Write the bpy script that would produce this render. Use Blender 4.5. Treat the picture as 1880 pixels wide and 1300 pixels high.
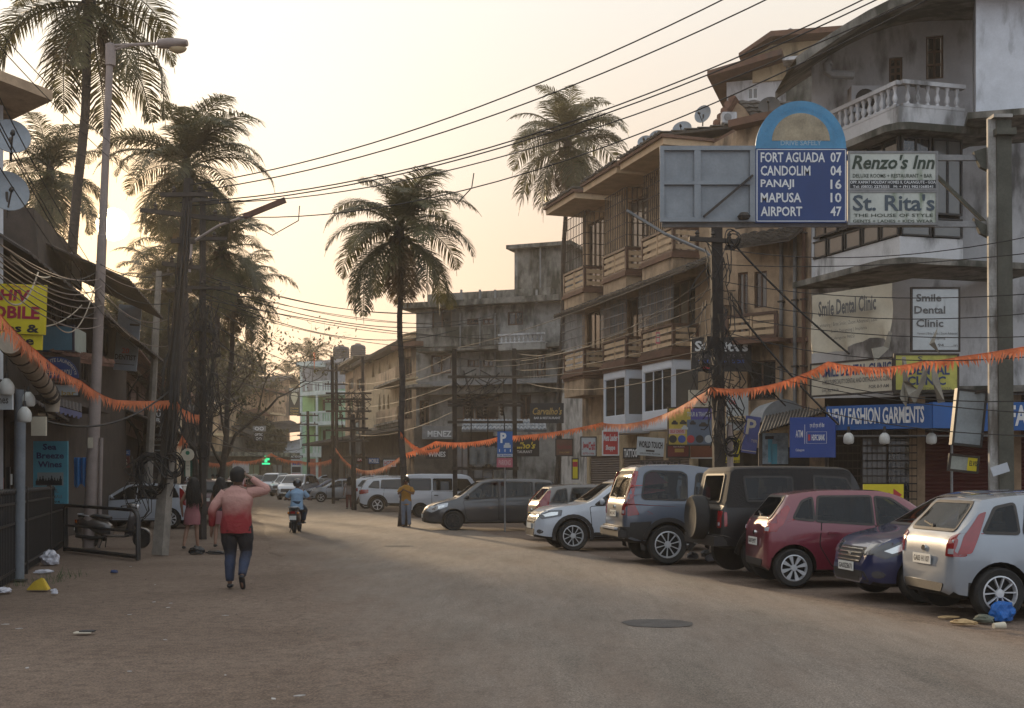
import bpy, bmesh, math, random
from mathutils import Vector, Matrix, noise
from mathutils.bvhtree import BVHTree
R = math.radians
rnd = random.Random(7)
SC = bpy.context.scene
COL = SC.collection
for _o in list(bpy.data.objects):
    bpy.data.objects.remove(_o)

# ------------------------------------------------------------------ camera
F, HY, CAMH = 2250.0, 880.0, 1.62          # focal length in photo pixels, horizon row, eye height
cam_data = bpy.data.cameras.new('camera')
cam = bpy.data.objects.new('camera', cam_data)
COL.objects.link(cam)
cam.location = (0, 0, CAMH)
cam.rotation_euler = (R(90), 0, 0)
cam_data.sensor_width = 36
cam_data.lens = F / 1880 * 36
cam_data.shift_y = (HY - 650) / 1880
cam_data.clip_start, cam_data.clip_end = 0.1, 3000
SC.camera = cam

# ------------------------------------------------------------------ sky and sun
SUN_AZ, SUN_EL = math.atan((207 - 940) / F), math.atan((HY - 412) / math.hypot(F, 733))
SUN_DIR = Vector((math.sin(SUN_AZ) * math.cos(SUN_EL), math.cos(SUN_AZ) * math.cos(SUN_EL), math.sin(SUN_EL)))
world = bpy.data.worlds.new('World')
SC.world = world
world.use_nodes = True
wn, wl = world.node_tree.nodes, world.node_tree.links
wn.clear()
wout = wn.new('ShaderNodeOutputWorld')
wbg = wn.new('ShaderNodeBackground')
wbg.inputs['Strength'].default_value = 0.1
sky = wn.new('ShaderNodeTexSky')
sky.sky_type = 'NISHITA'
sky.sun_disc = False
sky.sun_elevation = SUN_EL
sky.sun_rotation = SUN_AZ
sky.air_density, sky.dust_density, sky.ozone_density = 1.0, 4.0, 1.0
wtc = wn.new('ShaderNodeTexCoord')
def wmath(op, a, b=None, clamp=False):
    n = wn.new('ShaderNodeMath'); n.operation = op; n.use_clamp = clamp
    for i, v in enumerate((a, b)):
        if v is None: continue
        if isinstance(v, (int, float)): n.inputs[i].default_value = v
        else: wl.new(v, n.inputs[i])
    return n.outputs[0]
def wvdot(v, d):
    n = wn.new('ShaderNodeVectorMath'); n.operation = 'DOT_PRODUCT'
    wl.new(v, n.inputs[0]); n.inputs[1].default_value = d
    return n.outputs['Value']
def wramp(fac, stops):
    n = wn.new('ShaderNodeValToRGB'); cr = n.color_ramp
    while len(cr.elements) < len(stops): cr.elements.new(0.5)
    for e, (p, c) in zip(cr.elements, stops): e.position = p; e.color = (*c, 1)
    wl.new(fac, n.inputs[0]); return n.outputs[0]
def wmix(kind, fac, a, b):
    n = wn.new('ShaderNodeMix'); n.data_type = 'RGBA'; n.blend_type = kind
    for i, v in ((0, fac), (6, a), (7, b)):
        if isinstance(v, (int, float)): n.inputs[i].default_value = v
        elif isinstance(v, tuple): n.inputs[i].default_value = (*v, 1)
        else: wl.new(v, n.inputs[i])
    return n.outputs[2]
gen = wtc.outputs['Generated']
elev = wvdot(gen, (0, 0, 1))
sdot = wvdot(gen, tuple(SUN_DIR))
# hazy evening sky on the sun's side, cool grey-blue on the far side
west = wramp(elev, [(0.0, (.36, .215, .135)), (0.12, (.415, .262, .175)), (0.19, (.44, .312, .225)), (0.28, (.46, .392, .325)), (0.36, (.48, .445, .40)), (0.5, (.54, .53, .51)), (1.0, (.54, .57, .60))])
east = wramp(elev, [(0.0, (.34, .34, .36)), (0.15, (.42, .45, .50)), (0.5, (.48, .54, .61)), (1.0, (.52, .56, .59))])
side = wmath('ADD', wmath('MULTIPLY', sdot, 0.75), 0.5, True)
base = wmix('MIX', side, east, west)
s0 = wmath('MAXIMUM', sdot, 0.0)
glow_w = wmath('MULTIPLY', wmath('POWER', s0, 18), 0.30)
glow_n = wmath('MULTIPLY', wmath('POWER', s0, 300), 0.55)
core = wmath('MULTIPLY', wmath('SUBTRACT', sdot, math.cos(R(0.72))), 2 / (1 - math.cos(R(0.72))), True)
g1 = wmix('ADD', 1.0, base, wmix('MULTIPLY', 1.0, (.14, .30, .42), glow_w))
g2 = wmix('ADD', 1.0, g1, wmix('MULTIPLY', 1.0, (.32, .17, .02), glow_n))
g2 = wmix('MIX', wmath('MULTIPLY', wmath('POWER', s0, 260), 0.5), g2, (.74, .45, .20))
g3 = wmix('ADD', 1.0, g2, wmix('MULTIPLY', 1.0, (16., 13., 8.), core))
ten = wmix('MULTIPLY', 1.0, g3, (10., 10., 10.))
allsky = wmix('MIX', 0.95, sky.outputs[0], ten)
wl.new(allsky, wbg.inputs['Color'])
wl.new(wbg.outputs[0], wout.inputs['Surface'])

sun_data = bpy.data.lights.new('sun', 'SUN')
sun_data.energy = 2.7
sun_data.angle = R(2.0)
sun_data.color = (1.0, .74, .46)
sun_o = bpy.data.objects.new('sun', sun_data)
sun_o.rotation_euler = (-SUN_DIR).to_track_quat('-Z', 'Y').to_euler()
COL.objects.link(sun_o)

SC.view_settings.view_transform = 'Standard'
SC.view_settings.look = 'None'
SC.view_settings.exposure = 0.92
SC.view_settings.gamma = 1.0
SC.view_settings.use_curve_mapping = False
try:
    SC.cycles.use_denoising = True
    SC.cycles.max_bounces = 6
    SC.cycles.volume_bounces = 1
    SC.cycles.transparent_max_bounces = 12
    SC.cycles.volume_step_rate = 4
    SC.cycles.sample_clamp_indirect = 4
except Exception:
    pass

# ------------------------------------------------------------------ materials
MATS = {}
def mat(key, rgb=(.5, .5, .5), rough=.65, metal=0., var=.18, scale=2.5, bump=.15, grime=0., gcol=(.035, .03, .026),
        gscale=(1.2, 1.2, .35), spec=.5, coat=0., emit=None, estr=0., dust=0., stripes=None, trans=0.):
    """procedural material: base colour with two sizes of noise, stains that run down, dust on upward faces"""
    if key in MATS: return MATS[key]
    m = bpy.data.materials.new(key); m.use_nodes = True
    nt = m.node_tree; N, L = nt.nodes, nt.links
    b = N['Principled BSDF']
    b.inputs['Roughness'].default_value = rough
    b.inputs['Metallic'].default_value = metal
    b.inputs['Specular IOR Level'].default_value = spec
    b.inputs['Coat Weight'].default_value = coat
    b.inputs['Coat Roughness'].default_value = .05
    MATS[key] = m
    if emit:
        b.inputs['Emission Color'].default_value = (*emit, 1); b.inputs['Emission Strength'].default_value = estr
    geo = N.new('ShaderNodeNewGeometry')
    pos = geo.outputs['Position']
    def nz(sc, det=4, vec=pos):
        n = N.new('ShaderNodeTexNoise'); n.inputs['Scale'].default_value = sc; n.inputs['Detail'].default_value = det
        n.inputs['Roughness'].default_value = .6
        L.new(vec, n.inputs['Vector']); return n.outputs[0]
    def mr(v, a, bb, c, d):
        n = N.new('ShaderNodeMapRange'); L.new(v, n.inputs[0])
        for i, x in enumerate((a, bb, c, d)): n.inputs[i + 1].default_value = x
        return n.outputs[0]
    def mix(kind, fac, a, c):
        n = N.new('ShaderNodeMix'); n.data_type = 'RGBA'; n.blend_type = kind
        for i, v in ((0, fac), (6, a), (7, c)):
            if isinstance(v, (int, float)): n.inputs[i].default_value = v
            elif isinstance(v, tuple): n.inputs[i].default_value = (*v, 1)
            else: L.new(v, n.inputs[i])
        return n.outputs[2]
    lo = tuple(max(0, c * (1 - var)) for c in rgb); hi = tuple(min(1, c * (1 + var)) for c in rgb)
    f = mr(nz(scale), .3, .7, 0, 1)
    c = mix('MIX', f, lo, hi)
    if var > 0:
        c = mix('MULTIPLY', .6, c, mix('MIX', mr(nz(scale * 9, 3), .3, .7, 0, 1), (1 - var,) * 3, (1 + var * .4,) * 3))
    if grime > 0:
        mp = N.new('ShaderNodeMapping'); mp.inputs['Scale'].default_value = gscale; L.new(pos, mp.inputs['Vector'])
        g = nz(2.2, 8, mp.outputs[0])
        g2 = nz(.55, 3)
        mm = N.new('ShaderNodeMath'); mm.operation = 'ADD'; L.new(g, mm.inputs[0]); L.new(g2, mm.inputs[1])
        gf = mr(mm.outputs[0], 1.28 - .42 * grime, 1.42 - .3 * grime, 0, min(.92, .45 + .5 * grime))
        c = mix('MIX', gf, c, gcol)
    if dust > 0:
        sp = N.new('ShaderNodeSeparateXYZ'); L.new(geo.outputs['Normal'], sp.inputs[0])
        df = mr(sp.outputs[2], -.1, .9, 0, dust)
        c = mix('MIX', df, c, (.20, .15, .11))
        rr = mr(df, 0, 1, rough, .75); L.new(rr, b.inputs['Roughness'])
    L.new(c, b.inputs['Base Color'])
    if bump > 0:
        bp = N.new('ShaderNodeBump'); bp.inputs['Strength'].default_value = bump; bp.inputs['Distance'].default_value = .02
        L.new(nz(scale * 14, 5), bp.inputs['Height']); L.new(bp.outputs[0], b.inputs['Normal'])
    if trans > 0:
        tr = N.new('ShaderNodeBsdfTranslucent'); L.new(c, tr.inputs['Color'])
        ms = N.new('ShaderNodeMixShader'); ms.inputs[0].default_value = trans
        L.new(b.outputs[0], ms.inputs[1]); L.new(tr.outputs[0], ms.inputs[2])
        L.new(ms.outputs[0], N['Material Output'].inputs['Surface'])
    return m

def flat(key, rgb, rough=.7, **k):
    return mat(key, rgb, rough, var=k.pop('var', .08), bump=k.pop('bump', 0), **k)
def glassmat(key, tint=(.02, .022, .025), rough=.04, see=.0):
    """dark window glass; see > 0 lets part of the view through"""
    if key in MATS: return MATS[key]
    m = flat(key, tint, rough, spec=.8, var=.1)
    if see > 0:
        N, L = m.node_tree.nodes, m.node_tree.links
        t = N.new('ShaderNodeBsdfTransparent'); t.inputs[0].default_value = (.45, .49, .51, 1)
        ms = N.new('ShaderNodeMixShader'); ms.inputs[0].default_value = see
        L.new(N['Principled BSDF'].outputs[0], ms.inputs[1]); L.new(t.outputs[0], ms.inputs[2])
        L.new(ms.outputs[0], N['Material Output'].inputs['Surface'])
    return m

# ------------------------------------------------------------------ placing
def gz(y):                                    # the street climbs gently beyond 45 m
    return 0.0 if y < 45 else .006 * (y - 45)
def PX(px, y): return (px - 940) / F * y
def PZ(py, y): return CAMH + (HY - py) / F * y
def at(px, py, y): return Vector((PX(px, y), y, PZ(py, y)))
def gnd(px, py):                              # the ground point seen at a photo position
    y = CAMH * F / (py - HY)
    return Vector((PX(px, y), y, 0))
def on(px, y): return Vector((PX(px, y), y, gz(y)))

# ------------------------------------------------------------------ mesh collecting
class MB:
    def __init__(s): s.v = []; s.f = []; s.sm = False
    def add(s, vs, fs):
        n = len(s.v); s.v.extend([tuple(v) for v in vs]); s.f.extend([tuple(i + n for i in f) for f in fs]); return s
    def hexa(s, p):                           # 8 points: bottom ring then top ring
        return s.add(p, [(3, 2, 1, 0), (4, 5, 6, 7), (0, 1, 5, 4), (1, 2, 6, 5), (2, 3, 7, 6), (3, 0, 4, 7)])
    def box(s, x0, x1, y0, y1, z0, z1):
        return s.hexa([(x0, y0, z0), (x1, y0, z0), (x1, y1, z0), (x0, y1, z0), (x0, y0, z1), (x1, y0, z1), (x1, y1, z1), (x0, y1, z1)])
    def fbox(s, fr, u0, u1, n0, n1, z0, z1):
        P = fr.pt
        return s.hexa([P(u0, n1, z0), P(u1, n1, z0), P(u1, n0, z0), P(u0, n0, z0), P(u0, n1, z1), P(u1, n1, z1), P(u1, n0, z1), P(u0, n0, z1)])
    def bar(s, a, b, w, d=None, up=Vector((0, 0, 1))):
        a, b = Vector(a), Vector(b); d = d or w; t = (b - a).normalized()
        x = t.cross(up)
        if x.length < 1e-3: x = t.cross(Vector((1, 0, 0)))
        x.normalize(); y = x.cross(t)
        q = [(-1, -1), (1, -1), (1, 1), (-1, 1)]
        return s.hexa([a + x * w / 2 * i + y * d / 2 * j for i, j in q] + [b + x * w / 2 * i + y * d / 2 * j for i, j in q])
    def tube(s, pts, r, n=6, cap=True):
        pts = [Vector(p) for p in pts]; rs = r if isinstance(r, (list, tuple)) else [r] * len(pts)
        base = len(s.v); prev = None
        for i, p in enumerate(pts):
            t = (pts[min(i + 1, len(pts) - 1)] - pts[max(i - 1, 0)]).normalized()
            if prev is None:
                x = t.cross(Vector((0, 0, 1)))
                if x.length < .05: x = t.cross(Vector((1, 0, 0)))
            else: x = prev - t * prev.dot(t)
            x.normalize(); prev = x; y = t.cross(x)
            for k in range(n):
                a = 2 * math.pi * k / n
                s.v.append(tuple(p + (x * math.cos(a) + y * math.sin(a)) * rs[i]))
        for i in range(len(pts) - 1):
            for k in range(n):
                a = base + i * n + k; b = base + i * n + (k + 1) % n
                s.f.append((a, b, b + n, a + n))
        if cap:
            s.f.append(tuple(base + k for k in range(n))[::-1]); s.f.append(tuple(base + (len(pts) - 1) * n + k for k in range(n)))
        return s
    def lathe(s, c, axis, prof, n=16, cap=True):        # prof: (radius, distance along the axis)
        c = Vector(c); ax = Vector(axis).normalized()
        x = ax.cross(Vector((0, 0, 1)))
        if x.length < .05: x = ax.cross(Vector((1, 0, 0)))
        x.normalize(); y = ax.cross(x); base = len(s.v)
        for r, h in prof:
            for k in range(n):
                a = 2 * math.pi * k / n
                s.v.append(tuple(c + ax * h + (x * math.cos(a) + y * math.sin(a)) * r))
        for i in range(len(prof) - 1):
            for k in range(n):
                a = base + i * n + k; b = base + i * n + (k + 1) % n
                s.f.append((a, b, b + n, a + n))
        if not cap: return s
        if prof[0][0] > 1e-4: s.f.append(tuple(base + k for k in range(n))[::-1])
        if prof[-1][0] > 1e-4: s.f.append(tuple(base + (len(prof) - 1) * n + k for k in range(n)))
        return s
    def poly(s, pts, th=0, nrm=None):         # flat polygon, given thickness along nrm
        pts = [Vector(p) for p in pts]; n = len(pts)
        if th == 0: return s.add(pts, [tuple(range(n))])
        nrm = Vector(nrm).normalized()
        return s.add(pts + [p + nrm * th for p in pts], [tuple(range(n))[::-1], tuple(range(n, 2 * n))] + [(i, (i + 1) % n, (i + 1) % n + n, i + n) for i in range(n)])
    def grid(s, P, closed=False):             # P[i][j] points
        base = len(s.v); ni, nj = len(P), len(P[0])
        for row in P: s.v.extend([tuple(p) for p in row])
        for i in range(ni - 1):
            for j in range(nj - (0 if closed else 1)):
                a = base + i * nj + j; b = base + i * nj + (j + 1) % nj
                s.f.append((a, b, b + nj, a + nj))
        return s

def rootloc(o):
    while o.parent: o = o.parent
    return Vector(o.location)
def link_mesh(name, me, material, parent=None):
    o = bpy.data.objects.new(name, me); COL.objects.link(o)
    if material is not None:
        me.materials.clear(); me.materials.append(material)
    if parent is not None: o.parent = parent
    return o
def obj(name, mb, material, parent=None, smooth=False, at0=None):
    """links the collected mesh (world coordinates) as ONE object; at0 gives a top-level mesh its own base point"""
    off = rootloc(parent) if parent is not None else (Vector(at0) if at0 is not None else Vector((0, 0, 0)))
    me = bpy.data.meshes.new(name)
    me.from_pydata([tuple(Vector(v) - off) for v in mb.v], [], mb.f); me.update()
    bm = bmesh.new(); bm.from_mesh(me); bmesh.ops.recalc_face_normals(bm, faces=bm.faces); bm.to_mesh(me); bm.free()
    if smooth:
        for p in me.polygons: p.use_smooth = True
        if smooth is not True:
            try: me.set_sharp_from_angle(angle=R(smooth))
            except Exception: pass
    o = link_mesh(name, me, material, parent)
    if parent is None and at0 is not None: o.location = off
    return o
def tag(o, label=None, cat=None, group=None, kind=None):
    if label: o['label'] = label
    if cat: o['category'] = cat
    if group: o['group'] = group
    if kind: o['kind'] = kind
    return o
def thing(name, label, cat, loc=(0, 0, 0), group=None, rz=0):
    o = bpy.data.objects.new(name, None); COL.objects.link(o); o.empty_display_size = .2
    o.location = loc; o.rotation_euler = (0, 0, rz)
    return tag(o, label, cat, group)
def bevel(o, w, seg=2):
    bm = bmesh.new(); bm.from_mesh(o.data)
    bmesh.ops.bevel(bm, geom=bm.edges[:], offset=w, segments=seg, affect='EDGES', clamp_overlap=True)
    bm.to_mesh(o.data); bm.free(); return o
def copy_part(o, parent, loc=(0, 0, 0), rot=None, sc=None):
    c = o.copy(); COL.objects.link(c); c.parent = parent; c.location = loc
    if rot is not None: c.rotation_euler = rot
    if sc is not None: c.scale = (sc, sc, sc) if not isinstance(sc, tuple) else sc
    return c
def copy_tree(o, parent=None):
    c = o.copy(); COL.objects.link(c); c.parent = parent
    for ch in list(o.children): copy_tree(ch, c)
    return c

class Frame:
    """a vertical plane through two ground points; n points to the viewer's side"""
    def __init__(s, a, b):
        s.o = Vector((a[0], a[1], 0)); d = Vector((b[0] - a[0], b[1] - a[1], 0)); s.L = d.length; s.u = d.normalized()
        n = Vector((s.u.y, -s.u.x, 0))
        if n.dot(-s.o) < 0: n = -n
        s.n = n
    def pt(s, u, n, z): return s.o + s.u * u + s.n * n + Vector((0, 0, z))
    def hit(s, px, py, n=0):                  # (u, z) where the line of sight meets the plane
        d = Vector(((px - 940) / F, 1, (HY - py) / F)); o = s.o + s.n * n
        t = o.dot(s.n) / d.dot(s.n); p = d * t
        return (p - o).dot(s.u), CAMH + p.z
    def rect(s, x0, y0, x1, y1, n=0):         # photo rectangle -> u0,u1,z0,z1 on the plane
        ua, za = s.hit(x0, y1, n); ub, zb = s.hit(x1, y1, n); _, zc = s.hit((x0 + x1) / 2, y0, n); _, zd = s.hit((x0 + x1) / 2, y1, n)
        return min(ua, ub), max(ua, ub), zd, zc
def fpx(pa, ya, pb, yb): return Frame((PX(pa, ya), ya), (PX(pb, yb), yb))

def wall(mb, fr, u0, u1, z0, z1, holes=(), th=.22, n=0):
    """wall with real openings: cells between the cuts, reveals round each hole"""
    us = sorted({u0, u1, *[min(max(h[0], u0), u1) for h in holes], *[min(max(h[1], u0), u1) for h in holes]})
    zs = sorted({z0, z1, *[min(max(h[2], z0), z1) for h in holes], *[min(max(h[3], z0), z1) for h in holes]})
    P = fr.pt
    def inside(u, z): return any(h[0] < u < h[1] and h[2] < z < h[3] for h in holes)
    for i in range(len(us) - 1):
        for j in range(len(zs) - 1):
            a, b, c, d = us[i], us[i + 1], zs[j], zs[j + 1]
            if inside((a + b) / 2, (c + d) / 2): continue
            mb.add([P(a, n, c), P(b, n, c), P(b, n, d), P(a, n, d)], [(0, 1, 2, 3)])
    for h in holes:
        a, b, c, d = h[:4]
        mb.add([P(a, n, c), P(b, n, c), P(b, n, d), P(a, n, d), P(a, n - th, c), P(b, n - th, c), P(b, n - th, d), P(a, n - th, d)],
               [(0, 1, 5, 4), (1, 2, 6, 5), (2, 3, 7, 6), (3, 0, 4, 7)])
    # back and ends so the wall has thickness
    mb.add([P(u0, n, z0), P(u0, n, z1), P(u0, n - th, z1), P(u0, n - th, z0)], [(0, 1, 2, 3)])
    mb.add([P(u1, n, z0), P(u1, n, z1), P(u1, n - th, z1), P(u1, n - th, z0)], [(0, 1, 2, 3)])
    mb.add([P(u0, n, z1), P(u1, n, z1), P(u1, n - th, z1), P(u0, n - th, z1)], [(0, 1, 2, 3)])
    return mb

def window(parent, fr, r, fmat, gmat, n=0, depth=.12, cols=2, rows=1, fw=.05, name='window', sill=None, mull=True):
    u0, u1, z0, z1 = r; nn = n - depth
    m = MB()
    m.fbox(fr, u0, u1, nn, nn + .06, z0, z0 + fw); m.fbox(fr, u0, u1, nn, nn + .06, z1 - fw, z1)
    m.fbox(fr, u0, u0 + fw, nn + .001, nn + .061, z0 + fw, z1 - fw); m.fbox(fr, u1 - fw, u1, nn + .001, nn + .061, z0 + fw, z1 - fw)
    w = obj(name, m, fmat, parent)
    du = (u1 - u0 - 2 * fw) / cols; dz = (z1 - z0 - 2 * fw) / rows
    if mull:
        mm = MB()
        for i in range(1, cols): mm.fbox(fr, u0 + fw + du * i - fw / 2, u0 + fw + du * i + fw / 2, nn + .01, nn + .055, z0 + fw, z1 - fw)
        for j in range(1, rows): mm.fbox(fr, u0 + fw, u1 - fw, nn + .012, nn + .05, z0 + fw + dz * j - fw / 2, z0 + fw + dz * j + fw / 2)
        if mm.v: obj('mullion', mm, fmat, w)
    for i in range(cols):
        for j in range(rows):
            if gmat.name == 'dark_window_glass' and rnd.random() < .2: gmat2 = GLASSR
            else: gmat2 = gmat
            g = MB().fbox(fr, u0 + fw + du * i + .004, u0 + fw + du * (i + 1) - .004, nn + .02, nn + .03, z0 + fw + dz * j + .004, z0 + fw + dz * (j + 1) - .004)
            obj('pane', g, gmat2, w)
    if sill: obj('sill', MB().fbox(fr, u0 - .08, u1 + .08, n + .002, n + .12, z0 - .1, z0 - .02), sill, w)
    return w

def bars(parent, fr, u0, u1, z0, z1, n, material, step=.12, r=.012, name='bar', rails=2, stuff=False):
    """window guard: upright bars, each a part, between rails"""
    k = max(1, int((u1 - u0) / step))
    if stuff:
        m = MB()
        for i in range(k + 1):
            u = u0 + (u1 - u0) * i / k; m.fbox(fr, u - r, u + r, n - r, n + r, z0, z1)
        for j in range(rails):
            z = z0 + (z1 - z0) * j / max(1, rails - 1); m.fbox(fr, u0 - r, u1 + r, n + r + .002, n + r + .022, z - .015, z + .015)
        o = obj('window_grille', m, material, parent); o['kind'] = 'stuff'; return
    first = None
    for i in range(k + 1):
        u = u0 + (u1 - u0) * i / k
        if first is None:
            first = obj(name, MB().fbox(fr, u0 - r, u0 + r, n - r, n + r, z0, z1), material, parent)
        else:
            c = first.copy(); COL.objects.link(c); c.location = fr.u * (u - u0)
    for j in range(rails):
        z = z0 + (z1 - z0) * j / max(1, rails - 1)
        obj('rail', MB().fbox(fr, u0 - r, u1 + r, n + r + .002, n + r + .022, z - .015, z + .015), material, parent)

_texts = {}
def text_mesh(s, bold=0., shear=0., spacing=1., res=2):
    k = (s, bold, shear, spacing)
    if k in _texts: return _texts[k]
    cu = bpy.data.curves.new('lettering', 'FONT'); cu.body = s; cu.resolution_u = res
    cu.offset = bold; cu.shear = shear; cu.space_character = spacing; cu.extrude = 0
    to = bpy.data.objects.new('lettering_tmp', cu)
    me = bpy.data.meshes.new_from_object(to)
    vs = [v.co.copy() for v in me.vertices]; fs = [tuple(p.vertices) for p in me.polygons]
    bpy.data.objects.remove(to); bpy.data.curves.remove(cu); bpy.data.meshes.remove(me)
    _texts[k] = (vs, fs); return _texts[k]
def put_text(mb, s, fr, u0, u1, z0, z1, n, bold=0., shear=0., spacing=1., fn=None, flip=False):
    """lettering stretched to fill u0..u1, z0..z1 on the plane"""
    vs, fs = text_mesh(s, bold, shear, spacing)
    if not vs: return mb
    x0 = min(v.x for v in vs); x1 = max(v.x for v in vs); y0 = min(v.y for v in vs); y1 = max(v.y for v in vs)
    out = []
    for v in vs:
        a = (v.x - x0) / (x1 - x0); b = (v.y - y0) / max(1e-6, y1 - y0)
        u = u0 + (u1 - u0) * a; z = z0 + (z1 - z0) * b
        if fn: u, z = fn(a, b)
        out.append(fr.pt(u, n, z))
    return mb.add(out, fs)
def sign(name, label, fr, r, n, bg, lines, th=.06, frame=None, cat='sign', group=None, parent=None, fw=.03, extra=None):
    """flat board; lines: (text, x0, y0, x1, y1 as 0..1 of the board from its top left, material, bold, shear)"""
    u0, u1, z0, z1 = r
    base = fr.pt((u0 + u1) / 2, n, z0)
    s = thing(name, label, cat, base, group) if parent is None else parent
    obj('board', MB().fbox(fr, u0, u1, n - th, n, z0, z1), bg, s)
    if frame is not None:
        m = MB(); a = .012
        m.fbox(fr, u0 - a, u1 + a, n - th - .004, n + a, z1 - fw, z1 + a); m.fbox(fr, u0 - a, u1 + a, n - th - .004, n + a, z0 - a, z0 + fw)
        m.fbox(fr, u0 - a, u0 + fw, n - th - .003, n + a - .001, z0 + fw, z1 - fw); m.fbox(fr, u1 - fw, u1 + a, n - th - .003, n + a - .001, z0 + fw, z1 - fw)
        obj('sign_frame', m, frame, s)
    by = {}
    for ln in lines:
        t, x0, y0, x1, y1, mt = ln[:6]; bold = ln[6] if len(ln) > 6 else .02; sh = ln[7] if len(ln) > 7 else 0
        mb = by.setdefault(mt.name, (MB(), mt))[0]
        if t == '#':                          # plain printed patch
            a, b = u0 + (u1 - u0) * x0, u0 + (u1 - u0) * x1; c, d = z1 - (z1 - z0) * y1, z1 - (z1 - z0) * y0
            mb.add([fr.pt(a, n + .004, c), fr.pt(b, n + .004, c), fr.pt(b, n + .004, d), fr.pt(a, n + .004, d)], [(0, 1, 2, 3)])
        else:
            put_text(mb, t, fr, u0 + (u1 - u0) * x0, u0 + (u1 - u0) * x1, z1 - (z1 - z0) * y1, z1 - (z1 - z0) * y0, n + .008, bold, sh)
    for mb, mt in by.values(): obj('lettering', mb, mt, s)['kind'] = 'stuff'
    return s

# ------------------------------------------------------------------ ground and road
def XR(y): return 5.1 - .228 * (y - 12.2)     # right and left edge of the asphalt
def XL(y): return -3.4 - .215 * (y - 18)
def nz3(x, y, z=0): return noise.noise(Vector((x, y, z)))
xs = [-900, -400, -150, -60] + [-40 + i * 2 for i in range(36)] + [40, 80, 200, 500, 900]
ys = [-30, -8, -2] + [i * 2 for i in range(0, 90)] + [190, 220, 260, 320, 450, 700, 1200, 2000]
P = [[(x, y, gz(min(y, 170)) + (.02 * nz3(x * .6, y * .6) - .02 if 3 < y < 170 and abs(x) < 45 else -.02)
       - (.06 if XL(y) + 1.5 < x < XR(y) - 1.5 and y < 178 else 0)) for x in xs] for y in ys]
def ground_material():
    m = bpy.data.materials.new('dusty_earth'); m.use_nodes = True
    N, L = m.node_tree.nodes, m.node_tree.links; b = N['Principled BSDF']; b.inputs['Roughness'].default_value = .95
    b.inputs['Specular IOR Level'].default_value = .2
    g = N.new('ShaderNodeNewGeometry')
    def nz(s, d, rg=.6, sc=None):
        v = g.outputs['Position']
        if sc:
            mp = N.new('ShaderNodeMapping'); mp.inputs['Scale'].default_value = sc; L.new(v, mp.inputs[0]); v = mp.outputs[0]
        n = N.new('ShaderNodeTexNoise'); n.inputs['Scale'].default_value = s; n.inputs['Detail'].default_value = d; n.inputs['Roughness'].default_value = rg
        L.new(v, n.inputs['Vector']); return n.outputs[0]
    def ramp(v, st):
        n = N.new('ShaderNodeValToRGB'); cr = n.color_ramp
        while len(cr.elements) < len(st): cr.elements.new(.5)
        for e, (p, c) in zip(cr.elements, st): e.position = p; e.color = (*c, 1)
        L.new(v, n.inputs[0]); return n.outputs[0]
    c1 = ramp(nz(.35, 6), [(.3, (.118, .086, .065)), (.5, (.146, .108, .083)), (.7, (.170, .129, .100))])
    c2 = ramp(nz(7, 8, .7), [(.38, (.74, .72, .71)), (.5, (1, 1, 1)), (.62, (1.2, 1.18, 1.16))])
    mx = N.new('ShaderNodeMix'); mx.data_type = 'RGBA'; mx.blend_type = 'MULTIPLY'; mx.inputs[0].default_value = .8
    L.new(c1, mx.inputs[6]); L.new(c2, mx.inputs[7])
    c3 = ramp(nz(45, 4, .7), [(.40, (.60, .58, .56)), (.48, (1, 1, 1)), (.54, (1, 1, 1)), (.61, (1.7, 1.62, 1.55))])
    my = N.new('ShaderNodeMix'); my.data_type = 'RGBA'; my.blend_type = 'MULTIPLY'; my.inputs[0].default_value = .8
    L.new(mx.outputs[2], my.inputs[6]); L.new(c3, my.inputs[7])
    L.new(my.outputs[2], b.inputs['Base Color'])
    bp = N.new('ShaderNodeBump'); bp.inputs['Strength'].default_value = .5; bp.inputs['Distance'].default_value = .04
    L.new(nz(9, 10, .7), bp.inputs['Height']); L.new(bp.outputs[0], b.inputs['Normal'])
    return m, N, L, b, nz, ramp, g
EARTH = ground_material()[0]
tag(obj('ground', MB().grid(P), EARTH, smooth=True), kind='structure')

m, N, L, b, nz, ramp, g = ground_material(); m.name = 'worn_asphalt'; ASPHALT = m
b.inputs['Roughness'].default_value = .92; b.inputs['Specular IOR Level'].default_value = .2
earth_col = b.inputs['Base Color'].links[0].from_socket
uv = N.new('ShaderNodeUVMap'); uv.uv_map = 'across'
sp = N.new('ShaderNodeSeparateXYZ'); L.new(uv.outputs[0], sp.inputs[0])
asp = ramp(nz(.5, 7, .62, (1.6, .35, 1)), [(.28, (.130, .110, .090)), (.48, (.176, .146, .121)), (.62, (.198, .166, .139)), (.8, (.222, .194, .160))])
grain = ramp(nz(70, 5, .75), [(.40, (.50, .49, .48)), (.49, (.95, .95, .95)), (.53, (1.05, 1.05, 1.03)), (.61, (1.7, 1.66, 1.6))])
mg = N.new('ShaderNodeMix'); mg.data_type = 'RGBA'; mg.blend_type = 'MULTIPLY'; mg.inputs[0].default_value = .85
L.new(asp, mg.inputs[6]); L.new(grain, mg.inputs[7])
blot = ramp(nz(1.6, 9, .72, (3.5, .5, 1)), [(.34, (.76, .74, .72)), (.5, (1, 1, 1)), (.68, (1.15, 1.13, 1.1))])
mb_ = N.new('ShaderNodeMix'); mb_.data_type = 'RGBA'; mb_.blend_type = 'MULTIPLY'; mb_.inputs[0].default_value = .7
L.new(mg.outputs[2], mb_.inputs[6]); L.new(blot, mb_.inputs[7])
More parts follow.
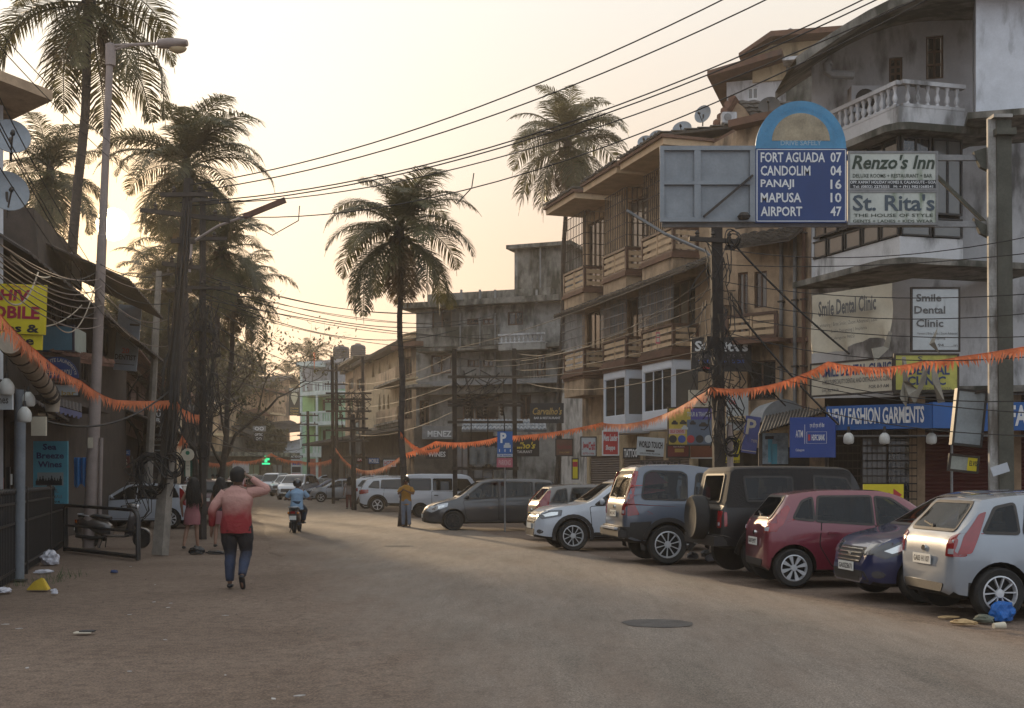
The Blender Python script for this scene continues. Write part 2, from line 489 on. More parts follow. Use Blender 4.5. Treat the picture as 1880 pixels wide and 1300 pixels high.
# dust drifts in from both edges; wheel tracks stay cleaner
edge = ramp(sp.outputs[0], [(0, (1, 1, 1)), (.05, (.95,) * 3), (.20, (.42,) * 3), (.30, (.12,) * 3), (.40, (.22,) * 3), (.47, (.08,) * 3), (.60, (.05,) * 3), (.68, (.22,) * 3), (.78, (.05,) * 3), (.93, (.25,) * 3), (.98, (.9,) * 3), (1, (1, 1, 1))])
an = N.new('ShaderNodeMath'); an.operation = 'ADD'; L.new(edge, an.inputs[0])
nn_ = N.new('ShaderNodeMapRange'); L.new(nz(1.1, 7, .65, (1.5, .3, 1)), nn_.inputs[0])
for i_, x_ in enumerate((.3, .7, -.42, .42)): nn_.inputs[i_ + 1].default_value = x_
L.new(nn_.outputs[0], an.inputs[1]); an.use_clamp = True
rim_ = ramp(sp.outputs[0], [(0, (1, 1, 1)), (.02, (1, 1, 1)), (.09, (0, 0, 0)), (.94, (0, 0, 0)), (.985, (1, 1, 1)), (1, (1, 1, 1))])
mxr = N.new('ShaderNodeMath'); mxr.operation = 'MAXIMUM'; L.new(an.outputs[0], mxr.inputs[0]); L.new(rim_, mxr.inputs[1]); an = mxr
md = N.new('ShaderNodeMix'); md.data_type = 'RGBA'; L.new(an.outputs[0], md.inputs[0]); L.new(mb_.outputs[2], md.inputs[6]); L.new(earth_col, md.inputs[7])
# cracks
vo = N.new('ShaderNodeTexVoronoi'); vo.feature = 'DISTANCE_TO_EDGE'; vo.inputs['Scale'].default_value = .42
wp = N.new('ShaderNodeMix'); wp.data_type = 'VECTOR'; wp.inputs[0].default_value = .22
nw = N.new('ShaderNodeTexNoise'); nw.inputs['Scale'].default_value = 1.5; nw.inputs['Detail'].default_value = 6
L.new(g.outputs['Position'], nw.inputs['Vector']); L.new(g.outputs['Position'], wp.inputs[4]); L.new(nw.outputs['Color'], wp.inputs[5]); L.new(wp.outputs[1], vo.inputs['Vector'])
ck = ramp(vo.outputs['Distance'], [(0, (.62, .6, .58)), (.006, (.85,) * 3), (.014, (1, 1, 1))])
mc = N.new('ShaderNodeMix'); mc.data_type = 'RGBA'; mc.blend_type = 'MULTIPLY'; mc.inputs[0].default_value = .6
mc.inputs[0].default_value = .22; L.new(md.outputs[2], mc.inputs[6]); L.new(ck, mc.inputs[7]); L.new(mc.outputs[2], b.inputs['Base Color'])
bp = N.new('ShaderNodeBump'); bp.inputs['Strength'].default_value = .35; bp.inputs['Distance'].default_value = .012
L.new(nz(55, 6, .7), bp.inputs['Height']); L.new(bp.outputs[0], b.inputs['Normal'])

ys = [-6 + .5 * i for i in range(32)]
ys += [10 + .16 * i for i in range(45)] + [17.3 + .5 * i for i in range(50)] + [43 + 2 * i for i in range(68)]
P = []; UV = []
for y in ys:
    row = []; k = 44 if y < 43 else 44
    lw = .35 * nz3(0, y * .4, 3) + .12 * nz3(0, y * 1.7, 5); rw = .3 * nz3(0, y * .35, 9) + .12 * nz3(0, y * 1.9, 2)
    for i in range(k + 1):
        t = i / k; x = (XL(y) + lw) * (1 - t) + (XR(y) + rw) * t
        z = gz(y) + .012 + .012 * math.sin(math.pi * t) + .006 * nz3(x * 1.2, y * .8) 
        if t in (0, 1): z = gz(y) - .03
        row.append((x, y, z)); UV.append(t)
    P.append(row)
road = obj('road', MB().grid(P), ASPHALT, smooth=True)
uvl = road.data.uv_layers.new(name='across')
for lp in road.data.loops: uvl.data[lp.index].uv = (UV[lp.vertex_index], 0)
tag(road, kind='structure')
# ------------------------------------------------------------------ shared building materials
TAN = mat('tan_plaster', (.40, .285, .185), .9, grime=.7, var=.2, gcol=(.07, .052, .038))
CREAM = mat('cream_plaster', (.46, .36, .23), .9, grime=.5, var=.14)
WHITEP = mat('dirty_white_plaster', (.52, .52, .53), .9, grime=.62, var=.10, gcol=(.05, .048, .045))
WHITEW = mat('cracked_white_plaster', (.56, .59, .64), .9, grime=.5, var=.10, gcol=(.07, .07, .07))
WHITEC = mat('clean_white_cladding', (.62, .66, .72), .5, var=.06, bump=0)
GREYP = mat('weathered_grey_plaster', (.30, .29, .27), .92, grime=.75, var=.22, gcol=(.04, .042, .036))
MOSSP = mat('mossy_concrete', (.22, .205, .18), .95, grime=.95, var=.3, gcol=(.028, .030, .022))
BROWNT = mat('dark_brown_trim', (.085, .042, .027), .6, var=.25)
BROWNP = mat('red_brown_ledge', (.13, .065, .042), .8, grime=.4, var=.25)
SLATC = mat('cream_balcony_slat', (.52, .37, .23), .8, grime=.3, var=.15)
TILE = mat('mossy_roof_tile', (.060, .050, .042), .95, var=.45, scale=5, bump=.5)
TILER = mat('faded_red_roof_tile', (.17, .085, .058), .9, var=.4, scale=5, bump=.5)
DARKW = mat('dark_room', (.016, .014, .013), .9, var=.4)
GLASSD = glassmat('dark_window_glass', (.022, .024, .026), .06)
GLASSR = glassmat('pale_window_glass', (.10, .10, .095), .10)
IRON = mat('rusty_iron', (.045, .036, .030), .8, var=.35)
IRONW = mat('grey_painted_iron', (.20, .20, .20), .7, var=.25)
SHUT = mat('brown_roller_shutter', (.13, .10, .085), .7, grime=.3, var=.15)
SHUTR = mat('dark_red_roller_shutter', (.085, .012, .012), .6, grime=.25, var=.15)
CORR = mat('corrugated_sheet', (.045, .042, .040), .8, var=.4)
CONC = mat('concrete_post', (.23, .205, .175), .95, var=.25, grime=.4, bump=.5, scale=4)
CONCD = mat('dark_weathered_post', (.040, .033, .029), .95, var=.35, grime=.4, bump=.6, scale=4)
WOODW = mat('brown_window_wood', (.10, .055, .035), .7, var=.25)
BLUES = flat('blue_sign', (.008, .085, .29), .5); NAVYS = flat('navy_sign', (.006, .032, .14), .45, grime=.1); SKYS = mat('faded_sky_blue_sign', (.06, .23, .40), .6, grime=.35, bump=0)
WHITES = flat('white_lettering', (.62, .63, .63), .6); BLACKS = flat('black_sign', (.010, .011, .014), .5); YELS = flat('yellow_sign', (.62, .50, .015), .6); REDS = flat('red_sign', (.42, .035, .035), .6)
CRM = mat('weathered_cream_banner', (.50, .45, .35), .8, grime=.35, var=.1, gcol=(.14, .10, .06)); GRYB = mat('pale_grey_banner', (.46, .49, .50), .8, grime=.2, var=.08)
SILV = mat('galvanised_sheet', (.22, .24, .26), .6, metal=.2, grime=.3, var=.15)
GREENB = mat('board_stained_green', (.44, .46, .42), .7, grime=.5, var=.12, gcol=(.07, .12, .035), gscale=(3, 3, .5), bump=0)
ORANGE = mat('saffron_cloth', (.72, .22, .095), .8, var=.2, bump=0, trans=.35)
LAMPW = flat('white_bulb_glass', (.50, .50, .47), .3)
BLUEPR = flat('blue_print', (.02, .07, .30), .6); GOLD = flat('gold_lettering', (.42, .28, .08), .6); YELT = flat('yellow_lettering', (.7, .55, .05), .6); REDT = flat('red_lettering', (.40, .03, .04), .6)
PINKT = flat('pink_print', (.45, .10, .12), .6); TEALS = mat('teal_poster', (.07, .29, .38), .6, bump=0, var=.08)

def tile_rows(parent, fr, u0, u1, zt, n0, zb, n1, material, rows=5, cols=None, name='roof_tiles', th=.05):
    """sloping awning of lapped tiles: each course steps over the one below; one joined part past picking size"""
    m = MB(); cols = cols or max(4, int((u1 - u0) / .28)); r = random.Random(int(u0 * 10) + rows)
    for i in range(rows):
        a, b_ = i / rows, (i + 1.12) / rows
        for j in range(cols):
            ua = u0 + (u1 - u0) * j / cols; ub = u0 + (u1 - u0) * (j + .94) / cols; e = r.uniform(-.012, .02)
            na, nb = n0 + (n1 - n0) * a, n0 + (n1 - n0) * b_; za, zz = zt + (zb - zt) * a, zt + (zb - zt) * b_; um = (ua + ub) / 2
            P = fr.pt
            m.add([P(ua, na, za + e), P(um, na, za + .06 + e), P(ub, na, za + e), P(ua, nb, zz + th + e), P(um, nb, zz + th + .06 + e), P(ub, nb, zz + th + e), P(ua, nb, zz - .0 + e), P(ub, nb, zz - .0 + e)],
                  [(0, 1, 4, 3), (1, 2, 5, 4), (3, 4, 5, 7, 6)])
    o = obj(name, m, material, parent); o['kind'] = 'stuff'
    d = .09; P = fr.pt
    obj('awning_slab', MB().hexa([P(u0, n1, zb - d), P(u1, n1, zb - d), P(u1, n0, zt - d), P(u0, n0, zt - d), P(u0, n1, zb - .01), P(u1, n1, zb - .01), P(u1, n0, zt - .01), P(u0, n0, zt - .01)]), material, parent)
def slat_rail(parent, fr, u0, u1, z0, z1, n, end=True, slats=3):
    """balcony front of cream boards between dark brown posts and a top rail; every board is a part"""
    h = z1 - z0
    obj('top_rail', MB().fbox(fr, u0 - .03, u1 + .03, n - .06, n + .06, z1 - .08, z1), BROWNT, parent)
    obj('bottom_rail', MB().fbox(fr, u0 - .03, u1 + .03, n - .05, n + .05, z0, z0 + .07), BROWNT, parent)
    for u in ([u0, u1] if end else [u0]): obj('post', MB().fbox(fr, u - .055, u + .055, n - .045, n + .045, z0 + .07, z1 - .08), BROWNT, parent)
    k = max(1, int(round((u1 - u0) / 1.0))); 
    for q in range(k):
        a = u0 + (u1 - u0) * q / k + .07; b_ = u0 + (u1 - u0) * (q + 1) / k - .07
        for i in range(slats):
            zz = z0 + .07 + (h - .15) * (i + .18) / slats; obj('slat', MB().fbox(fr, a, b_, n - .012, n + .02, zz, zz + (h - .15) / slats * .62), SLATC, parent)
        if q: obj('post', MB().fbox(fr, a - .10, a - .04, n - .03, n + .03, z0 + .07, z1 - .08), SLATC, parent)
def shutter(parent, fr, r, material, n=0, pitch=.09):
    u0, u1, z0, z1 = r; m = MB(); k = int((z1 - z0) / pitch)
    for i in range(k):
        z = z0 + (z1 - z0) * i / k; h = (z1 - z0) / k; P = fr.pt
        m.add([P(u0, n, z), P(u1, n, z), P(u1, n + .03, z + h * .5), P(u0, n + .03, z + h * .5), P(u0, n, z + h), P(u1, n, z + h)], [(0, 1, 2, 3), (3, 2, 5, 4)])
    o = obj('roller_shutter', m, material, parent); return o
def balusters(parent, fr, u0, u1, z0, z1, n, material, step=.22):
    """turned balusters, each a part sharing one mesh"""
    k = max(2, int((u1 - u0) / step)); h = z1 - z0 - .14; first = None
    obj('handrail', MB().fbox(fr, u0 - .05, u1 + .05, n - .09, n + .09, z1 - .09, z1), material, parent)
    obj('plinth', MB().fbox(fr, u0 - .03, u1 + .03, n - .08, n + .08, z0 - .01, z0 + .06), material, parent)
    for i in range(k):
        u = u0 + (u1 - u0) * (i + .5) / k
        if first is None:
            u_first = u; first = obj('baluster', MB().lathe(fr.pt(u, n, z0 + .05), (0, 0, 1), [(.055, 0), (.055, .04), (.03, .07), (.065, h * .34), (.05, h * .5), (.025, h * .66), (.045, h * .86), (.055, h * .9), (.055, h)], 8), material, parent, smooth=40)
        else:
            c = first.copy(); COL.objects.link(c); c.location = fr.u * (u - u_first)
def slabx(parent, fr, u0, u1, n0, n1, z0, z1, material, name='ledge'):
    o = obj(name, MB().fbox(fr, u0, u1, n0, n1, z0, z1), material, parent); return o
def dish(label, p, r, aim, group='satellite dishes', m_=None):
    t = thing('satellite_dish', label, 'satellite dish', p, group); p = Vector(p); a = Vector(aim).normalized(); c = p + Vector((0, 0, r * 1.15))
    obj('reflector', MB().lathe(c, a, [(.001, -.22 * r), (r * .35, -.20 * r), (r * .7, -.12 * r), (r, 0), (r * .985, .012), (r * .69, -.10 * r), (r * .33, -.18 * r), (.001, -.2 * r)], 24), m_ or SILV, t, smooth=40)
    obj('arm', MB().tube([c + Vector((0, 0, -r * .9)), c + a * r * .85 + Vector((0, 0, -r * .25))], .016), IRON, t)
    obj('receiver', MB().lathe(c + a * r * .85 + Vector((0, 0, -r * .25)), -a, [(.001, -.05), (.035, -.04), (.045, .05), (.001, .06)], 8), BLACKP, t)
    obj('mast', MB().tube([p + Vector((0, 0, -.05)), c - a * .15 * r], .025), IRON, t)
    return t
BLACKP = mat('black_plastic', (.018, .017, .017), .6, var=.2, dust=.2)
INK = flat('black_ink', (.015, .015, .018), .6)

# ------------------------------------------------------------------ tan block with stepped balconies
FO = Frame((PX(1235, 40.6), 40.6), (PX(1036, 50.3), 50.3))      # outer plane of the bays; u grows away from us
N0 = -.95
root = thing('balcony_block', 'tan three storey block with stepped brown slatted balconies and caged windows', 'building', FO.pt(4, -3, 0))
uC1 = FO.hit(1179, 600)[0]; uB0 = FO.hit(1149, 600)[0]; uB1 = FO.hit(1108, 600)[0]; uA0 = FO.hit(1072, 600)[0]; uA1 = FO.hit(1036, 600)[0]
bays = [(0., uC1), (uB0, uB1), (uA0, uA1)]
ZS, Z1, Z2, Z3, ZR = 3.4, 5.85, 6.0, 9.1, 12.55
wm = MB()
holes = []
for i, (a, b_) in enumerate(bays):
    holes += [(a + .25, b_ - .15, 6.1, 8.45), (a + .25, b_ - .2, 9.2, 12.1)]
wall(wm, FO, -2.6, uA1 + .4, ZS, ZR, holes, .25, N0)
obj('wall', wm, TAN, root)
for h in holes:
    window(root, FO, h, WOODW, GLASSD, N0, .14, cols=3, rows=1, fw=.07)
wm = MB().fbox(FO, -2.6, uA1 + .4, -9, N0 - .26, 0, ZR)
obj('inner_rooms', wm, DARKW, root)
for i, (a, b_) in enumerate(bays):
    # solid boxes of the bays
    if i < 2:
        bm_ = MB(); hs = [(a + .12, b_ - .10, 3.95, 5.35)]
        wall(bm_, FO, a, b_, ZS - .05, Z1 - .25, hs, .12, 0); obj('shop_bay', bm_, WHITEC, root)
        window(root, FO, (a + .12, b_ - .10, 3.95, 5.35), WHITEC, GLASSD, 0, .08, cols=2 if i else 3, fw=.03)
        g = FO; side = Frame(tuple(FO.pt(a, 0, 0).xy), tuple(FO.pt(a, N0, 0).xy))
        sm_ = MB(); L_ = side.L; wall(sm_, side, 0, L_ + (1.6 if i == 0 else 0), ZS - .05, Z1 - .25, [(.08, L_ + (1.4 if i == 0 else -.08), 3.95, 5.3)], .1, .003); obj('shop_bay', sm_, WHITEC, root)
        window(root, side, (.08, L_ + (1.4 if i == 0 else -.08), 3.95, 5.3), WHITEC, GLASSD, 0, .07, cols=1, fw=.03)
        slabx(root, FO, a + .02, b_ - .02, N0, -.02, ZS - .1, ZS + .02, WHITEC, 'shop_bay_floor')
    else:
        slabx(root, FO, a, b_, N0, 0, 4.95, Z1 - .25, TAN, 'bay_box')
    for k, (w, z0_, z1_) in enumerate(((.04, Z1 - .25, Z1 - .12), (.12, Z1 - .12, Z1), (.06, Z1, Z1 + .10))): slabx(root, FO, a - w, b_ + w, N0 - .05, w, z0_, z1_, BROWNP)
    slat_rail(root, FO, a, b_, Z1 + .10, Z1 + .95, -.02)
    side = Frame(tuple(FO.pt(a, 0, 0).xy), tuple(FO.pt(a, N0, 0).xy))
    slat_rail(root, side, .04, side.L - .04, Z1 + .10, Z1 + .95, -.02, slats=3)
    # upper balcony
    slabx(root, FO, a, b_, N0, 0, 8.42, 8.98, TAN, 'bay_box')
    slabx(root, FO, a - .08, b_ + .08, N0 - .05, .08, 8.98, 9.10, BROWNP); slabx(root, FO, a - .03, b_ + .03, N0 - .05, .03, 9.10, 9.17, BROWNP)
    slat_rail(root, FO, a, b_, 9.17, 10.02, -.02); slat_rail(root, side, .04, side.L - .04, 9.17, 10.02, -.02)
    # caged windows above the rail, eaves stepping over each bay
    bars(root, FO, a + .06, b_ - .06, 10.05, 12.2, -.05, IRON, step=.16, r=.012, rails=6)
    bars(root, side, .08, side.L - .08, 10.05, 12.2, -.05, IRON, step=.16, r=.012, rails=6)
    bars(root, FO, a + .02, b_ + .3, 6.95, 8.35, -.02, IRONW, step=.12, r=.010, rails=5)
    e0 = .75
    slabx(root, FO, a - .55, b_ + .55, N0 - .6, e0 - .15, ZR - .02, ZR + .20, SLATC, 'eave'); slabx(root, FO, a - .62, b_ + .62, N0 - .6, e0 - .05, ZR + .20, ZR + .30, BROWNP, 'eave')
    tile_rows(root, FO, a - .6, b_ + .6, ZR + .85, N0 - 1.2, ZR + .32, e0 - .06, TILE, rows=6)
for a in (uC1 + .2, uB1 + .25): bars(root, FO, a, a + 1.1, 6.2, 8.4, N0 + .06, IRONW, step=.14, r=.010, rails=4)
tile_rows(root, FO, -1.7, uA1 + .3, 8.85, N0 + .02, 8.32, .35, TILE, rows=6)
obj('roof_slab', MB().fbox(FO, -2.6, uA1 + .4, -9, N0 - .26, ZR, ZR + .25), BROWNP, root)
# the wall that faces us, right of the bays
FR = Frame(tuple(FO.pt(-2.6, N0, 0).xy), (PX(1484, 36.8), 36.8))
wm = MB(); hs = [FR.rect(1355, 500, 1373, 612), FR.rect(1385, 498, 1408, 565), FR.rect(1372, 662, 1424, 735), FR.rect(1350, 350, 1372, 400), FR.rect(1322, 560, 1334, 612)]
wall(wm, FR, 0, FR.L, ZS, ZR, hs, .25, 0); obj('wall', wm, TAN, root)
for h in hs: window(root, FR, h, WOODW, GLASSD, 0, .12, cols=2)
obj('inner_rooms', MB().fbox(FR, .3, FR.L, -6, -.3, 0, ZR), DARKW, root)
obj('roof_slab', MB().fbox(FR, 0, FR.L, -6, .5, ZR, ZR + .22), BROWNP, root)
tile_rows(root, FR, .2, FR.L - .1, 9.25, .0, 8.72, 1.0, TILE, rows=6)
obj('roof_gutter', MB().tube([FR.pt(.6, 1.05, 9.30), FR.pt(FR.L - .2, 1.05, 9.30)], .09, 8), IRONW, root)
r_ = FR.rect(1335, 575, 1425, 622, .8); slat_rail(root, FR, r_[0], r_[1], r_[2], r_[3], .8, slats=3)
slabx(root, FR, r_[0] - .1, r_[1] + .1, 0, .9, r_[2] - .14, r_[2] - .02, BROWNP)
slabx(root, FR, 0, FR.L, 0, .10, 5.75, 5.9, BROWNP); slabx(root, FR, 0, FR.L, .002, .9, 3.40, 3.55, CREAM)
for px in (1437, 1462, 1478):
    u = FR.hit(px, 600)[0]; obj('drain_pipe', MB().tube([FR.pt(u, .09, 3.5), FR.pt(u, .09, 12.2)], .06, 8), IRONW if px != 1478 else BROWNP, root)
    for z in (5, 7, 9, 11): obj('pipe_bracket', MB().fbox(FR, u - .09, u + .09, .0, .17, z, z + .05), IRON, root)
# ground floor: pillars, lintel and shutters
for u in [FO.hit(p, 820)[0] for p in (1040, 1098, 1135, 1176, 1222)]: obj('pillar', MB().fbox(FO, u - .14, u + .14, N0 - .2, N0, 0, 2.55), CREAM, root)
obj('lintel', MB().fbox(FO, -2.6, uA1 + .4, N0 - .2, N0 + .003, 2.55, ZS - .003), CREAM, root)
uu = [FO.hit(p, 820)[0] for p in (1222, 1176, 1135, 1098, 1040)]
for i in range(4): shutter(root, FO, (uu[i] + .15, uu[i + 1] - .15, 0, 2.55), SHUT, N0 - .08)
obj('lintel', MB().fbox(FR, 0, FR.L, -.2, 0, 2.6, 3.4), CREAM, root)
# rooftop rooms and gables behind
t = thing('rooftop_house', 'pale rooftop house with brown overhanging roofs above the tan block, mossy streaks', 'building', at(1440, 250, 46))
FT = fpx(1332, 46.5, 1575, 45); wm = MB(); hs = [FT.rect(1372, 160, 1392, 182)]
u0_, u1_, za, zb_ = FT.rect(1334, 140, 1560, 260); wall(wm, FT, u0_, u1_ + 2, 11, zb_, hs, .2); obj('wall', wm, WHITEP, t)
window(t, FT, hs[0], WHITES, GLASSR, 0, .1); obj('inner_rooms', MB().fbox(FT, u0_ + .1, u1_ + 2, -5, -.25, 11, zb_ - .1), DARKW, t)
obj('stained_wall', MB().fbox(FT, FT.hit(1445, 180)[0], u1_ + 2, .0, .35, 12, FT.hit(1445, 128)[1]), MOSSP, t)
P_ = FT.pt; zr = FT.hit(1420, 112)[1]; zl = FT.hit(1306, 150)[1]; ua = FT.hit(1306, 150)[0]; ub = FT.hit(1440, 112)[0]
obj('roof', MB().hexa([P_(ua, 1.0, zl - .12), P_(ub, 1.0, zr - .12), P_(ub, -4, zr - .12), P_(ua, -4, zl - .12), P_(ua, 1.0, zl + .1), P_(ub, 1.0, zr + .1), P_(ub, -4, zr + .1), P_(ua, -4, zl + .1)]), BROWNP, t)
a0, a1, z0_, z1_ = FT.rect(1382, 80, 1530, 116); obj('penthouse', MB().fbox(FT, a0, a1, -3, .1, z0_ - .6, z1_), CREAM, t)
zt0 = FT.hit(1362, 112)[1]; zt1 = FT.hit(1420, 72)[1]; ua = FT.hit(1362, 112)[0]; ub = FT.hit(1420, 72)[0]; uc = FT.hit(1560, 78)[0]
obj('penthouse_roof', MB().add([P_(ua, .9, zt0), P_(ub, .9, zt1), P_(uc, .9, zt1 - .1), P_(ua, -3, zt0), P_(ub, -3, zt1), P_(uc, -3, zt1 - .1), P_(ua, .9, zt0 - .12), P_(ub, .9, zt1 - .2), P_(uc, .9, zt1 - .3), P_(ua, -3, zt0 - .12), P_(ub, -3, zt1 - .2), P_(uc, -3, zt1 - .3)],
    [(0, 1, 4, 3), (1, 2, 5, 4), (6, 9, 10, 7), (7, 10, 11, 8), (0, 6, 7, 1), (1, 7, 8, 2), (0, 3, 9, 6), (2, 8, 11, 5)]), BROWNP, t)
obj('vent_cowl', MB().lathe(P_(FT.hit(1451, 70)[0], 0, zt1), (0, 0, 1), [(.05, 0), (.05, .12), (.12, .16), (.12, .28), (.02, .34)], 8), IRONW, t)
obj('ledge', MB().fbox(FT, FT.hit(1440, 110)[0], u1_ + 2, .0, .8, FT.hit(1440, 124)[1], FT.hit(1440, 118)[1]), WHITEP, t)
gb = thing('tiled_gable', 'small tan gable with grey lapped roof tiles behind the blue arched road sign', 'building', at(1390, 260, 42))
FG = fpx(1330, 42.5, 1470, 41.5); P_ = FG.pt; pk = FG.hit(1352, 182); e1 = FG.hit(1318, 232); e2 = FG.hit(1408, 245)
obj('gable_wall', MB().poly([P_(e1[0] + .1, 0, e1[1]), P_(e2[0] - .1, 0, e1[1]), P_(pk[0], 0, pk[1] - .1)], .2, -FG.n), TAN, gb)
obj('wall', MB().fbox(FG, e1[0] + .1, FG.L + 2, -3, -.01, 11, e1[1]), TAN, gb)
class _S: pass
def roof_plane(parent, p0, p1, p2, p3, material, rows=7, cols=12, th=.06, name='roof_tiles', slab=True):
    """sloping quad (p0,p1 eave; p3,p2 ridge) covered with lapped tiles"""
    m = MB(); p0, p1, p2, p3 = map(Vector, (p0, p1, p2, p3)); nrm = (p1 - p0).cross(p3 - p0).normalized(); nrm = nrm if nrm.z > 0 else -nrm; r = random.Random(rows * cols)
    def Q(u, v): return (p0.lerp(p1, u)).lerp(p3.lerp(p2, u), v)
    for i in range(rows):
        for j in range(cols):
            v0, v1 = i / rows, min(1, (i + 1.1) / rows); u0, u1 = j / cols, (j + .93) / cols; e = r.uniform(0, .02)
            m.add([Q(u0, v0) + nrm * (th + e), Q((u0 + u1) / 2, v0) + nrm * (th + .05 + e), Q(u1, v0) + nrm * (th + e), Q(u0, v1) + nrm * e, Q((u0 + u1) / 2, v1) + nrm * (.05 + e), Q(u1, v1) + nrm * e, Q(u0, v0), Q(u1, v0)], [(0, 1, 4, 3), (1, 2, 5, 4), (0, 1, 2, 7, 6)])
    obj(name, m, material, parent)['kind'] = 'stuff'
    if slab:
        m = MB(); m.hexa([p0 - nrm * .1, p1 - nrm * .1, p2 - nrm * .1, p3 - nrm * .1, p0 - nrm * .005, p1 - nrm * .005, p2 - nrm * .005, p3 - nrm * .005]); obj('roof_deck', m, material, parent)
roof_plane(gb, P_(e2[0], .5, e2[1]), P_(FG.L + 2.2, .5, e2[1]), P_(FG.L + 2.2, -2.5, pk[1]), P_(pk[0], -.2, pk[1]), TILE)
roof_plane(gb, P_(e1[0], .5, e1[1] - .1), P_(pk[0], .5, pk[1]), P_(pk[0], -2, pk[1]), P_(e1[0], -2, e1[1] - .1), TILER, rows=4, cols=5)
eb = thing('roof_eave_block', 'stepped tan roof parapet carrying satellite dishes above the blank sign panel', 'building', at(1280, 300, 41))
for (x0, x1, y0, y1, yy) in ((1258, 1392, 213, 250, 41), (1200, 1262, 270, 300, 43.4)):
    FE = fpx(x0, yy + 1.2, x1, yy); a, b_, z0_, z1_ = FE.rect(x0, y0, x1, y1); P_ = FE.pt
    slope = .9
    for k, (dz0, dz1, dn, m_) in enumerate(((0, .28, .0, SLATC), (.28, .40, .14, BROWNP), (-.16, 0, .06, BROWNP))):
        obj('cornice', MB().hexa([P_(a, dn, z0_ - .5 + dz0), P_(b_, dn, z1_ - .5 + dz0), P_(b_, -2, z1_ - .5 + dz0), P_(a, -2, z0_ - .5 + dz0), P_(a, dn, z0_ - .5 + dz1), P_(b_, dn, z1_ - .5 + dz1), P_(b_, -2, z1_ - .5 + dz1), P_(a, -2, z0_ - .5 + dz1)]), m_, eb)
    obj('wall', MB().fbox(FE, a + .15, b_ - .02, -2, -.15, ZR + .2, z0_ - .3), TAN, eb)
for i, (px, py, rr, lb, m_) in enumerate([(1206, 262, 15, 'dark satellite dish in front of the other at the left end of the roof parapet', None), (1184, 270, 14, 'dark satellite dish hanging leftmost over the stepped roof edge', None), (1252, 250, 18, 'round grey satellite dish with a printed badge on the roof parapet', None),
        (1290, 222, 17, 'tilted grey satellite dish right of the printed one', None), (1412, 208, 20, 'black satellite dish peeping over the blue arched road sign', BLACKP)]):
    y = 41.5; r0 = rr / F * y; p = at(px, py, y); 
    dish(lb, p - Vector((0, 0, r0 * .4)), r0, (-.35 if i != 3 else -.8, -1, .55 if i != 3 else .25), m_=m_)
ac = thing('ac_unit', 'white box air conditioner on the roof left of the blue arched road sign', 'air conditioner', at(1342, 224, 41)); y = 41
o = obj('casing', MB().box(PX(1326, y), PX(1353, y), y, y + .35, PZ(225, y), PZ(205, y)), WHITEP, ac); bevel(o, .02)
obj('fan_grille', MB().lathe((PX(1336, y), y - .005, PZ(215, y)), (0, -1, 0), [(.13, 0), (.13, .015), (.02, .02)], 16), IRONW, ac)

# ------------------------------------------------------------------ grey white block with dental banners
FL_ = Frame((PX(1652, 27), 27), (PX(1490, 30.1), 30.1)); FF = Frame((PX(1652, 27), 27), (PX(1768, 27.4), 27.4)); FM = Frame((PX(1490, 30.0), 30.0), (PX(2080, 28.2), 28.2))
rb = thing('dental_block', 'stained white corner block with curved upper balcony, dental banners and a blue shop fascia', 'building', FM.pt(4, -1, 0))
wm = MB(); hs = [FM.rect(1700, 65, 1732, 145), FM.rect(1632, 105, 1657, 150)]
ue = [0] + [FM.hit(p, 200)[0] for p in (1530, 1570, 1610)]; ze = [FM.hit(p, q)[1] for p, q in ((1530, 98), (1570, 70), (1610, 44))]
for k in range(3): wall(wm, FM, ue[k], ue[k + 1], 3.6, ze[k], [], .25, 0)
wall(wm, FM, ue[3], FM.hit(1690, 200)[0], 3.6, FM.hit(1650, 16)[1], hs[1:], .25, 0); wall(wm, FM, FM.hit(1690, 200)[0], FM.L, 3.6, 13.6, hs[:1], .25, 0); obj('wall', wm, WHITEP, rb)
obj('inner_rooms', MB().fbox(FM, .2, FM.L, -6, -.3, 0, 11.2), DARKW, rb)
for h in hs: window(rb, FM, h, WOODW, GLASSD, 0, .12, cols=2, rows=3)
# slab under the glazed floor, low wall, glass strip, big windows
def corner(parent, z0, z1, e, material, name, uL=None, uF=None, nin=1.2):
    m = MB(); m.fbox(FL_, -e * .0, uL or FL_.L, -nin, e, z0, z1); obj(name, m, material, parent)
    m = MB(); m.fbox(FF, 0, uF or FF.L, -nin, e, z0 + .0015, z1 - .0015); obj(name, m, material, parent)
    if e > 0:
        c = FL_.pt(0, 0, 0); m = MB(); a, b_ = FL_.pt(0, e, 0), FF.pt(0, e, 0); k = FL_.pt(0, e, 0) + (FF.pt(0, e, 0) - FL_.pt(0, e, 0)) * .5 + Vector((0, -e * .25, 0))
        pts = [c + Vector((0, 0, z0 + .001)), a + Vector((0, 0, z0 + .001)), k + Vector((0, 0, z0 + .001)), b_ + Vector((0, 0, z0 + .001))]
        m.poly(pts, z1 - z0 - .002, (0, 0, 1)); obj(name, m, material, parent)
corner(rb, 6.28, 6.42, .55, MOSSP, 'projecting_slab', uF=3.4); corner(rb, 6.42, 6.98, 0, WHITEP, 'low_wall')
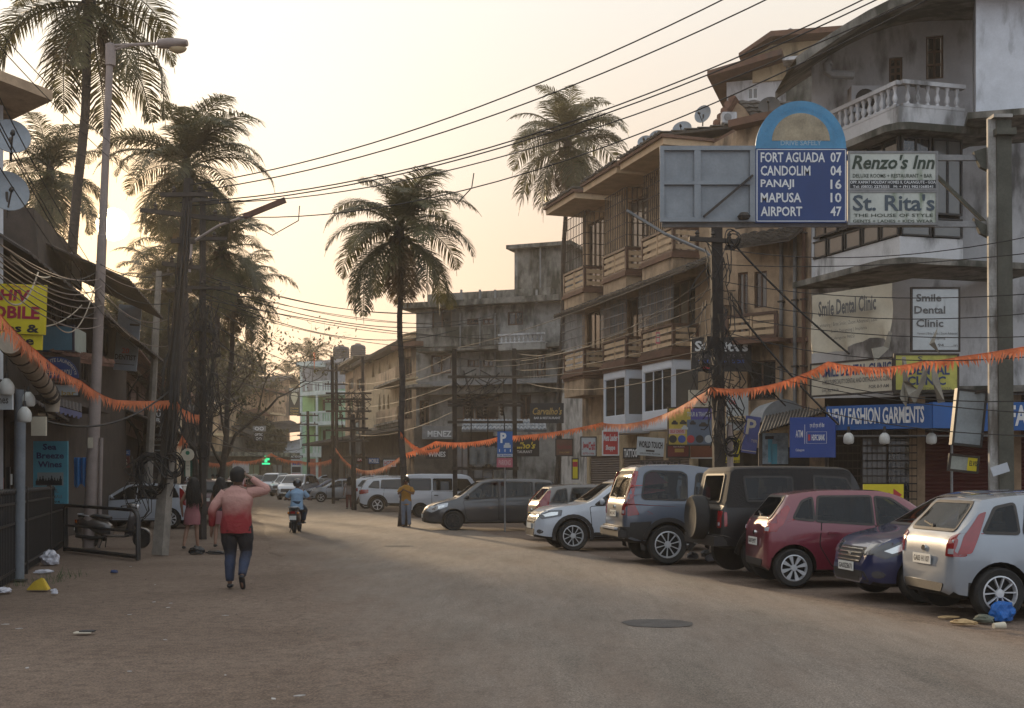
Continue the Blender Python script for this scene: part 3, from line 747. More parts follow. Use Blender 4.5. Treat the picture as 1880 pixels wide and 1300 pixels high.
for fr, Lf, k in ((FL_, FL_.L, 5), (FF, FF.L, 2)):
    for j in range(k):
        a, b_ = Lf * j / k + .03, Lf * (j + 1) / k - .03
        window(rb, fr, (a, b_, 7.0, 7.42), BLACKP, GLASSR if j != 1 or k > 2 else GLASSD, .0, .02, cols=1, fw=.035)
    obj('window_band', MB().fbox(fr, .01, Lf - .01, -.3, -.10, 6.98, 9.25), DARKW, rb)
    kk = max(2, int(Lf / .95))
    for j in range(kk): window(rb, fr, (Lf * j / kk + .03, Lf * (j + 1) / kk - .03, 7.5, 9.2), BLACKP, GLASSD if (j + k) % 3 else GLASSR, .0, .03, cols=2, fw=.045)
corner(rb, 9.22, 9.38, .42, MOSSP, 'balcony_slab', uF=2.1); corner(rb, 9.38, 9.84, .05, WHITEP, 'parapet', nin=.1)
balusters(rb, FL_, .08, FL_.L - .35, 9.84, 10.42, -.02, WHITEP); balusters(rb, FF, .08, FF.L - .02, 9.84, 10.42, -.02, WHITEP)
# overhanging roof with curved edge
m = MB(); rows = []
for i in range(13):
    f = i / 12; px = 1462 + (1990 - 1462) * f; py = 122 - 122 * math.sin(min(1, f * 1.75) * math.pi / 2) - 30 * f; yy = 27.6 - 2.3 * f
    a = at(px, py, yy); rows.append([a, a + Vector((0, 0, .22)), a + Vector((.6, 5, 1.0)), a + Vector((.6, 5, .8))])
m.grid(rows, closed=True); obj('roof', m, MOSSP, rb, smooth=30)
FW = fpx(1792, 26.6, 1990, 26.0); wm = MB(); wall(wm, FW, 0, FW.L, 9.5, 14.2, [], .3, 0); obj('wall', wm, WHITEW, rb); obj('wall', MB().fbox(Frame(tuple(FW.pt(0, 0, 0).xy), tuple(FM.pt(FM.hit(1785, 200)[0], 0, 0).xy)), 0.01, 2.3, -.2, 0, 9.5, 14.2), WHITEW, rb)
slabx(rb, FW, -.2, FW.L, -2, .35, 9.36, 9.5, MOSSP)
obj('ledge', MB().fbox(FM, FM.hit(1640, 600)[0], FM.L, 0, .5, 3.65, 3.8), MOSSP, rb)
# air conditioner and elbow pipe on the upper balcony
ac2 = thing('ac_unit', 'air conditioner with a round fan standing at the left end of the upper balcony', 'air conditioner', FL_.pt(FL_.L - .9, -.5, 9.9)); pa = FL_.pt(FL_.L - 1.2, -.35, 10.35)
obj('casing', MB().box(pa.x - .05, pa.x + .75, pa.y, pa.y + .35, pa.z, pa.z + .62), WHITEP, ac2); obj('fan_grille', MB().lathe((pa.x + .28, pa.y - .01, pa.z + .3), (0, -1, 0), [(.24, 0), (.24, .02), (.2, .03), (.03, .03)], 20), BLACKP, ac2)
obj('elbow_pipe', MB().tube([at(1567, 138, 28.5), at(1525, 136, 28.5), at(1519, 132, 28.5), at(1518, 118, 28.5), at(1524, 114, 28.5)], .10, 10), IRONW, rb)
# ground floor
for px in (1500, 1684, 1860): u = FM.hit(px, 850)[0]; obj('pillar', MB().fbox(FM, u - .18, u + .18, -.2, .0, 0, 3.6), TAN, rb)
shutter(rb, FM, (FM.hit(1694, 850)[0], FM.hit(1852, 850)[0], 0, 2.75), SHUTR, -.1); shutter(rb, FM, (FM.hit(1868, 850)[0], FM.hit(2060, 850)[0], 0, 2.75), SHUTR, -.1)
window(rb, FM, (FM.hit(1580, 850)[0], FM.hit(1680, 850)[0], 0.1, 2.7), IRON, GLASSD, 0, .1, cols=2)
bars(rb, FM, FM.hit(1530, 850)[0], FM.hit(1682, 850)[0], .05, 2.8, .25, IRON, step=.11, r=.006, rails=16, name='mesh_wire')
obj('canopy_frame', MB().tube([FM.pt(.6, 1.55, 2.62), FM.pt(8.5, 1.55, 2.56)], .025).tube([FM.pt(3.1, 1.55, 0), FM.pt(3.1, 1.55, 2.6)], .03).tube([FM.pt(5.6, 1.55, 0), FM.pt(5.6, 1.55, 2.6)], .03), IRONW, rb)
obj('canopy', MB().fbox(FM, .2, 8.6, 0, 1.6, 2.82, 2.88), CORR, rb)
for i, px in enumerate((1558, 1624, 1710)):
    p = at(px, 793, 27.0); b_ = thing('hanging_bulb', ('white bulb hanging at the left end under the blue shop fascia', 'white bulb hanging mid-way under the blue shop fascia', 'white bulb hanging under the corner of the blue shop fascia')[i], 'light bulb', p, 'white bulbs under the shop fascia')
    obj('socket', MB().lathe(p, (0, 0, -1), [(.03, -.12), (.035, .02)], 8), BLACKP, b_); obj('bulb', MB().lathe(p, (0, 0, -1), [(.04, .02), (.09, .06), (.115, .12), (.115, .22), (.09, .26), (.001, .28)], 14), LAMPW, b_, smooth=40)
# fascia and banners
FB = fpx(1517, 27.9, 1712, 26.6); FB2 = fpx(1712, 26.6, 1752, 26.8)
s = sign('shop_fascia', 'blue fascia with raised white letters NEW FASHION GARMENTS', FB, FB.rect(1517, 743, 1711, 788), 0, BLUES, [], .12, None, 'sign')
u0_, u1_, z0_, z1_ = FB.rect(1522, 748, 1698, 780)
for k in range(4): pass
tm = MB(); put_text(tm, 'NEW FASHION GARMENTS', FB, u0_, u1_, z0_ + .02, z1_, .06, .022, .0, .95)
obj('raised_letters', tm, WHITES, s); obj('fascia_return', MB().fbox(FB2, .01, FB2.L, -.12, 0, FB.rect(1517, 743, 1711, 788)[2], FB.rect(1600, 740, 1711, 786)[3]), BLUES, s)
s2 = sign('shop_fascia', 'end of a second blue fascia showing FA at the right edge of the photo', fpx(1752, 27.0, 1960, 26.0), fpx(1752, 27.0, 1960, 26.0).rect(1756, 738, 1950, 790), -.15, BLUES, [('N', .03, .2, .10, .8, WHITES, .03), ('FAS', .50, .1, .74, .85, WHITES, .03)], .12)
F1 = fpx(1491, 28.6, 1638, 26.9); r_ = F1.rect(1491, 532, 1638, 643)
b1 = thing('dental_banner', 'torn cream cloth banner reading Smile Dental Clinic under the projecting slab', 'banner', F1.pt(r_[0], 0, r_[2]), 'dental banners'); m = MB(); rows = []
for i in range(17):
    rows.append([F1.pt(r_[0] + (r_[1] - r_[0]) * i / 16, .05 * math.sin(i * .9 + j * .6) * (j < 7) + .10 * (1 - j / 9) ** 2 * math.sin(i * 1.7), r_[3] - (r_[3] - r_[2]) * (1 - j / 9) * (1 - .16 * (i / 16 > .45) * math.sin((i / 16 - .45) * 5) * (1 - j / 9)) + .02 * i / 16) for j in range(10)])
m.grid(rows); obj('cloth', m, CRM, b1, smooth=True)
tm = MB(); du = r_[1] - r_[0]; dz = r_[3] - r_[2]
put_text(tm, 'Smile Dental Clinic', F1, r_[0] + du * .14, r_[0] + du * .86, r_[3] - dz * .40, r_[3] - dz * .14, .16, .03); put_text(tm, 'Tooth whitening | Brite Smile | Zoom Advanced | Laser', F1, r_[0] + du * .05, r_[0] + du * .88, r_[3] - dz * .60, r_[3] - dz * .52, .16, .0)
put_text(tm, 'Smile Designing | Implants', F1, r_[0] + du * .3, r_[0] + du * .75, r_[3] - dz * .71, r_[3] - dz * .64, .16); put_text(tm, 'Calangute 9822', F1, r_[0] + du * .3, r_[0] + du * .6, r_[3] - dz * .82, r_[3] - dz * .76, .16)
obj('lettering', tm, flat('grey_print', (.10, .10, .10), .7), b1)
F2 = fpx(1660, 26.9, 1762, 26.9); r_ = F2.rect(1673, 528, 1762, 645)
GP = flat('grey_print', (.10, .10, .10), .7)
sign('dental_banner', 'pale grey square banner reading Smile Dental Clinic in three lines', F2, r_, 0, GRYB, [('Smile', .10, .10, .62, .22, GP, .025), ('Dental', .06, .29, .70, .41, GP, .025), ('Clinic', .10, .50, .66, .62, GP, .025), ('Veneers | Brite Smile | Zoom Advanced', .12, .70, .95, .75, GP, 0), ('Designing', .4, .78, .7, .82, GP, 0), ('94.......in', .55, .88, .95, .93, GP, 0)], .05, IRON, 'banner', 'dental banners')
F3 = fpx(1488, 28.5, 1650, 26.7); r_ = F3.rect(1488, 662, 1640, 724)
sign('dental_sign', 'cream signboard SMILE DENTAL CLINIC with a small emblem, behind the orange bunting', F3, r_, 0, CRM, [('SMILE DENTAL CLINIC', .15, .12, .98, .44, flat('navy_lettering', (.02, .04, .12), .6), .03), ('A MULTI-SPECIALITY DENTAL AND ORTHODONTIC CLINIC', .15, .52, .98, .66, GP, .01), ('DR. ALTINA', .15, .80, .36, .88, GP, .01), ('FOR 8-9 AM', .72, .76, .95, .86, GP, .01), ('#', .03, .14, .12, .50, flat('emblem_grey', (.22, .19, .13), .7))], .05, IRON, 'sign', 'dental signs')
F4 = fpx(1650, 26.7, 1762, 26.7); r_ = F4.rect(1642, 650, 1760, 718)
sign('dental_sign', 'yellow signboard reading S DENTAL CLINIC behind torn cloth strips', F4, r_, 0, mat('olive_yellow_sign', (.42, .40, .09), .7, grime=.3, bump=0), [('S', .36, .06, .44, .20, GP, .02), ('DENTAL', .22, .30, .86, .56, flat('navy_lettering', (.02, .04, .12), .6), .035), ('CLINIC', .20, .60, .80, .84, flat('navy_lettering', (.02, .04, .12), .6), .035), ('A MULTI-SPECIALITY DENTAL', .2, .9, .9, .96, GP, 0)], .05, IRON, 'sign', 'dental signs')
t = thing('torn_cloth', 'torn strips of grey banner cloth dangling between the dental signs', 'cloth', at(1700, 650, 26.4)); r0 = random.Random(4)
for i, pts in enumerate([[(1708, 660), (1712, 700), (1722, 740), (1735, 738), (1726, 705), (1716, 662)], [(1656, 655), (1658, 700), (1652, 730), (1664, 748), (1668, 725), (1680, 742), (1700, 700), (1706, 660), (1700, 662), (1684, 715), (1668, 700), (1663, 655)], [(1600, 640), (1606, 665), (1618, 652), (1632, 640), (1638, 610), (1632, 608), (1622, 636)], [(1706, 632), (1726, 650), (1716, 628), (1722, 600)]]):
    obj('strip', MB().poly([at(x, y, 26.2 + .1 * math.sin(x * .3)) for x, y in pts], .012, (0, 1, 0)), mat('torn_grey_cloth', (.24, .22, .18), .9, grime=.3), t)
# things between the two blocks
aw = thing('corrugated_awning', 'dark sagging corrugated awning between the tan block and the blue bank sign', 'awning', at(1450, 780, 29)); m = MB(); rows = []
for i in range(41):
    f = i / 40; a = at(1392 + 128 * f, 797 - 42 * f, 28.4); b_ = at(1404 + 120 * f, 765 - 24 * f, 31); rows.append([a + Vector((0, 0, .04 * (i % 2))), b_ + Vector((0, 0, .04 * (i % 2)))])
m.grid(rows); rows = [[Vector(p) + Vector((0, 0, -.035)) for p in r_] for r_ in rows]; m.grid(rows); obj('sheet', m, CORR, aw)
obj('post', MB().tube([at(1396, 795, 28.6), on(1396, 28.6)], .05).tube([at(1518, 760, 28.6), on(1518, 28.6)], .05), IRON, aw)
arc = thing('arched_sheet', 'pale semicircular sheet roof behind the dark awning', 'roof', at(1440, 760, 33)); m = MB(); y = 33
m.poly([at(1398, 775, y)] + [at(1440 - 42 * math.cos(a), 775 - 42 * math.sin(a), y) for a in [math.pi * k / 14 for k in range(15)]], 2.0, (0, 1, 0)); obj('sheet', m, SILV, arc)
y = 27.9; FX = fpx(1450, y, 1535, y - .3)
hd_ = sign('bank_sign', 'blue bank ATM sign with white lettering below the dark awning', FX, FX.rect(1450, 766, 1534, 840), 0, flat('royal_blue_sign', (.006, .045, .24), .5),
     [('ATM', .13, .32, .29, .50, WHITES, .01), ('#', .325, .18, .335, .66, WHITES), ('एच डी एफ सी बैंक', .44, .14, .76, .28, WHITES, .005), ('#', .37, .36, .81, .365, WHITES), ('#', .37, .65, .81, .655, WHITES), ('#', .37, .36, .378, .655, WHITES), ('#', .802, .36, .81, .655, WHITES), ('#', .40, .43, .45, .58, REDS), ('HDFC BANK', .48, .43, .77, .58, WHITES, .03), ('Calangute', .13, .78, .32, .86, WHITES, 0)], .15)
mu = sign('painted_board', 'pale blue painted board with a dark figure, left of the blue bank sign', fpx(1392, 29.5, 1448, 29.5), fpx(1392, 29.5, 1448, 29.5).rect(1394, 795, 1447, 852), 0, mat('mural_blue', (.22, .28, .32), .8, var=.4, scale=6, bump=0), [('#', .30, .2, .45, .95, TEALS), ('#', .42, .35, .62, 1, TEALS), ('#', .2, .1, .5, .2, INK)], .06)
sg = sign('arrow_sign', 'yellow sign with a red arrow and the digits 52365 behind the black jeep', fpx(1600, 24.5, 1665, 24.5), fpx(1600, 24.5, 1665, 24.5).rect(1585, 889, 1659, 926), 0, YELS, [('52365', .30, .42, .66, .66, REDT, .03)], .03)
FQ = fpx(1600, 24.5, 1665, 24.5); a = FQ.rect(1640, 897, 1656, 920); obj('arrow', MB().add([FQ.pt(a[0], .008, a[2]), FQ.pt(a[1], .008, (a[2] + a[3]) / 2), FQ.pt(a[0], .008, a[3])], [(0, 1, 2)]), REDS, sg)
obj('post', MB().tube([FQ.pt(.1, -.05, .0), FQ.pt(.1, -.05, 1.5)], .03), IRON, sg)
# ------------------------------------------------------------------ middle distance, right side
def block(name, label, fr, h, wallm, rects=(), roofh=.25, ovh=.4, depth=7, roofm=None, z0=0., winm=None, glass=None, wcols=2, group=None, n=0):
    """building with a front wall of real openings; rects are photo rectangles of windows"""
    t = thing(name, label, 'building', fr.pt(fr.L / 2, -1, 0), group); hs = [fr.rect(*r_, n) for r_ in rects]
    g = gz(fr.pt(0, 0, 0).y); m = MB(); wall(m, fr, 0, fr.L, g - .3, h, hs, .25, n); obj('wall', m, wallm, t)
    obj('side_wall', MB().fbox(fr, .004, .25, -depth, n - .25, g - .3, h - .01), wallm, t); obj('side_wall', MB().fbox(fr, fr.L - .25, fr.L - .004, -depth, n - .25, g - .3, h - .01), wallm, t)
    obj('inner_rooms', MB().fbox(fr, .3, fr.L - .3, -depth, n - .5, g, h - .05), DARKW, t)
    for r_ in hs: window(t, fr, r_, winm or WOODW, glass or GLASSD, n, .12, cols=wcols, fw=.07)
    if roofh: obj('roof_slab', MB().fbox(fr, -ovh, fr.L + ovh, -depth, n + ovh, h, h + roofh), roofm or MOSSP, t)
    return t
def fslab(t, fr, x0, x1, y0, y1, n0, n1, m_, name='ledge'):
    a, b_, c, d = fr.rect(x0, y0, x1, y1, n1); return obj(name, MB().fbox(fr, a, b_, n0, n1, c, d), m_, t)
def pxpipe(t, fr, px, y0, y1, n, r_, m_, name='drain_pipe'):
    u = fr.hit(px, y0, n)[0]; obj(name, MB().tube([fr.pt(u, n, fr.hit(px, y0, n)[1]), fr.pt(u, n, fr.hit(px, y1, n)[1])], r_, 6), m_, t)
# grey flats straight ahead
FGY = fpx(764, 66, 1030, 63)
gy = block('grey_flats', 'stained grey three storey flats with a balustrade balcony, behind the transformer poles', FGY, FGY.hit(890, 562)[1], GREYP,
    [(793, 566, 829, 606), (857, 585, 878, 596), (886, 585, 906, 596), (932, 572, 960, 597), (791, 652, 828, 686), (858, 660, 880, 674), (886, 660, 906, 674), (830, 728, 870, 770), (872, 728, 915, 770), (770, 735, 788, 780), (955, 725, 975, 770), (985, 650, 1002, 690)], roofh=.3, ovh=.7, depth=9)
fslab(gy, FGY, 785, 1010, 534, 557, -3, -.6, MOSSP, 'parapet'); 
for px in (847, 881, 909, 985): pxpipe(gy, FGY, px, 532, 558, .3, .07, IRONW, 'standpipe')
for px in (845, 881, 909): pxpipe(gy, FGY, px, 575, 690, .12, .05, IRONW)
fslab(gy, FGY, 764, 915, 600, 635, .0, .12, MOSSP, 'stained_band'); fslab(gy, FGY, 764, 1030, 634, 641, .0, 1.1, MOSSP, 'balcony_slab'); fslab(gy, FGY, 915, 1000, 629, 642, 0, 1.3, GREYP, 'balcony_slab'); fslab(gy, FGY, 764, 1030, 697, 706, 0, 1.3, IRONW, 'canopy_slab'); fslab(gy, FGY, 764, 1030, 706, 722, 0, .9, MOSSP, 'canopy_band')
a, b_, c, d = FGY.rect(917, 612, 998, 630, 1.2); balusters(gy, FGY, a, b_, c, d, 1.2, WHITEP, step=.24); a, b_, c, d = FGY.rect(728, 612, 763, 630, 0)
a, b_, c, d = FGY.rect(950, 660, 1000, 697, 1.0); bars(gy, FGY, a, b_, c, d, 1.0, IRON, step=.16, r=.012, rails=3)
tower = thing('water_tower', 'tall mossy grey stair tower rising above the grey flats', 'tower', FGY.pt(FGY.hit(985, 560)[0], -2, 8)); a, b_, c, d = FGY.rect(950, 455, 1040, 560, -1.5)
obj('wall', MB().fbox(FGY, a, b_, -5, -1.5, c - 1, d), MOSSP, tower); obj('side_face', MB().fbox(FGY, a - .18, a - .001, -5, -1.52, c - 1, d), GREYP, tower); obj('roof_slab', MB().fbox(FGY, a - .5, b_ + .4, -5.3, -1.1, d, d + .2), MOSSP, tower); pxpipe(tower, FGY, 992, 452, 530, -1.35, .05, IRONW)
# its ground floor with the shop names
FMz = fpx(770, 58, 905, 58)
sh = thing('corner_shop', 'low shop with a grey fascia reading MENEZ below the grey flats', 'shop', FMz.pt(2, -1, 0)); a, b_, c, d = FMz.rect(775, 782, 832, 806)
obj('fascia', MB().fbox(FMz, a, b_, -.3, 0, c, d), IRONW, sh); x = FMz.rect(785, 791, 829, 802); obj('lettering', put_text(MB(), 'MENEZ', FMz, x[0], x[1], x[2], x[3], .02, .03), WHITES, sh)['kind'] = 'stuff'
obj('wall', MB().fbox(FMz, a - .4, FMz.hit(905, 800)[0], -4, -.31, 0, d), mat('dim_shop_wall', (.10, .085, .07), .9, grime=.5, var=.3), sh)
tile_rows(sh, FMz, FMz.hit(850, 790)[0], FMz.L + 2.5, FMz.hit(900, 770)[1], -.6, FMz.hit(900, 792)[1], 1.6, SILV, rows=3, cols=22)
for r_ in ((836, 812, 860, 880), (868, 812, 905, 880)): window(sh, FMz, FMz.rect(*r_), IRON, GLASSD, -.2, .06)
obj('shelf', MB().fbox(FMz, a, FMz.L, -.3, .1, 1.2, 1.3), IRON, sh)
# tan block with pointed arches
FA_ = fpx(765, 74, 672, 90); za = FA_.hit(720, 648)[1]
ar = thing('arched_block', 'tan weathered block with pointed gothic arches and dark balcony boxes', 'building', FA_.pt(5, -1, 0)); m = MB(); hs = []
def arches(px_list, y0, y1, w):
    out = []
    for px in px_list: a, b_, c, d = FA_.rect(px - w, y0, px + w, y1); out.append((a, b_, c, d))
    return out
h1 = arches((685, 697, 716, 735), 662, 692, 2.6); h2 = arches((697, 705, 713), 722, 752, 2.4); h3 = arches((702, 717), 795, 835, 5)
wall(m, FA_, 0, FA_.L, 0, za, h1 + h2 + h3, .3, 0); obj('wall', m, CREAM, ar); obj('inner_rooms', MB().fbox(FA_, .3, FA_.L - .2, -7, -.45, 0, za), DARKW, ar)
for (a, b_, c, d) in h1 + h2 + h3:
    k = 8; pts = [FA_.pt(a - .05, .02, d - (b_ - a) * .1), FA_.pt(a - .05, .02, d - (b_ - a) * 1.1)]; mid = (a + b_) / 2; hh = (b_ - a)
    for s_, e_ in ((a, mid), (b_, mid)):
        obj('arch_head', MB().poly([FA_.pt(e_, .004, d + .02), FA_.pt(s_, .004, d + .02), FA_.pt(s_, .004, d - hh * 1.3), FA_.pt(s_ + (e_ - s_) * .25, .004, d - hh * .8), FA_.pt(s_ + (e_ - s_) * .6, .004, d - hh * .3)], .1, -FA_.n), CREAM, ar)
for (x0, x1, y0, y1, mm_) in ((690, 726, 681, 702, BROWNP), (690, 728, 752, 775, BROWNP)):
    fslab(ar, FA_, x0, x1, y0, y1, 0, 1.0, TAN, 'balcony_box'); fslab(ar, FA_, x0 - 4, x1 + 4, y1, y1 + 4, 0, 1.3, MOSSP, 'balcony_slab')
fslab(ar, FA_, 672, 764, 778, 784, 0, 1.2, MOSSP, 'ledge'); fslab(ar, FA_, 672, 764, 838, 844, 0, 2.0, CORR, 'awning')
roof_plane(ar, FA_.pt(-.5, 1.0, za), FA_.pt(FA_.L + .6, 1.0, za), FA_.pt(FA_.L + .4, -4, za + 1.6), FA_.pt(.5, -4, za + 1.6), TILE, rows=7, cols=40)
FA2 = fpx(672, 90, 634, 100); t = block('tan_block', 'narrow tan block between the arched block and the mint green building', FA2, FA2.hit(650, 678)[1], TAN, [(640, 695, 648, 715), (655, 695, 664, 715), (640, 735, 648, 760), (655, 735, 664, 760), (641, 775, 660, 800)], depth=6)
roof_plane(t, FA2.pt(-.5, 1.0, FA2.hit(650, 677)[1] + .3), FA2.pt(FA2.L + 1.5, 1.0, FA2.hit(650, 677)[1] + .3), FA2.pt(FA2.L, -4, FA2.hit(650, 655)[1]), FA2.pt(0, -4, FA2.hit(650, 655)[1]), TILE, rows=5, cols=16)
# balcony end seen between palm trunk and grey flats
FE2 = fpx(735, 68, 768, 66); t = block('side_flats', 'tan side wing with balustrade balconies between the thin palm trunk and the grey flats', FE2, FE2.hit(750, 640)[1], TAN, [(742, 655, 756, 690), (742, 712, 756, 770)], depth=5, roofm=BROWNP)
a, b_, c, d = FE2.rect(738, 694, 764, 707, .8); balusters(t, FE2, a, b_, c, d, .8, CREAM, step=.2); fslab(t, FE2, 736, 766, 707, 712, 0, 1.0, MOSSP); a, b_, c, d = FE2.rect(738, 612, 764, 630, .0); balusters(t, FE2, a, b_, FE2.hit(750, 634)[1] + .3, FE2.hit(750, 612)[1], .0, CREAM, step=.2)
# mint green building
MINT = mat('mint_green_paint', (.30, .50, .36), .85, grime=.25, var=.08); MINTL = mat('bright_lime_paint', (.30, .48, .22), .85, grime=.2, var=.08); MINTW = mat('pale_mint_trim', (.50, .58, .56), .8, grime=.3); UNP = mat('unpainted_grey_render', (.24, .25, .27), .9, grime=.4, var=.2)
FMG = fpx(552, 112, 640, 108); zt = FMG.hit(600, 668)[1]
mg = block('mint_building', 'narrow mint green building with white balconies and two black roof tanks', FMG, zt, MINT, [(589, 734, 597, 756), (592, 790, 598, 815), (598, 687, 602, 700), (608, 742, 622, 756), (606, 800, 618, 816)], depth=8, roofh=.3, ovh=.3, roofm=UNP, glass=GLASSR, wcols=3)
fslab(mg, FMG, 553, 640, 668, 716, 0, .10, UNP, 'grey_upper_storey'); 
for (y0, y1) in ((703, 718), (758, 774), (818, 832)):
    fslab(mg, FMG, 552, 612, y1, y1 + 7, 0, 1.9, MINTW, 'balcony_slab'); fslab(mg, FMG, 552, 612, y0 - 3, y0, 1.75, 1.9, MINTW, 'balcony_rail')
    for px in (553, 562, 576, 590, 610): pxpipe(mg, FMG, px, y0 - 2, y1, 1.8, .10, MINTW, 'balcony_post')
    a, b_, c, d = FMG.rect(578, y0, 609, y1, 1.82); bars(mg, FMG, a, b_, c, d, 1.82, MINTW, step=.28, r=.03, name='rail_bar')
fslab(mg, FMG, 553, 577, 725, 757, 0, 1.0, MINTL, 'lime_bay'); fslab(mg, FMG, 561, 577, 780, 815, 0, .8, MINTL, 'lime_bay'); fslab(mg, FMG, 545, 566, 664, 672, 0, 2.2, MINTW, 'roof_lip'); pxpipe(mg, FMG, 553, 672, 880, 1.85, .12, MINTW, 'corner_column'); pxpipe(mg, FMG, 582, 718, 880, 1.85, .12, MINTW, 'corner_column')
fslab(mg, FMG, 568, 592, 842, 880, 0, .3, mat('salmon_shopfront', (.40, .14, .10), .8, grime=.3), 'salmon_wall')
for i, px in enumerate((608, 639)):
    p = FMG.pt(FMG.hit(px, 668)[0], -1.2, zt + .3); r_ = .78 if i == 0 else .7; tk = thing('water_tank', ('left black ribbed water tank on the mint building roof', 'right black water tank with a blue pipe on the mint building roof')[i], 'water tank', p, 'rooftop water tanks')
    pr = [(r_ * .96, 0)]
    for k in range(6): pr += [(r_, .06 + k * .19), (r_ * .95, .16 + k * .19)]
    obj('tank', MB().lathe(p, (0, 0, 1), pr + [(r_ * .9, 1.22), (.25, 1.36), (.25, 1.42), (.001, 1.42)], 18), mat('black_tank_plastic', (.03, .033, .04), .6), tk, smooth=30)
# houses closing the street
def gable_house(label, x0, y0, x1, y1, eave, ridge_px, ridge, wallm, rects, extra=None, depth=9, roofm=None):
    fr = fpx(x0, y0, x1, y1); ze0 = fr.hit(x0, eave[0])[1]; ze1 = fr.hit(x1, eave[1])[1]; ur, zr = fr.hit(ridge_px, ridge); t = thing('gabled_house', label, 'house', fr.pt(fr.L / 2, -1, 0), 'old tan houses at the end of the street')
    g = .2; hs = [fr.rect(*r_) for r_ in rects]; zl = min(ze0, ze1) - .05; ua, ub = (0, fr.L) if fr.hit(x0, 700)[0] < fr.hit(x1, 700)[0] else (0, fr.L)
    m = MB(); wall(m, fr, 0, fr.L, g, zl, hs, .3, 0); obj('wall', m, wallm, t); obj('inner_rooms', MB().fbox(fr, .2, fr.L - .2, -depth, -.5, g, zl), DARKW, t)
    obj('gable', MB().poly([fr.pt(0, 0, zl), fr.pt(fr.L, 0, zl), fr.pt(fr.L, 0, ze1), fr.pt(ur, 0, zr), fr.pt(0, 0, ze0)], .3, -fr.n), wallm, t)
    for r_ in hs: window(t, fr, r_, WOODW, GLASSD, 0, .1, cols=3, fw=.1)
    roof_plane(t, fr.pt(-1.2, .8, ze0 - .5), fr.pt(-1.2, -depth, ze0 - .5), fr.pt(ur, -depth, zr + .1), fr.pt(ur, .8, zr + .1), roofm or TILER, rows=10, cols=14)
    roof_plane(t, fr.pt(fr.L + .6, .8, ze1 - .2), fr.pt(fr.L + .6, -depth, ze1 - .2), fr.pt(ur, -depth, zr + .1), fr.pt(ur, .8, zr + .1), roofm or TILER, rows=10, cols=14)
    return t, fr
t, fr = gable_house('long tan gabled house with barred upper window behind the bare branches', 372, 118, 532, 138, (748, 700), 528, 692, TAN, [(401, 757, 418, 792), (436, 830, 444, 845), (508, 731, 520, 747)], roofm=TILE)
fslab(t, fr, 380, 425, 795, 800, 0, 1.5, CREAM); fslab(t, fr, 395, 420, 752, 756, 0, .6, CREAM); a, b_, c, d = fr.rect(498, 747, 522, 759, 1.2); balusters(t, fr, a, b_, c, d, 1.2, TAN, step=.4); fslab(t, fr, 496, 524, 759, 762, 0, 1.4, CREAM); fslab(t, fr, 488, 535, 716, 720, 0, 2.0, TILER, 'small_awning')
roof_plane(t, fr.pt(fr.hit(425, 805)[0], 2.2, fr.hit(425, 800)[1]), fr.pt(fr.hit(535, 800)[0], 2.2, fr.hit(535, 790)[1]), fr.pt(fr.hit(535, 800)[0], 0, fr.hit(535, 772)[1]), fr.pt(fr.hit(425, 805)[0], 0, fr.hit(425, 782)[1]), TILE, rows=4, cols=26)
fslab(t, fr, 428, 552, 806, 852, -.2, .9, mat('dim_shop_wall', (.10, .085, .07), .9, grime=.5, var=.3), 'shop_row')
roof_plane(t, fr.pt(fr.hit(470, 835)[0], 3.5, fr.hit(470, 838)[1]), fr.pt(fr.hit(552, 835)[0], 3.5, fr.hit(552, 820)[1]), fr.pt(fr.hit(552, 835)[0], .9, fr.hit(552, 803)[1]), fr.pt(fr.hit(470, 835)[0], .9, fr.hit(470, 822)[1]), SILV, rows=3, cols=20)
t, fr = gable_house('hazy tan house partly hidden by the electricity poles at the left end of the street', 300, 125, 372, 122, (745, 752), 330, 725, CREAM, [(345, 760, 360, 790), (320, 765, 332, 790)], roofm=TILER)
block('low_shop_row', 'low dark row of shops closing the end of the street behind the parked cars', fpx(340, 112, 560, 122), fpx(340, 112, 560, 122).hit(450, 838)[1], mat('brown_shop_front', (.15, .11, .085), .9, grime=.5, var=.35), [(352, 850, 372, 880), (380, 850, 400, 880), (410, 850, 430, 880), (455, 852, 478, 880), (500, 852, 520, 880)], roofh=.4, ovh=1.0, depth=4, glass=GLASSR)
block('dark_shop_row', 'row of dark shopfronts under awnings behind the transformer, right of the mint building', fpx(765, 71, 590, 102), 4.4, mat('dim_shop_wall', (.10, .085, .07), .9, grime=.5, var=.3), [(745, 845, 730, 885), (715, 845, 700, 885), (688, 850, 675, 885), (664, 850, 650, 885), (640, 852, 630, 885)], roofh=.2, ovh=1.4, depth=3, roofm=CORR)
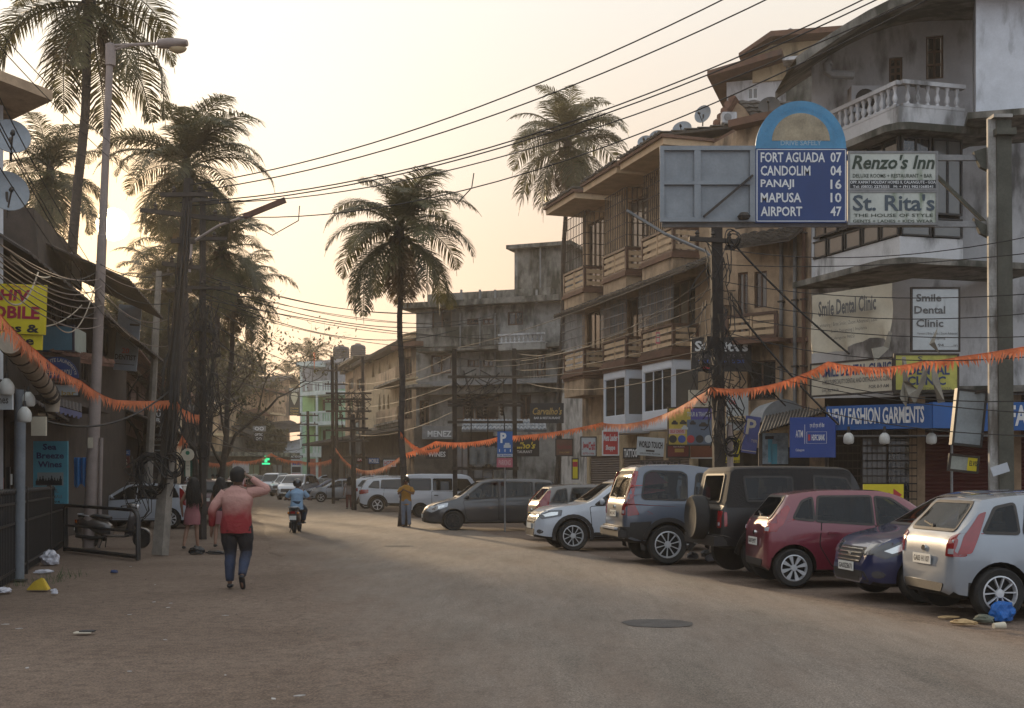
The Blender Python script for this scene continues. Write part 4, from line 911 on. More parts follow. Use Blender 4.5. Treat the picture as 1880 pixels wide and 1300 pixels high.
# small distant signs
def board(label, x0, y0, x1, y1, y, bg, lines=(), name='shop_sign', post=None, group=None, tilt=0, frame=None, cat='sign', y2=None, th=.06):
    fr = fpx(x0, y, x1, y2 or y); s = sign(name, label, fr, fr.rect(x0, y0, x1, y1), 0, bg, list(lines), th, frame, cat, group)
    if tilt: s.rotation_euler = (0, R(tilt), 0)
    if post: p = on((x0 + x1) / 2, y); obj('post', MB().tube([p + Vector((0, .1, -.05)), at((x0 + x1) / 2, y0 + 4, y) + Vector((0, .1, 0))], post), IRONW, s)
    return s
DKB = flat('dark_brown_board', (.035, .028, .025), .6)
s = board('tall dark DENTIST sign with a tooth-shaped emblem at the far end of the street', 530, 712, 551, 763, 120, DKB, [('DENTIST', .1, .03, .9, .14, WHITES, .02), ('Carine', .15, .70, .85, .76, GOLD, .02), ('Dental', .15, .79, .85, .86, GOLD, .02), ('Clinic', .15, .89, .85, .96, GOLD, .02)]); fr = fpx(530, 120, 551, 120); a, b_, c, d = fr.rect(534, 722, 547, 744)
obj('tooth_emblem', MB().poly([fr.pt((a + b_) / 2 + (b_ - a) / 2 * x_, .06, c + (d - c) * z_) for x_, z_ in ((0, 0), (.35, .2), (.8, .5), (1, .75), (.7, .98), (0, 1.05), (-.7, .98), (-1, .75), (-.8, .5), (-.35, .2))], .05, (0, 1, 0)), CRM, s)
board('white spectacles sign on the dark shop front far down the street', 464, 782, 488, 792, 113, IRONW, [('OO', .15, .15, .85, .85, WHITES, .02)])
board('grey sign with pale lettering under the spectacles sign far down the street', 466, 794, 484, 810, 113.2, DKB, [('OPTIC', .1, .1, .9, .4, WHITES, .02), ('OO', .2, .55, .8, .9, WHITES, .02)])
board('lit AC ROOMS sign over the shops left of the mint building', 533, 836, 556, 841, 100, DKB, [('AC ROOMS', .05, .1, .95, .9, WHITES, .03)]); board('grey poster board below the AC ROOMS sign', 534, 843, 554, 878, 100, GRYB, [('#', .1, .1, .9, .3, BLUEPR), ('#', .1, .4, .9, .7, DKB), ('#', .1, .75, .9, .9, PINKT)])
cr = thing('pharmacy_cross', 'glowing green pharmacy cross far down the street', 'sign', at(488, 845, 96)); GL = flat('lit_green', (.05, .5, .25), .5, emit=(.05, .9, .35), estr=.55); y = 96
for n_, (x0, x1, y0, y1) in (('cross_upright', (486, 490.5, 837, 849)), ('cross_arm', (482, 494.5, 841, 845)), ('light_strip', (481.5, 495.5, 850, 853))): obj(n_, MB().box(PX(x0, y), PX(x1, y), y - (.12 if n_ == 'cross_arm' else .1), y + .1, PZ(y1, y), PZ(y0, y)), GL, cr)
board('white truck-like box board behind the head of the man in the faded red shirt', 427, 850, 457, 868, 92, WHITEP); board('pale round sign on a post at the far left kerb', 370, 858, 380, 868, 80, GRYB, post=.05)

# ------------------------------------------------------------------ signs along the tan block
ww = WHITES
board('black hanging sign reading St. Rita\'s on the tan block, half covered by the dark pole', 1269, 619, 1380, 682, 37.5, BLACKS, [('St. Rita\'s', .06, .10, .94, .42, ww, .03), ('THE HOUSE OF STYLE', .1, .50, .9, .60, flat('dim_grey_print', (.12, .10, .11), .6), .02), ('LADIES + KIDS', .12, .66, .88, .76, BLUEPR, .03), ('#', .2, .86, .35, .92, REDT)], cat='sign')
board('black sign reading Carvalho\'s in gold script, hanging highest of the two', 973, 740, 1035, 777, 46, BLACKS, [("Carvalho's", .08, .22, .95, .58, GOLD, .02, .3), ('BAR & RESTAURANT', .12, .68, .9, .80, ww, .02)])
board('lower black sign reading Carvalho\'s in yellow script by the parking sign', 905, 801, 990, 838, 49, BLACKS, [("Carvalho's", .12, .28, .92, .62, YELT, .03, .3), ('BAR & RESTAURANT', .2, .70, .85, .84, ww, .02)])
board('blue parking sign with a white P and a small car on two posts', 913, 792, 941, 833, 38, BLUES, [('P', .2, .06, .6, .52, ww, .04), ('#', .42, .60, .88, .74, GRYB), ('#', .50, .52, .80, .61, GRYB), ('#', .12, .80, .17, .92, ww), ('#', .48, .80, .53, .92, ww), ('#', .83, .80, .88, .92, ww)], post=.03)
board('white strip reading CAR PARKING below the blue parking sign', 913, 833.6, 941, 839, 38, GRYB, [('CAR PARKING', .05, .15, .95, .85, BLUEPR, .02)]); board('faded pink strip under the blue parking sign', 912, 841, 941, 858, 38, flat('faded_pink', (.38, .10, .13), .7), [('PARKING', .12, .2, .88, .8, flat('pale_pink_print', (.5, .3, .3), .7), .03)])
board('brown shop board under a dim awning right of the Carvalho\'s signs', 1020, 806, 1052, 837, 46, mat('brown_board', (.14, .07, .05), .8), [('fashion', .1, .3, .9, .6, flat('dull_red', (.20, .04, .04), .7), .02), ('GALORE', .2, .75, .8, .85, GOLD, 0)], frame=DKB)
board('white sign with dark red handwriting reading Jewel Craft', 1066, 802, 1095, 838, 45, GRYB, [('Jewel', .12, .25, .5, .68, REDT, .03, .2), ('Craft', .5, .25, .92, .68, REDT, .03, .2), ('ESTD 1996', .15, .80, .85, .90, REDT, .01)], frame=DKB)
board('red square sign in a white frame reading Mens Leader Shoppe', 1106, 791, 1136, 836, 43.5, REDS, [('Mens Leader', .06, .14, .92, .42, ww, .03, .1), ('Shoppe', .2, .58, .78, .84, ww, .03, .1)], frame=WHITES)
board('black strip with white letters TATTOO right of the red square sign', 1144, 822, 1172, 842, 42.5, BLACKS, [('TATTOO', .06, .12, .94, .88, ww, .03)])
board('pale slanted signboard reading WORLD TOUCH', 1168, 803, 1218, 837, 40, GRYB, [('WORLD TOUCH', .06, .22, .94, .58, INK, .035), ('#', .34, .68, .66, .78, DKB), ('GROUND FLOOR', .12, .84, .88, .92, INK, .01)], tilt=4)
board('dark red board below the tour and travels board', 1224, 815, 1266, 840, 37, flat('dark_red_board', (.16, .03, .03), .7), [('#', .35, .35, .75, .62, GOLD), ('RESTAURANT', .3, .12, .8, .26, ww, .0)], frame=DKB); board('brown board right of the dark red board under the travel poster', 1268, 815, 1310, 842, 37.3, flat('dull_brick_board', (.22, .075, .045), .8), [('#', 0, .92, 1, 1, ww)])
board('large dark letters TATTOO on the unlit fascia behind the tall grey off-roader', 1176, 845, 1250, 855, 39.5, DKB, [('TATTOO', .04, .1, .96, .9, flat('dull_letters', (.11, .09, .085), .6), .03)])
s = board('colourful tour and travels board with pictures of cars and scooters', 1226, 748, 1310, 818, 36, mat('yellow_poster', (.50, .38, .07), .7, grime=.15), [('#', .5, 0, 1, .32, flat('violet_print', (.07, .06, .25), .6)), ('#', .42, .32, 1, 1, flat('steel_blue_print', (.10, .14, .20), .6)), ('TOUR & TRAVELS', .42, .12, .92, .24, GRYB, .02), ('CAR ON RENT', .03, .08, .36, .16, DKB, 0), ('#', .02, .56, .38, .70, flat('pink_label', (.50, .35, .34), .6)), ('SELF DRIVE', .05, .59, .35, .67, REDT, .02)], frame=IRON)
fr = fpx(1226, 36, 1310, 36); u0_, u1_, z0_, z1_ = fr.rect(1226, 748, 1310, 818)
for i in range(5): obj('printed_picture', MB().lathe(fr.pt(u0_ + (u1_ - u0_) * (.11 + i * .195), .012, z0_ + (z1_ - z0_) * .17), fr.n, [(.001, .004), (.115, .004), (.115, 0)], 16), (INK, BLUEPR, REDT, INK, GRYB)[i], s)
for (x, z, w_) in ((.08, .55, .14), (.26, .56, .15), (.30, .42, .14), (.48, .55, .13), (.68, .5, .2)):
    a = u0_ + (u1_ - u0_) * x; c = z0_ + (z1_ - z0_) * z; ww_ = (u1_ - u0_) * w_; obj('printed_car', MB().add([fr.pt(a + ww_ * p, .016, c + .12 * q) for p, q in ((0, 0), (1, 0), (1, .55), (.82, .6), (.65, 1), (.28, 1), (.15, .6), (0, .5))], [tuple(range(8))]), DKB if x != .30 else GRYB, s)
board('pale sign lettered SU partly hidden by the dark pole above the travel board', 1264, 716, 1306, 748, 37.6, CRM, [('SU', .50, .45, .80, .75, REDT, .02), ('#', .55, .82, .78, .85, GP)]); board('tall pale sign with red and black script right of the dark pole', 1334, 718, 1374, 790, 37.6, GRYB, [('the', .1, .18, .42, .34, REDT, .02), ('....', .1, .42, .5, .46, GP), ('Saloon', .15, .60, .8, .72, GP, .02, .2)])
board('yellow sign FOR RENT CARS with a car picture right of the dark pole', 1331, 806, 1358, 850, 36.5, YELS, [('FOR RENT', -.25, .07, 1.1, .25, INK, .035), ('& CARS', -.05, .33, .85, .50, INK, .03), ('#', .1, .62, .9, .76, INK), ('98221822', -.1, .88, 1.0, .98, INK, .02)])
board('tilted faded blue cloth sign with a pale P between the poles', 1361, 764, 1388, 832, 33, mat('faded_violet_blue', (.075, .095, .27), .8, grime=.2), [('P', .1, .08, .75, .5, CRM, .02), ('TYPE', .55, .62, .95, .70, CRM, .0), ('#', 0, .93, 1, .95, CRM)], tilt=8)
board('narrow grey banner hanging on the third storey slats of the tan block in pink print', 1204, 610, 1212, 631, 41, PINKT, [('#', .15, .12, .85, .4, CRM), ('#', .15, .5, .85, .85, CRM)], name='notice', cat='notice')

# ------------------------------------------------------------------ left side
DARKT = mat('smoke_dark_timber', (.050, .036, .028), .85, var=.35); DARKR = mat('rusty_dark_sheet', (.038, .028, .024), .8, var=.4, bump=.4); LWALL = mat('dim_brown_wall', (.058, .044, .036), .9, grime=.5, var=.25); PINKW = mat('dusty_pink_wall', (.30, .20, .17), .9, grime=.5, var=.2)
def corr_roof(parent, p0, p1, p2, p3, material, n=36, amp=.04, name='roof_sheet'):
    m = MB(); p0, p1, p2, p3 = map(Vector, (p0, p1, p2, p3)); rows = []
    for i in range(n + 1):
        f = i / n; o = Vector((0, 0, amp * (i % 2))); rows.append([p0.lerp(p1, f) + o, p3.lerp(p2, f) + o])
    m.grid(rows); m.grid([[Vector(a) - Vector((0, 0, .05)) for a in r_] for r_ in rows]); m.grid([rows[0], [Vector(a) - Vector((0, 0, .05)) for a in rows[0]]]); m.grid([[r_[0] for r_ in rows], [Vector(r_[0]) - Vector((0, 0, .05)) for r_ in rows]]); m.grid([[r_[1] for r_ in rows], [Vector(r_[1]) - Vector((0, 0, .05)) for r_ in rows]]); obj(name, m, material, parent)
# white house at the top left
FW1 = fpx(-260, 23.5, 6, 25.5); t = block('white_house', 'white upper storey with a thick overhanging roof cropped by the left edge', FW1, 8.6, WHITEP, [(-120, 230, -60, 330)], roofh=.02, ovh=0, depth=4)
obj('roof_slab', MB().hexa([FW1.pt(-1, 1.2, 10.0), FW1.pt(FW1.L + .5, 1.2, 9.35), FW1.pt(FW1.L + .5, -3, 9.35), FW1.pt(-1, -3, 10.0), FW1.pt(-1, 1.2, 10.2), FW1.pt(FW1.L + .5, 1.2, 9.55), FW1.pt(FW1.L + .5, -3, 9.55), FW1.pt(-1, -3, 10.2)]), TAN, t); obj('wall', MB().fbox(FW1, 0, FW1.L, -3.5, 0, 8.6, 9.4), WHITEP, t)
dish('large pale satellite dish at the left edge, upper of the pair', at(20, 290, 22), .34, (.55, -1, .35)); dish('large wire mesh satellite dish at the left edge, lower of the pair', at(14, 395, 22), .38, (.7, -1, .25))
# near shop under the gutter
FS = Frame((PX(-30, 17), 17), (PX(128, 31), 31)); sp_ = thing('wine_shop', 'dark shop with a low eave and red curtains behind the black fence on the left', 'shop', FS.pt(4, -1, 0))
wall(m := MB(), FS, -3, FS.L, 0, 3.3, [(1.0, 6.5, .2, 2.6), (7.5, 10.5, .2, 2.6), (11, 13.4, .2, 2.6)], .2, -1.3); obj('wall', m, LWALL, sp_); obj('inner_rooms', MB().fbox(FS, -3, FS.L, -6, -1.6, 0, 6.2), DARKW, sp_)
for i in range(14): obj('curtain', MB().fbox(FS, 1.05 + i * .78, 1.05 + i * .78 + (.34 if i % 2 else .2), -1.42, -1.36, .3, 2.55), (REDT if i % 3 == 0 else mat('brown_curtain', (.13, .05, .045), .85), CRM)[i % 5 == 3], sp_)
gr = random.Random(9)
for i in range(34):
    u = 3.5 + gr.random() * (FS.L - 4.5); z = gr.uniform(.9, 2.5); w_, h_ = gr.uniform(.12, .45), gr.uniform(.18, .6); obj('hanging_goods', MB().fbox(FS, u, u + w_, -1.28 + .02 * i / 9, -1.2 + .03 * i / 9, z, z + h_), (DARKT, CRM, REDT, BROWNT, GRYB, BLACKS, WOODW, DARKT)[i % 8], sp_)
for i in range(6): obj('mullion', MB().fbox(FS, 4 + i * 1.8, 4.08 + i * 1.8, -1.28, -1.1, 0, 3.0), DARKT, sp_)
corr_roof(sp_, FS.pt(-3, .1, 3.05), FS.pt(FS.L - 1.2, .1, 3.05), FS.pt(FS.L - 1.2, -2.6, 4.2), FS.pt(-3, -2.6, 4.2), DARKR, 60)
obj('railing_planter', MB().fbox(FS, .5, 5.5, -.9, -.55, .1, 1.0), mat('brown_planter', (.09, .04, .03), .8), sp_)
gt = thing('gutter_pipe', 'segmented cream gutter pipe sloping down along the left eave', 'pipe', at(60, 700, 19)); pts = [at(18, 628, 16.2), at(48, 662, 17.6), at(70, 692, 19), at(88, 716, 20), at(97, 732, 20.4), at(96, 756, 20.4)]; GUT = mat('dirty_cream_pipe', (.30, .25, .19), .75, grime=.45)
obj('pipe', MB().tube(pts, [.155, .15, .14, .13, .12, .11], 14), GUT, gt, smooth=50)
for i in range(4):
    a, b_ = Vector(pts[i]), Vector(pts[i + 1])
    for f in (.15, .65): obj('joint_ring', MB().lathe(a.lerp(b_, f), b_ - a, [(.15, -.03), (.168 - .01 * i, -.02), (.168 - .01 * i, .02), (.15, .03)], 14), IRON, gt)
for i, (px, py, yy, lb) in enumerate([(45, 742, 18.6, 'white bulb hanging lowest from the left eave by the thin grey post'), (12, 690, 17.4, 'white bulb hanging at the left edge below the gutter'), (52, 715, 19.6, 'white bulb hanging behind the gutter pipe')]):
    p = at(px, py, yy); b_ = thing('hanging_bulb', lb, 'light bulb', p, 'white bulbs under the left eave'); obj('cable', MB().tube([p, p + Vector((0, 0, .28))], .006, 4), IRON, b_); obj('socket', MB().lathe(p, (0, 0, -1), [(.02, -.05), (.03, .0), (.035, .04)], 8), BLACKP, b_); obj('bulb', MB().lathe(p, (0, 0, -1), [(.035, .04), (.08, .09), (.105, .14), (.105, .24), (.085, .27), (.001, .28)], 14), LAMPW, b_, smooth=40)
POSTG = mat('grey_painted_post', (.16, .18, .20), .7, grime=.3, var=.15)
p = gnd(34, 1066); t = thing('eave_post', 'thin grey steel post holding the left eave beside the fence', 'post', p); obj('post', MB().tube([p, p + Vector((.03, 0, 3.05))], .088, 12), POSTG, t, smooth=40); obj('base_plate', MB().lathe(p, (0, 0, 1), [(.14, 0), (.14, .02), (.09, .03)], 12), IRON, t)
board('pale sign cropped by the left edge, hanging under the gutter', -40, 716, 22, 752, 17.5, GRYB, [('Wines', .3, .3, .9, .7, GP, .02)]); board('cream plastic board hanging behind the thin post', 57, 765, 84, 800, 22, CRM)
s = board('blue upright poster reading Sea Breeze Wines with a row of bottles', 61, 810, 124, 925, 26.5, TEALS, [('Sea', .28, .04, .68, .14, flat('deep_navy_print', (.01, .02, .09), .6), .03), ('Breeze', .10, .18, .90, .28, flat('deep_navy_print', (.01, .02, .09), .6), .03), ('Wines', .14, .32, .84, .42, flat('deep_navy_print', (.01, .02, .09), .6), .03), ('RETAIL', .25, .76, .75, .82, GP, 0), ('& WHOLESALE', .15, .86, .85, .91, GP, 0), ('9881 094...', .1, .95, .9, .99, INK, .01), ('#', .12, .50, .88, .71, flat('pale_print', (.22, .26, .26), .6))], name='wine_poster', cat='poster')
fr = fpx(61, 26.5, 124, 26.5); u0_, u1_, z0_, z1_ = fr.rect(61, 810, 124, 925); m = MB()
for i in range(9):
    a = u0_ + (u1_ - u0_) * (.12 + i * .085); c = z0_ + (z1_ - z0_) * .30; h = (z1_ - z0_) * (.10 + .05 * math.sin(i * 2.2) ** 2); w_ = .032
    m.add([fr.pt(a + w_ * p, .012, c + h * q) for p, q in ((-1, 0), (1, 0), (1, .6), (.35, .75), (.35, 1), (-.35, 1), (-.35, .75), (-1, .6))], [tuple(range(8))])
obj('printed_bottles', m, INK, s)['kind'] = 'stuff'
# black picket fence
fn = thing('picket_fence', 'black iron picket fence with finials along the left shop front', 'fence', gnd(40, 1060)); A = gnd(-22, 1100); B = gnd(122, 1002); FN = Frame(tuple(A.xy), tuple(B.xy)); k = int(FN.L / .19); first = None; PKT = mat('black_fence_paint', (.014, .013, .013), .5, var=.4)
for i in range(k):
    u = i * .19
    if first is None: u_f = u; first = obj('picket', MB().fbox(FN, u - .013, u + .013, -.013, .013, .04, 1.38).lathe(FN.pt(u, 0, 1.38), (0, 0, 1), [(.02, 0), (.034, .03), (.030, .06), (.001, .10)], 6), PKT, fn)
    else: c = first.copy(); COL.objects.link(c); c.location = FN.u * u
for z in (.16, .9, 1.22): obj('rail', MB().fbox(FN, -.1, FN.L, -.02, .02, z, z + .035), PKT, fn)
for u in (0, FN.L / 3, FN.L * 2 / 3, FN.L): obj('fence_post', MB().fbox(FN, u - .04, u + .04, -.045, .045, 0, 1.5), PKT, fn)
# pipe barrier
br = thing('pipe_barrier', 'black double pipe barrier standing on the dirt before the parked scooter', 'barrier', gnd(190, 1025)); a, b_ = gnd(118, 1012), gnd(252, 1029); d = (b_ - a); off = Vector((-.05, .28, 0)); Zp = lambda z: Vector((0, 0, z))
for o_ in (Vector((0, 0, 0)), off):
    obj('top_pipe', MB().tube([a + o_ + Zp(.72), a + o_ + Zp(.98), a + o_ + d * .03 + Zp(1.03), b_ + o_ - d * .06 + Zp(1.0), b_ + o_ - d * .02 + Zp(.95), b_ + o_ + Zp(.85), b_ + o_ + Zp(.0)], .034, 8), PKT, br, smooth=50)
    obj('bottom_pipe', MB().tube([a + o_ + Zp(.05), b_ + o_ + Zp(.06)], .036, 8), PKT, br, smooth=50); obj('middle_pipe', MB().tube([a + o_ + Zp(.58), b_ + o_ + Zp(.56)], .022, 6), PKT, br); obj('end_pipe', MB().tube([a + o_ + Zp(0), a + o_ + Zp(.98)], .03, 8), PKT, br)
# two storey shacks behind
FL2 = Frame((PX(-60, 26), 26), (PX(232, 44), 44)); lb_ = thing('left_shack_block', 'dark two storey building with layered sheet roofs, behind the wires on the left', 'building', FL2.pt(6, -2, 0))
hs = [FL2.rect(92, 555, 103, 590), FL2.rect(110, 558, 122, 592), FL2.rect(128, 560, 140, 594), FL2.rect(186, 600, 197, 650), FL2.rect(70, 715, 110, 770), FL2.rect(150, 640, 162, 700)]
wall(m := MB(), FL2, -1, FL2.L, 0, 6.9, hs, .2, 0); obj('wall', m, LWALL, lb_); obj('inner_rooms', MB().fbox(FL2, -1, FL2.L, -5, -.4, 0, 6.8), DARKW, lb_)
for r_ in hs: window(lb_, FL2, r_, DARKT, GLASSD, 0, .1)
P_ = FL2.pt
corr_roof(lb_, P_(-1, 1.5, 6.3), P_(FL2.L - 1.2, 1.5, 5.75), P_(FL2.L - 1.5, -2.5, 8.4), P_(-1, -2.5, 8.8), DARKR, 80)
corr_roof(lb_, P_(8, 1.9, 7.2), P_(FL2.L - 4.0, 1.9, 6.9), P_(FL2.L - 5, -2.5, 8.9), P_(8, -2.5, 9.1), DARKR, 40)
obj('dormer', MB().hexa([P_(7, -.2, 6.8), P_(11, -.2, 6.8), P_(11, -3, 6.8), P_(7, -3, 6.8), P_(7, -.4, 8.9), P_(11, -.4, 8.7), P_(11, -3, 8.7), P_(7, -3, 8.9)]), LWALL, lb_)
window(lb_, FL2, (9.0, 10.4, 7.2, 8.2), DARKT, flat('pale_skylight', (.30, .33, .33), .3), .08, .02, cols=1)
for i in range(7): obj('rafter', MB().bar(P_(1 + i * 2.4, 1.45, 6.08 - i * .06), P_(1 + i * 2.4, -.1, 7.0), .07, .12), DARKT, lb_)
a, b_, c, d = FL2.rect(90, 556, 150, 592, .5)
obj('balcony_floor', MB().fbox(FL2, a - 1, b_ + 1.5, 0, 1.0, 3.55, 3.68), DARKT, lb_)
s = board('blue glass balcony front with a dark frame on the left dark building', 76, 597, 135, 645, 30, mat('dull_blue_glass', (.085, .20, .27), .25, bump=0, var=.1), frame=flat('navy_frame', (.012, .018, .04), .5), name='balcony_screen', cat='balcony screen'); board('pale side panel of the blue glass balcony', 137, 606, 158, 648, 30.2, mat('pale_mint_panel', (.26, .32, .29), .5, grime=.2), name='balcony_screen', cat='balcony screen', y2=31.5)
t = thing('tiled_awning', 'short ribbed clay awning under the blue glass balcony', 'awning', at(120, 655, 30)); FT_ = fpx(88, 30, 168, 31.5); tile_rows(t, FT_, 0, FT_.L, PZ(645, 30.5), -.2, PZ(659, 30), .7, TILER, rows=3, cols=16)
s = board('arched navy sign reading CALANGUTE LAUNDRETTE WELCOMES YOU', 66, 655, 146, 699, 28.5, flat('sign_backing_black', (.02, .018, .02), .7)); fr = fpx(66, 28.5, 146, 28.5); u0_, u1_, z0_, z1_ = fr.rect(66, 655, 146, 699); cx = (u0_ + u1_) / 2; hw = (u1_ - u0_) / 2
obj('arched_panel', MB().poly([fr.pt(cx + hw * .97 * math.cos(q), .02, z0_ + .06 + (z1_ - z0_) * .88 * math.sin(q)) for q in [math.pi * k / 20 for k in range(21)]], .02, -fr.n), NAVYS, s)
LT = flat('pale_gold_lettering', (.42, .40, .32), .6)
obj('lettering', put_text(put_text(MB(), 'CALANGUTE LAUNDRETTE', fr, 0, 1, 0, 1, .03, .02, fn=lambda a_, b2: (cx + (hw * .80 - .0 + b2 * .10 * hw) * math.cos(math.pi * (1 - a_) * .94 + .09), z0_ + .10 + (z1_ - z0_) * (.60 + .16 * b2) * math.sin(math.pi * (1 - a_) * .94 + .09))), 'WELCOMES YOU', fr, cx - hw * .66, cx + hw * .66, z0_ + .12, z0_ + .26, .03, .02), LT, s)['kind'] = 'stuff'
board('white framed shopfront panel under the arched navy sign', 80, 704, 146, 728, 29, GRYB, [('bar', .5, .55, .9, .9, GOLD, .02)], frame=DARKT)
s = board('yellow sign with red block letters ending in HIV MOBILE, cropped by the left edge', -62, 521, 82, 612, 22, YELS, [('विश्वासार्ह सेवा केंद्र', .48, .02, .75, .08, REDT, 0), ('SHIV', .30, .11, .80, .34, flat('crimson_lettering', (.30, .01, .04), .5), .04, .08), ('MOBILE', .14, .44, .93, .70, flat('crimson_lettering', (.30, .01, .04), .5), .04), ('Sales &', .25, .80, .93, .97, INK, .03)], tilt=2)
board('lower strip of the yellow mobile sign with black lettering', -62, 613, 76, 640, 22.05, YELS, [('Service', .2, .1, .9, .7, INK, .03)], tilt=2)
s = board('tall white banner marked DENTIST hanging from the left roofs', 208, 560, 250, 680, 40, mat('blue_grey_banner', (.26, .31, .37), .8, grime=.35, gcol=(.12, .13, .15)), [('DENTIST', .02, .76, .95, .84, flat('dark_grey_print', (.05, .05, .055), .7), .03), ('20', .30, .66, .62, .74, PINKT, .02), ('sai dental', .2, .48, .6, .52, GP, 0), ('#', .0, .90, .9, .915, GP), ('#', .55, .28, .98, .31, DKB)], tilt=5, name='banner', cat='banner')
for (x0, y0, x1, y1, yy, mm_, lb, ln, tl) in [(277, 744, 306, 868, 47, DKB, 'tall black vertical sign reading AURA behind the leaning pole', [('A', .35, .03, .62, .09, WHITES, .02), ('U', .35, .11, .62, .17, WHITES, .02), ('R', .35, .19, .62, .25, WHITES, .02), ('A', .35, .27, .62, .33, WHITES, .02), ('LIVING', .2, .42, .8, .46, GRYB, 0), ('ROOMS', .2, .49, .8, .53, GRYB, 0), ('#', .2, .58, .8, .60, GRYB), ('#', .25, .66, .75, .68, GRYB), ('AMIR', .3, .80, .75, .84, GRYB, 0)], 0),
      (206, 826, 238, 836, 44, BLUES, 'small blue sign with pale letters over the red sign on the left', [('CAR PARKING', .05, .2, .95, .8, WHITES, .01)], 0), (205, 838, 237, 859, 44, flat('maroon_sign', (.13, .03, .03), .7), 'small dark red sign reading TITO\'S on the left', [("TITO'S", .1, .25, .9, .75, CRM, .02)], 0),
      (352, 872, 372, 905, 46, DKB, 'dark small board low beside the second electricity pole', [], 0)]: board(lb, x0, y0, x1, y1, yy, mm_, ln, tilt=tl)
t = thing('scalloped_awning', 'lilac scalloped cloth awning edge under the gutter pipe', 'awning', at(120, 750, 24)); LIL = mat('lilac_cloth', (.22, .22, .36), .85, bump=0, trans=.2); y = 24; m = MB(); n = 22
for i in range(n):
    xa = 92 + 58 * i / n; xb = 92 + 58 * (i + 1) / n; ya = 742 + 16 * i / n; m.poly([at(xa, ya, y), at(xb, ya + .7, y), at(xb, ya + 9 + (i % 3 == 1) * 4, y), at(xa, ya + 9 + (i % 3 != 0) * 4, y)], .012, (0, 1, 0))
obj('valance', m, LIL, t)['kind'] = 'stuff'; corr_roof(t, at(92, 741, 24.02), at(150, 757, 24.02), at(150, 742, 26.5), at(92, 728, 26.5), DARKR, 18, .02, 'cloth_top')
t = thing('blue_tarpaulin', 'bright blue tarpaulin hanging behind the white lamp post', 'tarpaulin', at(152, 880, 31)); m = MB(); rows = []
for i in range(11): rows.append([at(136 + 28 * i / 10, 840 + 52 * j / 8 + 4 * math.sin(i) * (j == 8), 31 + .12 * math.sin(i * 1.9)) for j in range(9)])
m.grid(rows); obj('cloth', m, flat('bright_blue_tarp', (.01, .16, .42), .5), t, smooth=True)
# more left buildings going away
FL3 = Frame((PX(200, 44.5), 44.5), (PX(300, 76), 76)); t = block('left_far_shops', 'hazy brown row of shops beyond the dentist banner on the left', FL3, 6.2, PINKW, [(232, 700, 240, 740), (250, 710, 256, 750), (266, 720, 271, 755), (280, 735, 284, 765)], roofh=.15, ovh=.3, depth=5)
corr_roof(t, FL3.pt(-1, 2.4, 3.4), FL3.pt(FL3.L, 2.4, 3.4), FL3.pt(FL3.L, 0, 4.4), FL3.pt(-1, 0, 4.4), DARKR, 80); corr_roof(t, FL3.pt(-1, 1.2, 6.2), FL3.pt(FL3.L, 1.2, 6.2), FL3.pt(FL3.L, -2.5, 8.0), FL3.pt(-1, -2.5, 8.0), TILER, 80)
obj('shop_back', MB().fbox(FL3, 0, FL3.L, 0, .2, 0, 3.4), DARKT, t)
FL4 = Frame((PX(300, 78), 78), (PX(345, 112), 112)); block('left_far_houses', 'faint row of houses at the far left behind the poles', FL4, 8.5, CREAM, [(312, 760, 316, 800), (324, 765, 328, 800)], roofh=.3, ovh=.8, depth=6, roofm=TILER)
# railing strip behind white hatchback
rl = thing('low_railing', 'low pale railing behind the white hatchback on the left', 'railing', on(240, 46)); fr = fpx(190, 46, 285, 46); bars(rl, fr, 0, fr.L, .3, 1.5, 0, IRONW, step=.18, r=.015, name='rail_bar')
